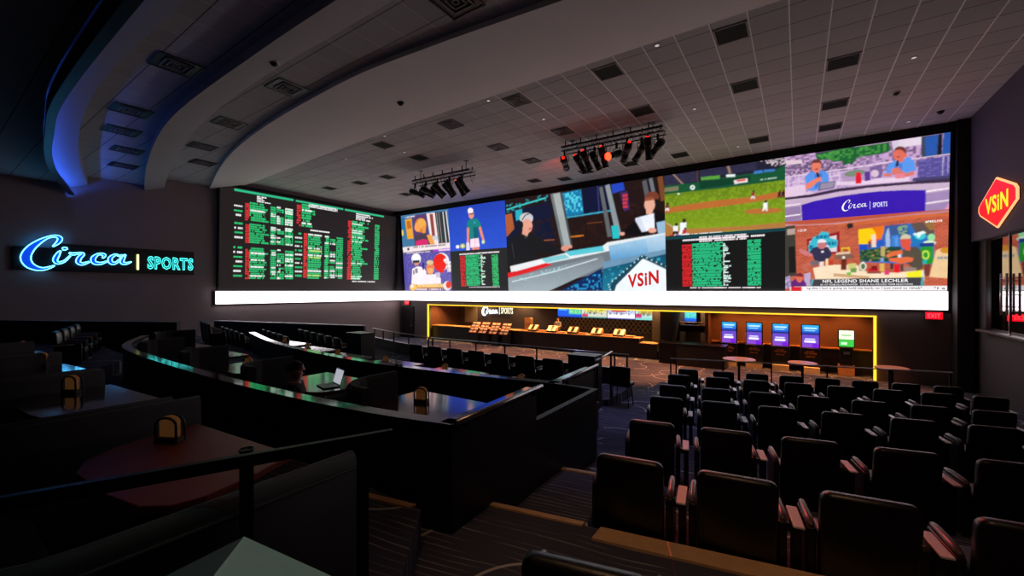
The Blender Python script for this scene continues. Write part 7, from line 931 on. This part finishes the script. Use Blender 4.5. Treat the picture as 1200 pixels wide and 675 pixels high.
# ------------------------------------------------------------------ people
def skin_body(name, verts, edges, m, parent, sub=2):
    me = bpy.data.meshes.new(name); me.from_pydata([v[:3] for v in verts], edges, []); me.update()
    o = bpy.data.objects.new(name, me); col.objects.link(o); o.parent = parent
    sk = o.modifiers.new('Skin', 'SKIN'); sk.use_smooth_shade = True
    if not me.skin_vertices: me.skin_vertices.new()
    for i, v in enumerate(verts):
        d = me.skin_vertices[0].data[i]; d.radius = (v[3], v[4] if len(v) > 4 else v[3]); d.use_root = (i == 0)
    s = o.modifiers.new('Sub', 'SUBSURF'); s.levels = sub; s.render_levels = sub
    me.materials.append(m); return o
def person(label, loc, rz, seated, shirt, hair=True):
    t = thing('person', label, 'person', loc, rz)
    p = .47 if seated else .93        # pelvis height
    v = [(0, 0, p, .14, .11), (0, .01, p+.16, .13, .10), (0, .02, p+.34, .155, .115), (0, .0, p+.47, .10, .085), (0, .01, p+.53, .055, .058), (0, .03, p+.60, .066, .075), (0, .035, p+.69, .078, .098), (0, .03, p+.75, .066, .080)]
    e = [(0, 1), (1, 2), (2, 3), (3, 4), (4, 5), (5, 6), (6, 7)]
    def add(par, pts):
        k = par
        for q in pts: v.append(q); e.append((k, len(v)-1)); k = len(v)-1
        return k
    for s in (-1, 1):
        if seated: hd = add(3, [(s*.17, 0, p+.44, .062), (s*.24, .08, p+.22, .048), (s*.18, .33, p+.26, .036), (s*.15, .41, p+.27, .030, .018)])
        else: hd = add(3, [(s*.17, 0, p+.44, .062), (s*.25, .06, p+.20, .048), (s*.19, .30, p+.17, .036), (s*.16, .38, p+.16, .030, .018)])
        for f in range(4): 
            b = v[hd]; add(hd, [(b[0]+(f-1.5)*.02, b[1]+.06, b[2], .009), (b[0]+(f-1.5)*.022, b[1]+.10-abs(f-1.5)*.008, b[2]-.02, .008)])
        b = v[hd]; add(hd, [(b[0]-s*.045, b[1]+.02, b[2]+.005, .010), (b[0]-s*.06, b[1]+.05, b[2], .009)])
        if seated: add(0, [(s*.10, .08, p+.0, .10), (s*.13, .42, p+.02, .070), (s*.13, .46, .10, .045), (s*.13, .56, .05, .04, .03)])
        else: add(0, [(s*.10, 0, p-.1, .10), (s*.11, .02, .50, .068), (s*.11, -.02, .10, .045), (s*.11, .10, .04, .04, .03)])
        add(6, [(s*.078, .03, p+.655, .016), (s*.086, .025, p+.685, .016)])          # ear
    add(6, [(0, .125, p+.675, .020), (0, .142, p+.655, .013)])                        # nose
    add(5, [(0, .098, p+.595, .022)])                                                  # chin
    skin_body('body', v, e, M_SKIN, t)
    if hair:
        mb = MB(); n = 16
        for i in range(9):
            pass
        rings = []
        for i in range(8):
            a = PI/2*(1-i/7*1.25); r = math.cos(a) if a > 0 else 1.0; zz = math.sin(a)
            rings.append([mb._v((.092*r*math.cos(2*PI*k/n), .012+.112*r*math.sin(2*PI*k/n), p+.70+.105*zz+(.05*max(0, math.sin(2*PI*k/n)) if a <= .2 else 0))) for k in range(n)])
        for i in range(7):
            for k in range(n): mb._f((rings[i][k], rings[i][(k+1) % n], rings[i+1][(k+1) % n], rings[i+1][k]), True)
        mb._f(rings[0]); obj('hair', mb, M_HAIR, t)
    for s in (-1, 1):
        mb = MB(); mb.lathe([(.001, -.011), (.008, -.007), (.011, 0), (.008, .007), (.001, .011)], (s*.033, .118, p+.695), 8); obj('eye', mb, M_HAIR, t)
    mb = MB(); mb.tube([(-.024, .118, p+.612), (0, .124, p+.611), (.024, .118, p+.612)], .005, 6); obj('mouth', mb, mat('lips', (150, 80, 76), .5), t)
    # shirt
    sv = [(0, 0, p-.03, .155, .125), (0, .01, p+.16, .148, .118), (0, .02, p+.34, .172, .132), (0, .0, p+.465, .118, .10), (0, .005, p+.50, .075, .075)]; se = [(0, 1), (1, 2), (2, 3), (3, 4)]
    for s in (-1, 1):
        n0 = len(sv)
        sv += [(s*.17, 0, p+.445, .078), (s*.235, .06, p+.27, .066)] + ([(s*.21, .20, p+.235, .052)] if seated else [(s*.24, .09, p+.20, .06)])
        se += [(3, n0), (n0, n0+1), (n0+1, n0+2)]
    skin_body('shirt', sv, se, shirt, t)
    tv = [(0, 0, p-.02, .15, .125)]; te = []
    for s in (-1, 1):
        n0 = len(tv)
        tv += [(s*.10, .08, p, .112), (s*.13, .42, p+.02, .082), (s*.13, .46, .16, .06)] if seated else [(s*.10, 0, p-.12, .112), (s*.11, .02, .50, .08), (s*.11, -.01, .14, .06)]
        te += [(0, n0), (n0, n0+1), (n0+1, n0+2)]
    skin_body('trousers', tv, te, M_TRUNK, t)
    return t
person('person with short dark hair in a black shirt, seated alone in a middle booth', (-5.84, 3.08, Zh(-2.2)-.05), -.75, True, M_SHIRTK)
person('clerk in a patterned grey shirt standing behind the betting counter', (-13.6, 25.35, .40), PI, False, M_SHIRTP)
mb = MB(); mb.box(-15.8, -6.6, 24.6, 27.8, -.0, .40); struct('floor', mb, M_CARPET, 'raised floor behind the counter')
# ------------------------------------------------------------------ stage light rigs
def rig(x, y, z, L_, lb):
    t = thing('lighting_truss', lb, 'truss', (x, y, z), .02)
    for k, yy in enumerate((-.25, .25)):
        mb = MB(); mb.box(-L_/2, L_/2, yy-.035, yy+.035, -.02, .06); mb.tube([(-L_/2, yy, -.16), (L_/2, yy, -.16)], .025, 6); obj('rail_bar', mb, M_DMETAL, t)
    mb = MB(); n = int(L_/.35)
    for k in range(n+1):
        xx = -L_/2+L_*k/n; mb.box(xx-.02, xx+.02, -.25, .25, -.02, .04); mb.tube([(xx, -.25, 0), (min(xx+L_/n, L_/2), -.25, -.16)], .012, 5); mb.tube([(xx, .25, 0), (min(xx+L_/n, L_/2), .25, -.16)], .012, 5)
        if k < n: mb.tube([(xx, -.25, 0), (xx+L_/n, .25, 0)], .012, 5)
    obj('cross_braces', mb, M_METAL, t)
    for k in (-1, 1):
        mb = MB(); mb.cyl((k*L_*.4, 0, 0), (k*L_*.4, 0, 6.72+E-z), .02); mb.box(k*L_*.4-.1, k*L_*.4+.1, -.1, .1, 6.70+E-z, 6.72+E-z); obj('hanger', mb, M_DMETAL, t)
    for k in range(12):
        mb = MB(); xx = -L_/2+L_*(k+.5)/12; yy = -.2+.4*(k % 2); mb.tube(catmull([(xx-.15, yy, -.02), (xx, yy+.02, -.34-.1*(k % 3)), (xx+.15, yy, -.02)], 4), .010, 5); mb.box(xx-.02, xx+.02, yy-.02, yy+.02, -.02, .28); obj('cable', mb, M_BLACK, t)
    return t
def spot(x, y, z, pitch, yaw, lb, led=0, snoot=False, s=1.):
    t = thing('stage_spotlight', lb, 'spotlight', (x, y, z), yaw, 'stage spotlights on the trusses'); t.scale = (1.22, 1.22, 1.22)
    mb = MB(); mb.box(-.03, .03, -.03, .03, -.2, .0); mb.tube([(-.15, 0, -.40), (-.15, 0, -.2), (.15, 0, -.2), (.15, 0, -.40)], .015, 6); obj('yoke', mb, M_DMETAL, t)
    d = Vector((0, math.cos(pitch), -math.sin(pitch))); c = Vector((0, 0, -.40))
    mb = MB(); mb.cyl(c-d*.26, c-d*.22, .09, .125, 14); mb.cyl(c-d*.22, c+d*.04, .125, .125, 14); mb.cyl(c+d*.04, c+d*.12, .125, .10, 14); mb.cyl(c+d*.12, c+d*.42*s, .10, .115, 14); obj('body', mb, M_BLACK, t)
    mb = MB(); mb.cyl(c+d*.42*s, c+d*(.42*s+.03), .125, .125, 14); obj('front_ring', mb, M_METAL if snoot else M_DMETAL, t)
    if led == 1:
        q = c-d*.275; mb = MB(); mb.cyl(q, q-d*.02, .05, None, 12); obj('rear_lamp', mb, M_REDLED, t)
    if led == 2:
        q = c+d*(.42*s+.03); mb = MB(); mb.cyl(q, q+d*.02, .13, None, 16); obj('lens', mb, M_REDHOT, t)
    return t
RG2 = (-6.55, 16.9, 10.36); RG1 = (-15.75, 16.3, 10.08)
rig(*RG2, 4.4, 'large ceiling truss carrying the red-glowing stage lights'); rig(*RG1, 4.1, 'ceiling truss with dark stage lights nearer the odds board')
sp = [(-2.05, .25, .3, 1), (-1.5, .9, -.45, 1), (-1.05, 1.0, -.3, 1), (-.75, .95, -.35, 0), (-.25, 1.15, -.2, 1), (.25, .35, 2.78, 2), (.8, .75, .7, 1), (1.3, .6, .9, 0), (1.65, 1.2, .1, 1), (1.95, .55, 1.0, 0)]
for i, (dx, pi_, yw, ld_) in enumerate(sp):
    spot(RG2[0]+dx, RG2[1]-.25+(.3 if i % 2 else 0), RG2[2]-.16, pi_, yw, 'black stage spotlight, %s from left on the red-glowing truss%s' % (ORD[i], ', blazing red' if ld_ == 2 else ''), ld_, i in (3, 6))
for i, dx in enumerate((-1.85, -1.4, -.97, -.55, -.12, .3, .72, 1.15, 1.6)):
    spot(RG1[0]+dx, RG1[1]-.25+(.3 if i % 2 else 0), RG1[2]-.16, (.35, .4, .4, .7, .75, .9, .95, 1.0, .9, .8)[i], (-1.0, -.9, -.9, -.7, -.6, -.5, -.4, -.3, -.6, -.5)[i], 'black stage spotlight, %s from the left on the dark truss' % ORD[i], 1 if i == 7 else 0)
# ------------------------------------------------------------------ ceiling fittings
def vent(kind, x, y, z, lb, s=.78):
    t = thing('ceiling_vent' if kind == 'k' else 'air_diffuser', lb, 'vent' if kind == 'k' else 'diffuser', (x, y, z), 0, 'ceiling vents')
    mb = MB(); h = s/2
    for b in ((-h, h, -h, -h+.035), (-h, h, h-.035, h), (-h, -h+.035, -h, h), (h-.035, h, -h, h)): mb.box(b[0], b[1], b[2], b[3], -.02, 0)
    obj('frame', mb, M_BLACK if kind != 'k' else M_VFRAME, t)
    mb = MB()
    if kind == 'k':
        mb.box(-h+.03, h-.03, -h+.03, h-.03, -.012, 0)
        for k in range(7): mb.box(-h+.04, h-.04, -h+.08+k*.1, -h+.10+k*.1, -.02, -.01)
    else:
        mb.box(-h+.03, h-.03, -h+.03, h-.03, -.006, 0)
    obj('grille', mb, M_VENT if kind == 'k' else M_BLACK, t)
    if kind != 'k':
        mb = MB()
        for a in (.28, .18, .08):
            for b in ((-a, a, -a, -a+.03), (-a, a, a-.03, a), (-a, -a+.03, -a, a), (a-.03, a, -a, a)): mb.box(b[0], b[1], b[2], b[3], -.035, -.005)
        obj('louvre', mb, M_VFRAME, t)
zc = Zh(6.715)
VN = [('k', -4.79, 12.18, 'black square ceiling vent beside the large soffit band, left of the red-glowing truss'), ('k', -1.43, 12.18, 'black square ceiling vent by the soffit edge at the top, centre right'), ('k', -1.43, 15.54, 'black square ceiling vent one step beyond the top centre right one'),
 ('k', 1.09, 15.54, 'white-framed black ceiling vent, largest at the upper right'), ('k', 1.09, 18.9, 'black ceiling vent behind the white-framed one'), ('k', 1.09, 21.42, 'black ceiling vent nearest the right host picture'), ('k', -1.43, 21.42, 'black ceiling vent above the baseball picture'),
 ('k', -4.79, 15.54, 'black ceiling vent above the right end of the red-glowing truss'), ('k', -15.71, 12.4, 'black ceiling vent by the soffit, above the middle of the room'), ('d', -8.15, 12.18, 'louvred square diffuser near the soffit, centre'), ('d', -11.51, 12.4, 'louvred square diffuser near the soffit, left of centre'),
 ('d', -11.51, 15.6, 'louvred diffuser between the two trusses'), ('d', -8.15, 15.6, 'louvred diffuser just left of the red-glowing truss'), ('d', -11.3, 18.2, 'louvred diffuser below left of the red-glowing truss'), ('k', -15.71, 14.6, 'black ceiling vent above the dark truss'),
 ('k', -19.9, 16.0, 'black ceiling vent left of the dark truss'), ('k', -22.4, 15.9, 'black ceiling vent above the odds board'), ('k', -4.79, 21.6, 'black ceiling vent over the right edge of the middle picture'), ('k', -13.2, 21.6, 'black ceiling vent over the left broadcaster picture'),
 ('k', -11.5, 22.3, 'black ceiling vent over the studio pillar picture'), ('k', -9.8, 21.6, 'black ceiling vent under the red-glowing truss, left one'), ('k', -7.3, 21.6, 'black ceiling vent under the red-glowing truss, right one'),
 ('k', -22.4, 19.6, 'small dark ceiling vent above the right columns of the odds board'), ('k', -25.2, 15.6, 'small dark ceiling vent above the left columns of the odds board')]
for k, x, y, lb in VN: vent(k, x, y, zc, lb)
for i, (x, y) in enumerate(((-12.6, 6.45), (-16.95, 6.6), (-20.6, 7.0), (-23.2, 7.9), (-5.9, 6.5))):
    vent('d', x, y, Zh(6.075), 'louvred diffuser between the two larger soffit bands, %s' % ['nearest the top edge', 'middle one', 'third towards the wall', 'closest to the left wall', 'at the top edge of the photo'][i], .9)
for i, (x, y) in enumerate(((-12.6, 3.75), (-16.9, 3.9), (-19.3, 4.2), (-21.8, 4.9), (-24.6, 5.4))):
    vent('d', x, y, Zh(5.555), 'louvred diffuser beside the blue-lit soffit band, %s counted from the top' % ORD[i], .9)
DT = [(-8.99, 11.6), (-8.18, 14.07), (-15.66, 13.6), (-14.74, 11.7), (-9.06, 17.9), (-8.99, 22.73), (-3.14, 16.44), (-2.29, 21.86), (2.75, 16.4), (3.62, 22.49), (-3.17, 11.6), (-18.9, 12.6), (-20.8, 19.9)]
for i, (x, y) in enumerate(DT):
    t = thing('ceiling_downlight', 'tiny white-lensed ceiling downlight, %s' % ['by the soffit edge at centre', 'left of the red-glowing truss', 'just above the dark truss', 'by the soffit above the dark truss', 'under the left end of the red-glowing truss', 'close to the middle picture', 'right of the red-glowing truss', 'above the baseball picture', 'in the upper right tiles', 'above the host picture', 'at the soffit near the top centre', 'left beside the soffit', 'above the odds board'][i], 'downlight', (x, y, zc), 0, 'ceiling downlights')
    mb = MB(); mb.lathe([(.075, -.012), (.085, -.004), (.085, .004)]); obj('trim_ring', mb, M_VFRAME, t); mb = MB(); mb.lathe([(.05, -.016), (.065, -.010)]); obj('lens', mb, M_DOT, t)
for i, (x, y, z, lb) in enumerate(((2.74, 18.95, zc+.006, 'white dome sensor on the ceiling at the right'), (4.4, 21.9, zc+.006, 'black dome camera above the top right corner of the video wall'), (-10.4, 5.0, Zh(5.52), 'small dome sensor on the second soffit band'), (-10.9, 9.3, Zh(6.28), 'small dark dome sensor on the large soffit band'))):
    t = thing('dome_sensor', lb, 'sensor', (x, y, z), 0); mb = MB(); mb.lathe([(.11, 0), (.11, -.03), (.09, -.04)][::-1]); obj('base_ring', mb, M_PAPER if i in (0, 2) else M_DMETAL, t); mb = MB(); mb.lathe([(.01, -.11), (.05, -.10), (.08, -.07), (.09, -.04)]); obj('dome', mb, M_BLACK, t)
# ------------------------------------------------------------------ light that the room has, plus added fill
def lamp(name, kind, loc, e, colr, size=.3, rot=None, spot_=None, sy=None):
    d = bpy.data.lights.new(name, kind); d.energy = e; d.color = lin(colr)
    if kind == 'AREA': d.size = size; d.shape = 'RECTANGLE' if sy else 'SQUARE'; d.size_y = sy or size
    elif kind == 'SPOT': d.spot_size = spot_; d.spot_blend = .6; d.shadow_soft_size = size
    else: d.shadow_soft_size = size
    o = bpy.data.objects.new(name, d); o.location = loc; col.objects.link(o)
    if rot: o.rotation_euler = rot
    return o
WARM = (255, 176, 96)
# downlights recessed in the niche ceiling over counter, racks and kiosks
for i, x in enumerate((-23.8, -21, -18.2, -15.2, -12.2, -9.2, -6.9)):
    lamp('niche_downlight', 'SPOT', (x, 24.8, Zh(-.36)), 750, (255, 186, 112), .05, (0, 0, 0), 1.9)
for x in (-3.0, -1.8, -.7, .5, 1.9): lamp('kiosk_downlight', 'SPOT', (x, 24.62, Zh(-.36)), 260, (255, 160, 84), .05, (.0, 0, 0), 1.9)
for x in (-22, -18, -14, -10, -5.3): lamp('back_wall_downlight', 'SPOT', (x, 27.4, Zh(-.36)), 300, (255, 200, 140), .05, (0, 0, 0), 2.0)
# blue wash lamp at the foot of the left soffit
def aim(p, q): return (Vector(q)-Vector(p)).to_track_quat('-Z', 'Y').to_euler()
def fixture(name, lb, cat, p, q, e, c, cone, up=False, size=.05):
    t = thing(name, lb, cat, p); d = (Vector(q)-Vector(p)).normalized()
    mb = MB(); mb.cyl(-d*.12, d*.0, .07, .09, 12); obj('housing', mb, M_DMETAL, t)
    mb = MB(); mb.box(-.04, .04, -.04, .04, -.2, -.08) if up else mb.cyl((0, 0, .0), (0, 0, .12), .02); obj('bracket', mb, M_DMETAL, t)
    s = Vector(p)+d*.03; lamp(name+'_light', 'SPOT', s, e, c, size, aim(s, q), cone)
cv = thing('cove_light', 'blue LED cove strip along the near edge of the leftmost soffit band', 'cove light', (-28.3, b3n(-28.3), Zh(4.8)))
O = Vector(cv.location); segs = [-28.3, -26.6, -24.9, -23.3, -21.7, -20.1, -18.5, -16.9, -15.3, -12.8, -8]
for i in range(10):
    path = [(segs[i]+(segs[i+1]-segs[i])*k/4, b3n(segs[i]+(segs[i+1]-segs[i])*k/4)) for k in range(5)]
    pl = [(x-O.x, y-O.y) for x, y in path]
    mb = MB(); mb.sweep(pl, [(.0, -.20), (.05, -.24), (.055, -.235), (.005, -.195)]); e_ = (12, 12, 11, 10, 8, 6, 4, 2.4, 1.2, .4)[i]
    obj('led_segment', mb, mat('blue_cove_led_%d' % i, (60, 110, 255), .5, emit=e_*3.2, ecol=(52, 104, 255)), cv)
path = [(segs[0]+(segs[-1]-segs[0])*k/40-O.x, b3n(segs[0]+(segs[-1]-segs[0])*k/40)-O.y) for k in range(41)]
mb = MB(); mb.sweep(path, [(-.03, -.27), (.15, -.27), (.15, -.17), (.14, -.17), (.14, -.255), (-.015, -.255), (-.015, .13), (-.03, .13)]); obj('housing', mb, M_DMETAL, cv)
# recessed ceiling lights that fall on the casino floor and the seats
for x, y, e in ((-19, 20.5, 5000), (-15, 20.4, 9000), (-11, 20.6, 10000), (-7, 20.6, 8500), (-3, 21.2, 5500), (1.2, 21.6, 4500)): lamp('floor_downlight', 'SPOT', (x, y, Zh(6.68)), e, (255, 150, 86), .08, (0, 0, 0), .75)
lamp('aisle_fill_light', 'SPOT', (-3.0, 7.6, Zh(6.0)), 320, (190, 186, 255), .08, (0, 0, 0), .8)  # added fill that brightens the dark aisle carpet, no fitting there
lamp('aisle_fill_light', 'SPOT', (-3.4, 12.2, Zh(6.6)), 700, (190, 186, 255), .08, (0, 0, 0), .9)  # second added fill, farther down the aisle
lamp('seat_downlight', 'SPOT', (.4, .6, Zh(4.9)), 260, (255, 196, 150), .08, aim((.4, .6, 9), (.3, 3.6, 1.5)), .9)
lamp('sheet_fill_light', 'SPOT', (-1.5, .5, Zh(4.9)), 90, (200, 235, 225), .08, (0, 0, 0), .36)  # greenish fill added to light the pale sheet, no fitting there
lamp('seat_downlight', 'SPOT', (-2.2, 1.2, Zh(4.9)), 60, (255, 190, 140), .08, aim((-2.2, 1.2, 9), (-2.2, 3.2, 1.5)), .9)
lamp('red_stage_light', 'SPOT', (-6.3, 16.6, Zh(5.9)), 2600, (255, 84, 70), .08, aim((-6.3, 16.6, 10), (.25, 4.9, 2.2)), .30)
lamp('red_stage_light', 'SPOT', (-8.6, 17.2, Zh(6.0)), 500, (255, 70, 40), .08, aim((-8.6, 17.2, 9.94), (-12.6, 21.6, 10.66)), .5)
w = bpy.data.worlds.new('World'); sc.world = w; w.use_nodes = True; bg = w.node_tree.nodes['Background']; bg.inputs[0].default_value = (.02, .02, .025, 1); bg.inputs[1].default_value = .2
# ------------------------------------------------------------------ camera
cam = bpy.data.cameras.new('Camera'); co = bpy.data.objects.new('Camera', cam); col.objects.link(co)
cam.sensor_width = 36; cam.lens = 487/1200*36; cam.shift_y = 3.5/1200; cam.clip_start = .05
co.location = (0, 0, E); co.rotation_euler = (PI/2, 0, math.atan2(335, 487)); sc.camera = co
sc.view_settings.view_transform = 'Standard'; sc.view_settings.look = 'None'; sc.view_settings.exposure = 0; sc.view_settings.gamma = 1
try: sc.view_settings.use_curve_mapping = False
except Exception: pass
sc.cycles.use_denoising = True
sc.cycles.max_bounces = 6; sc.cycles.diffuse_bounces = 3; sc.cycles.glossy_bounces = 3; sc.cycles.sample_clamp_indirect = 6
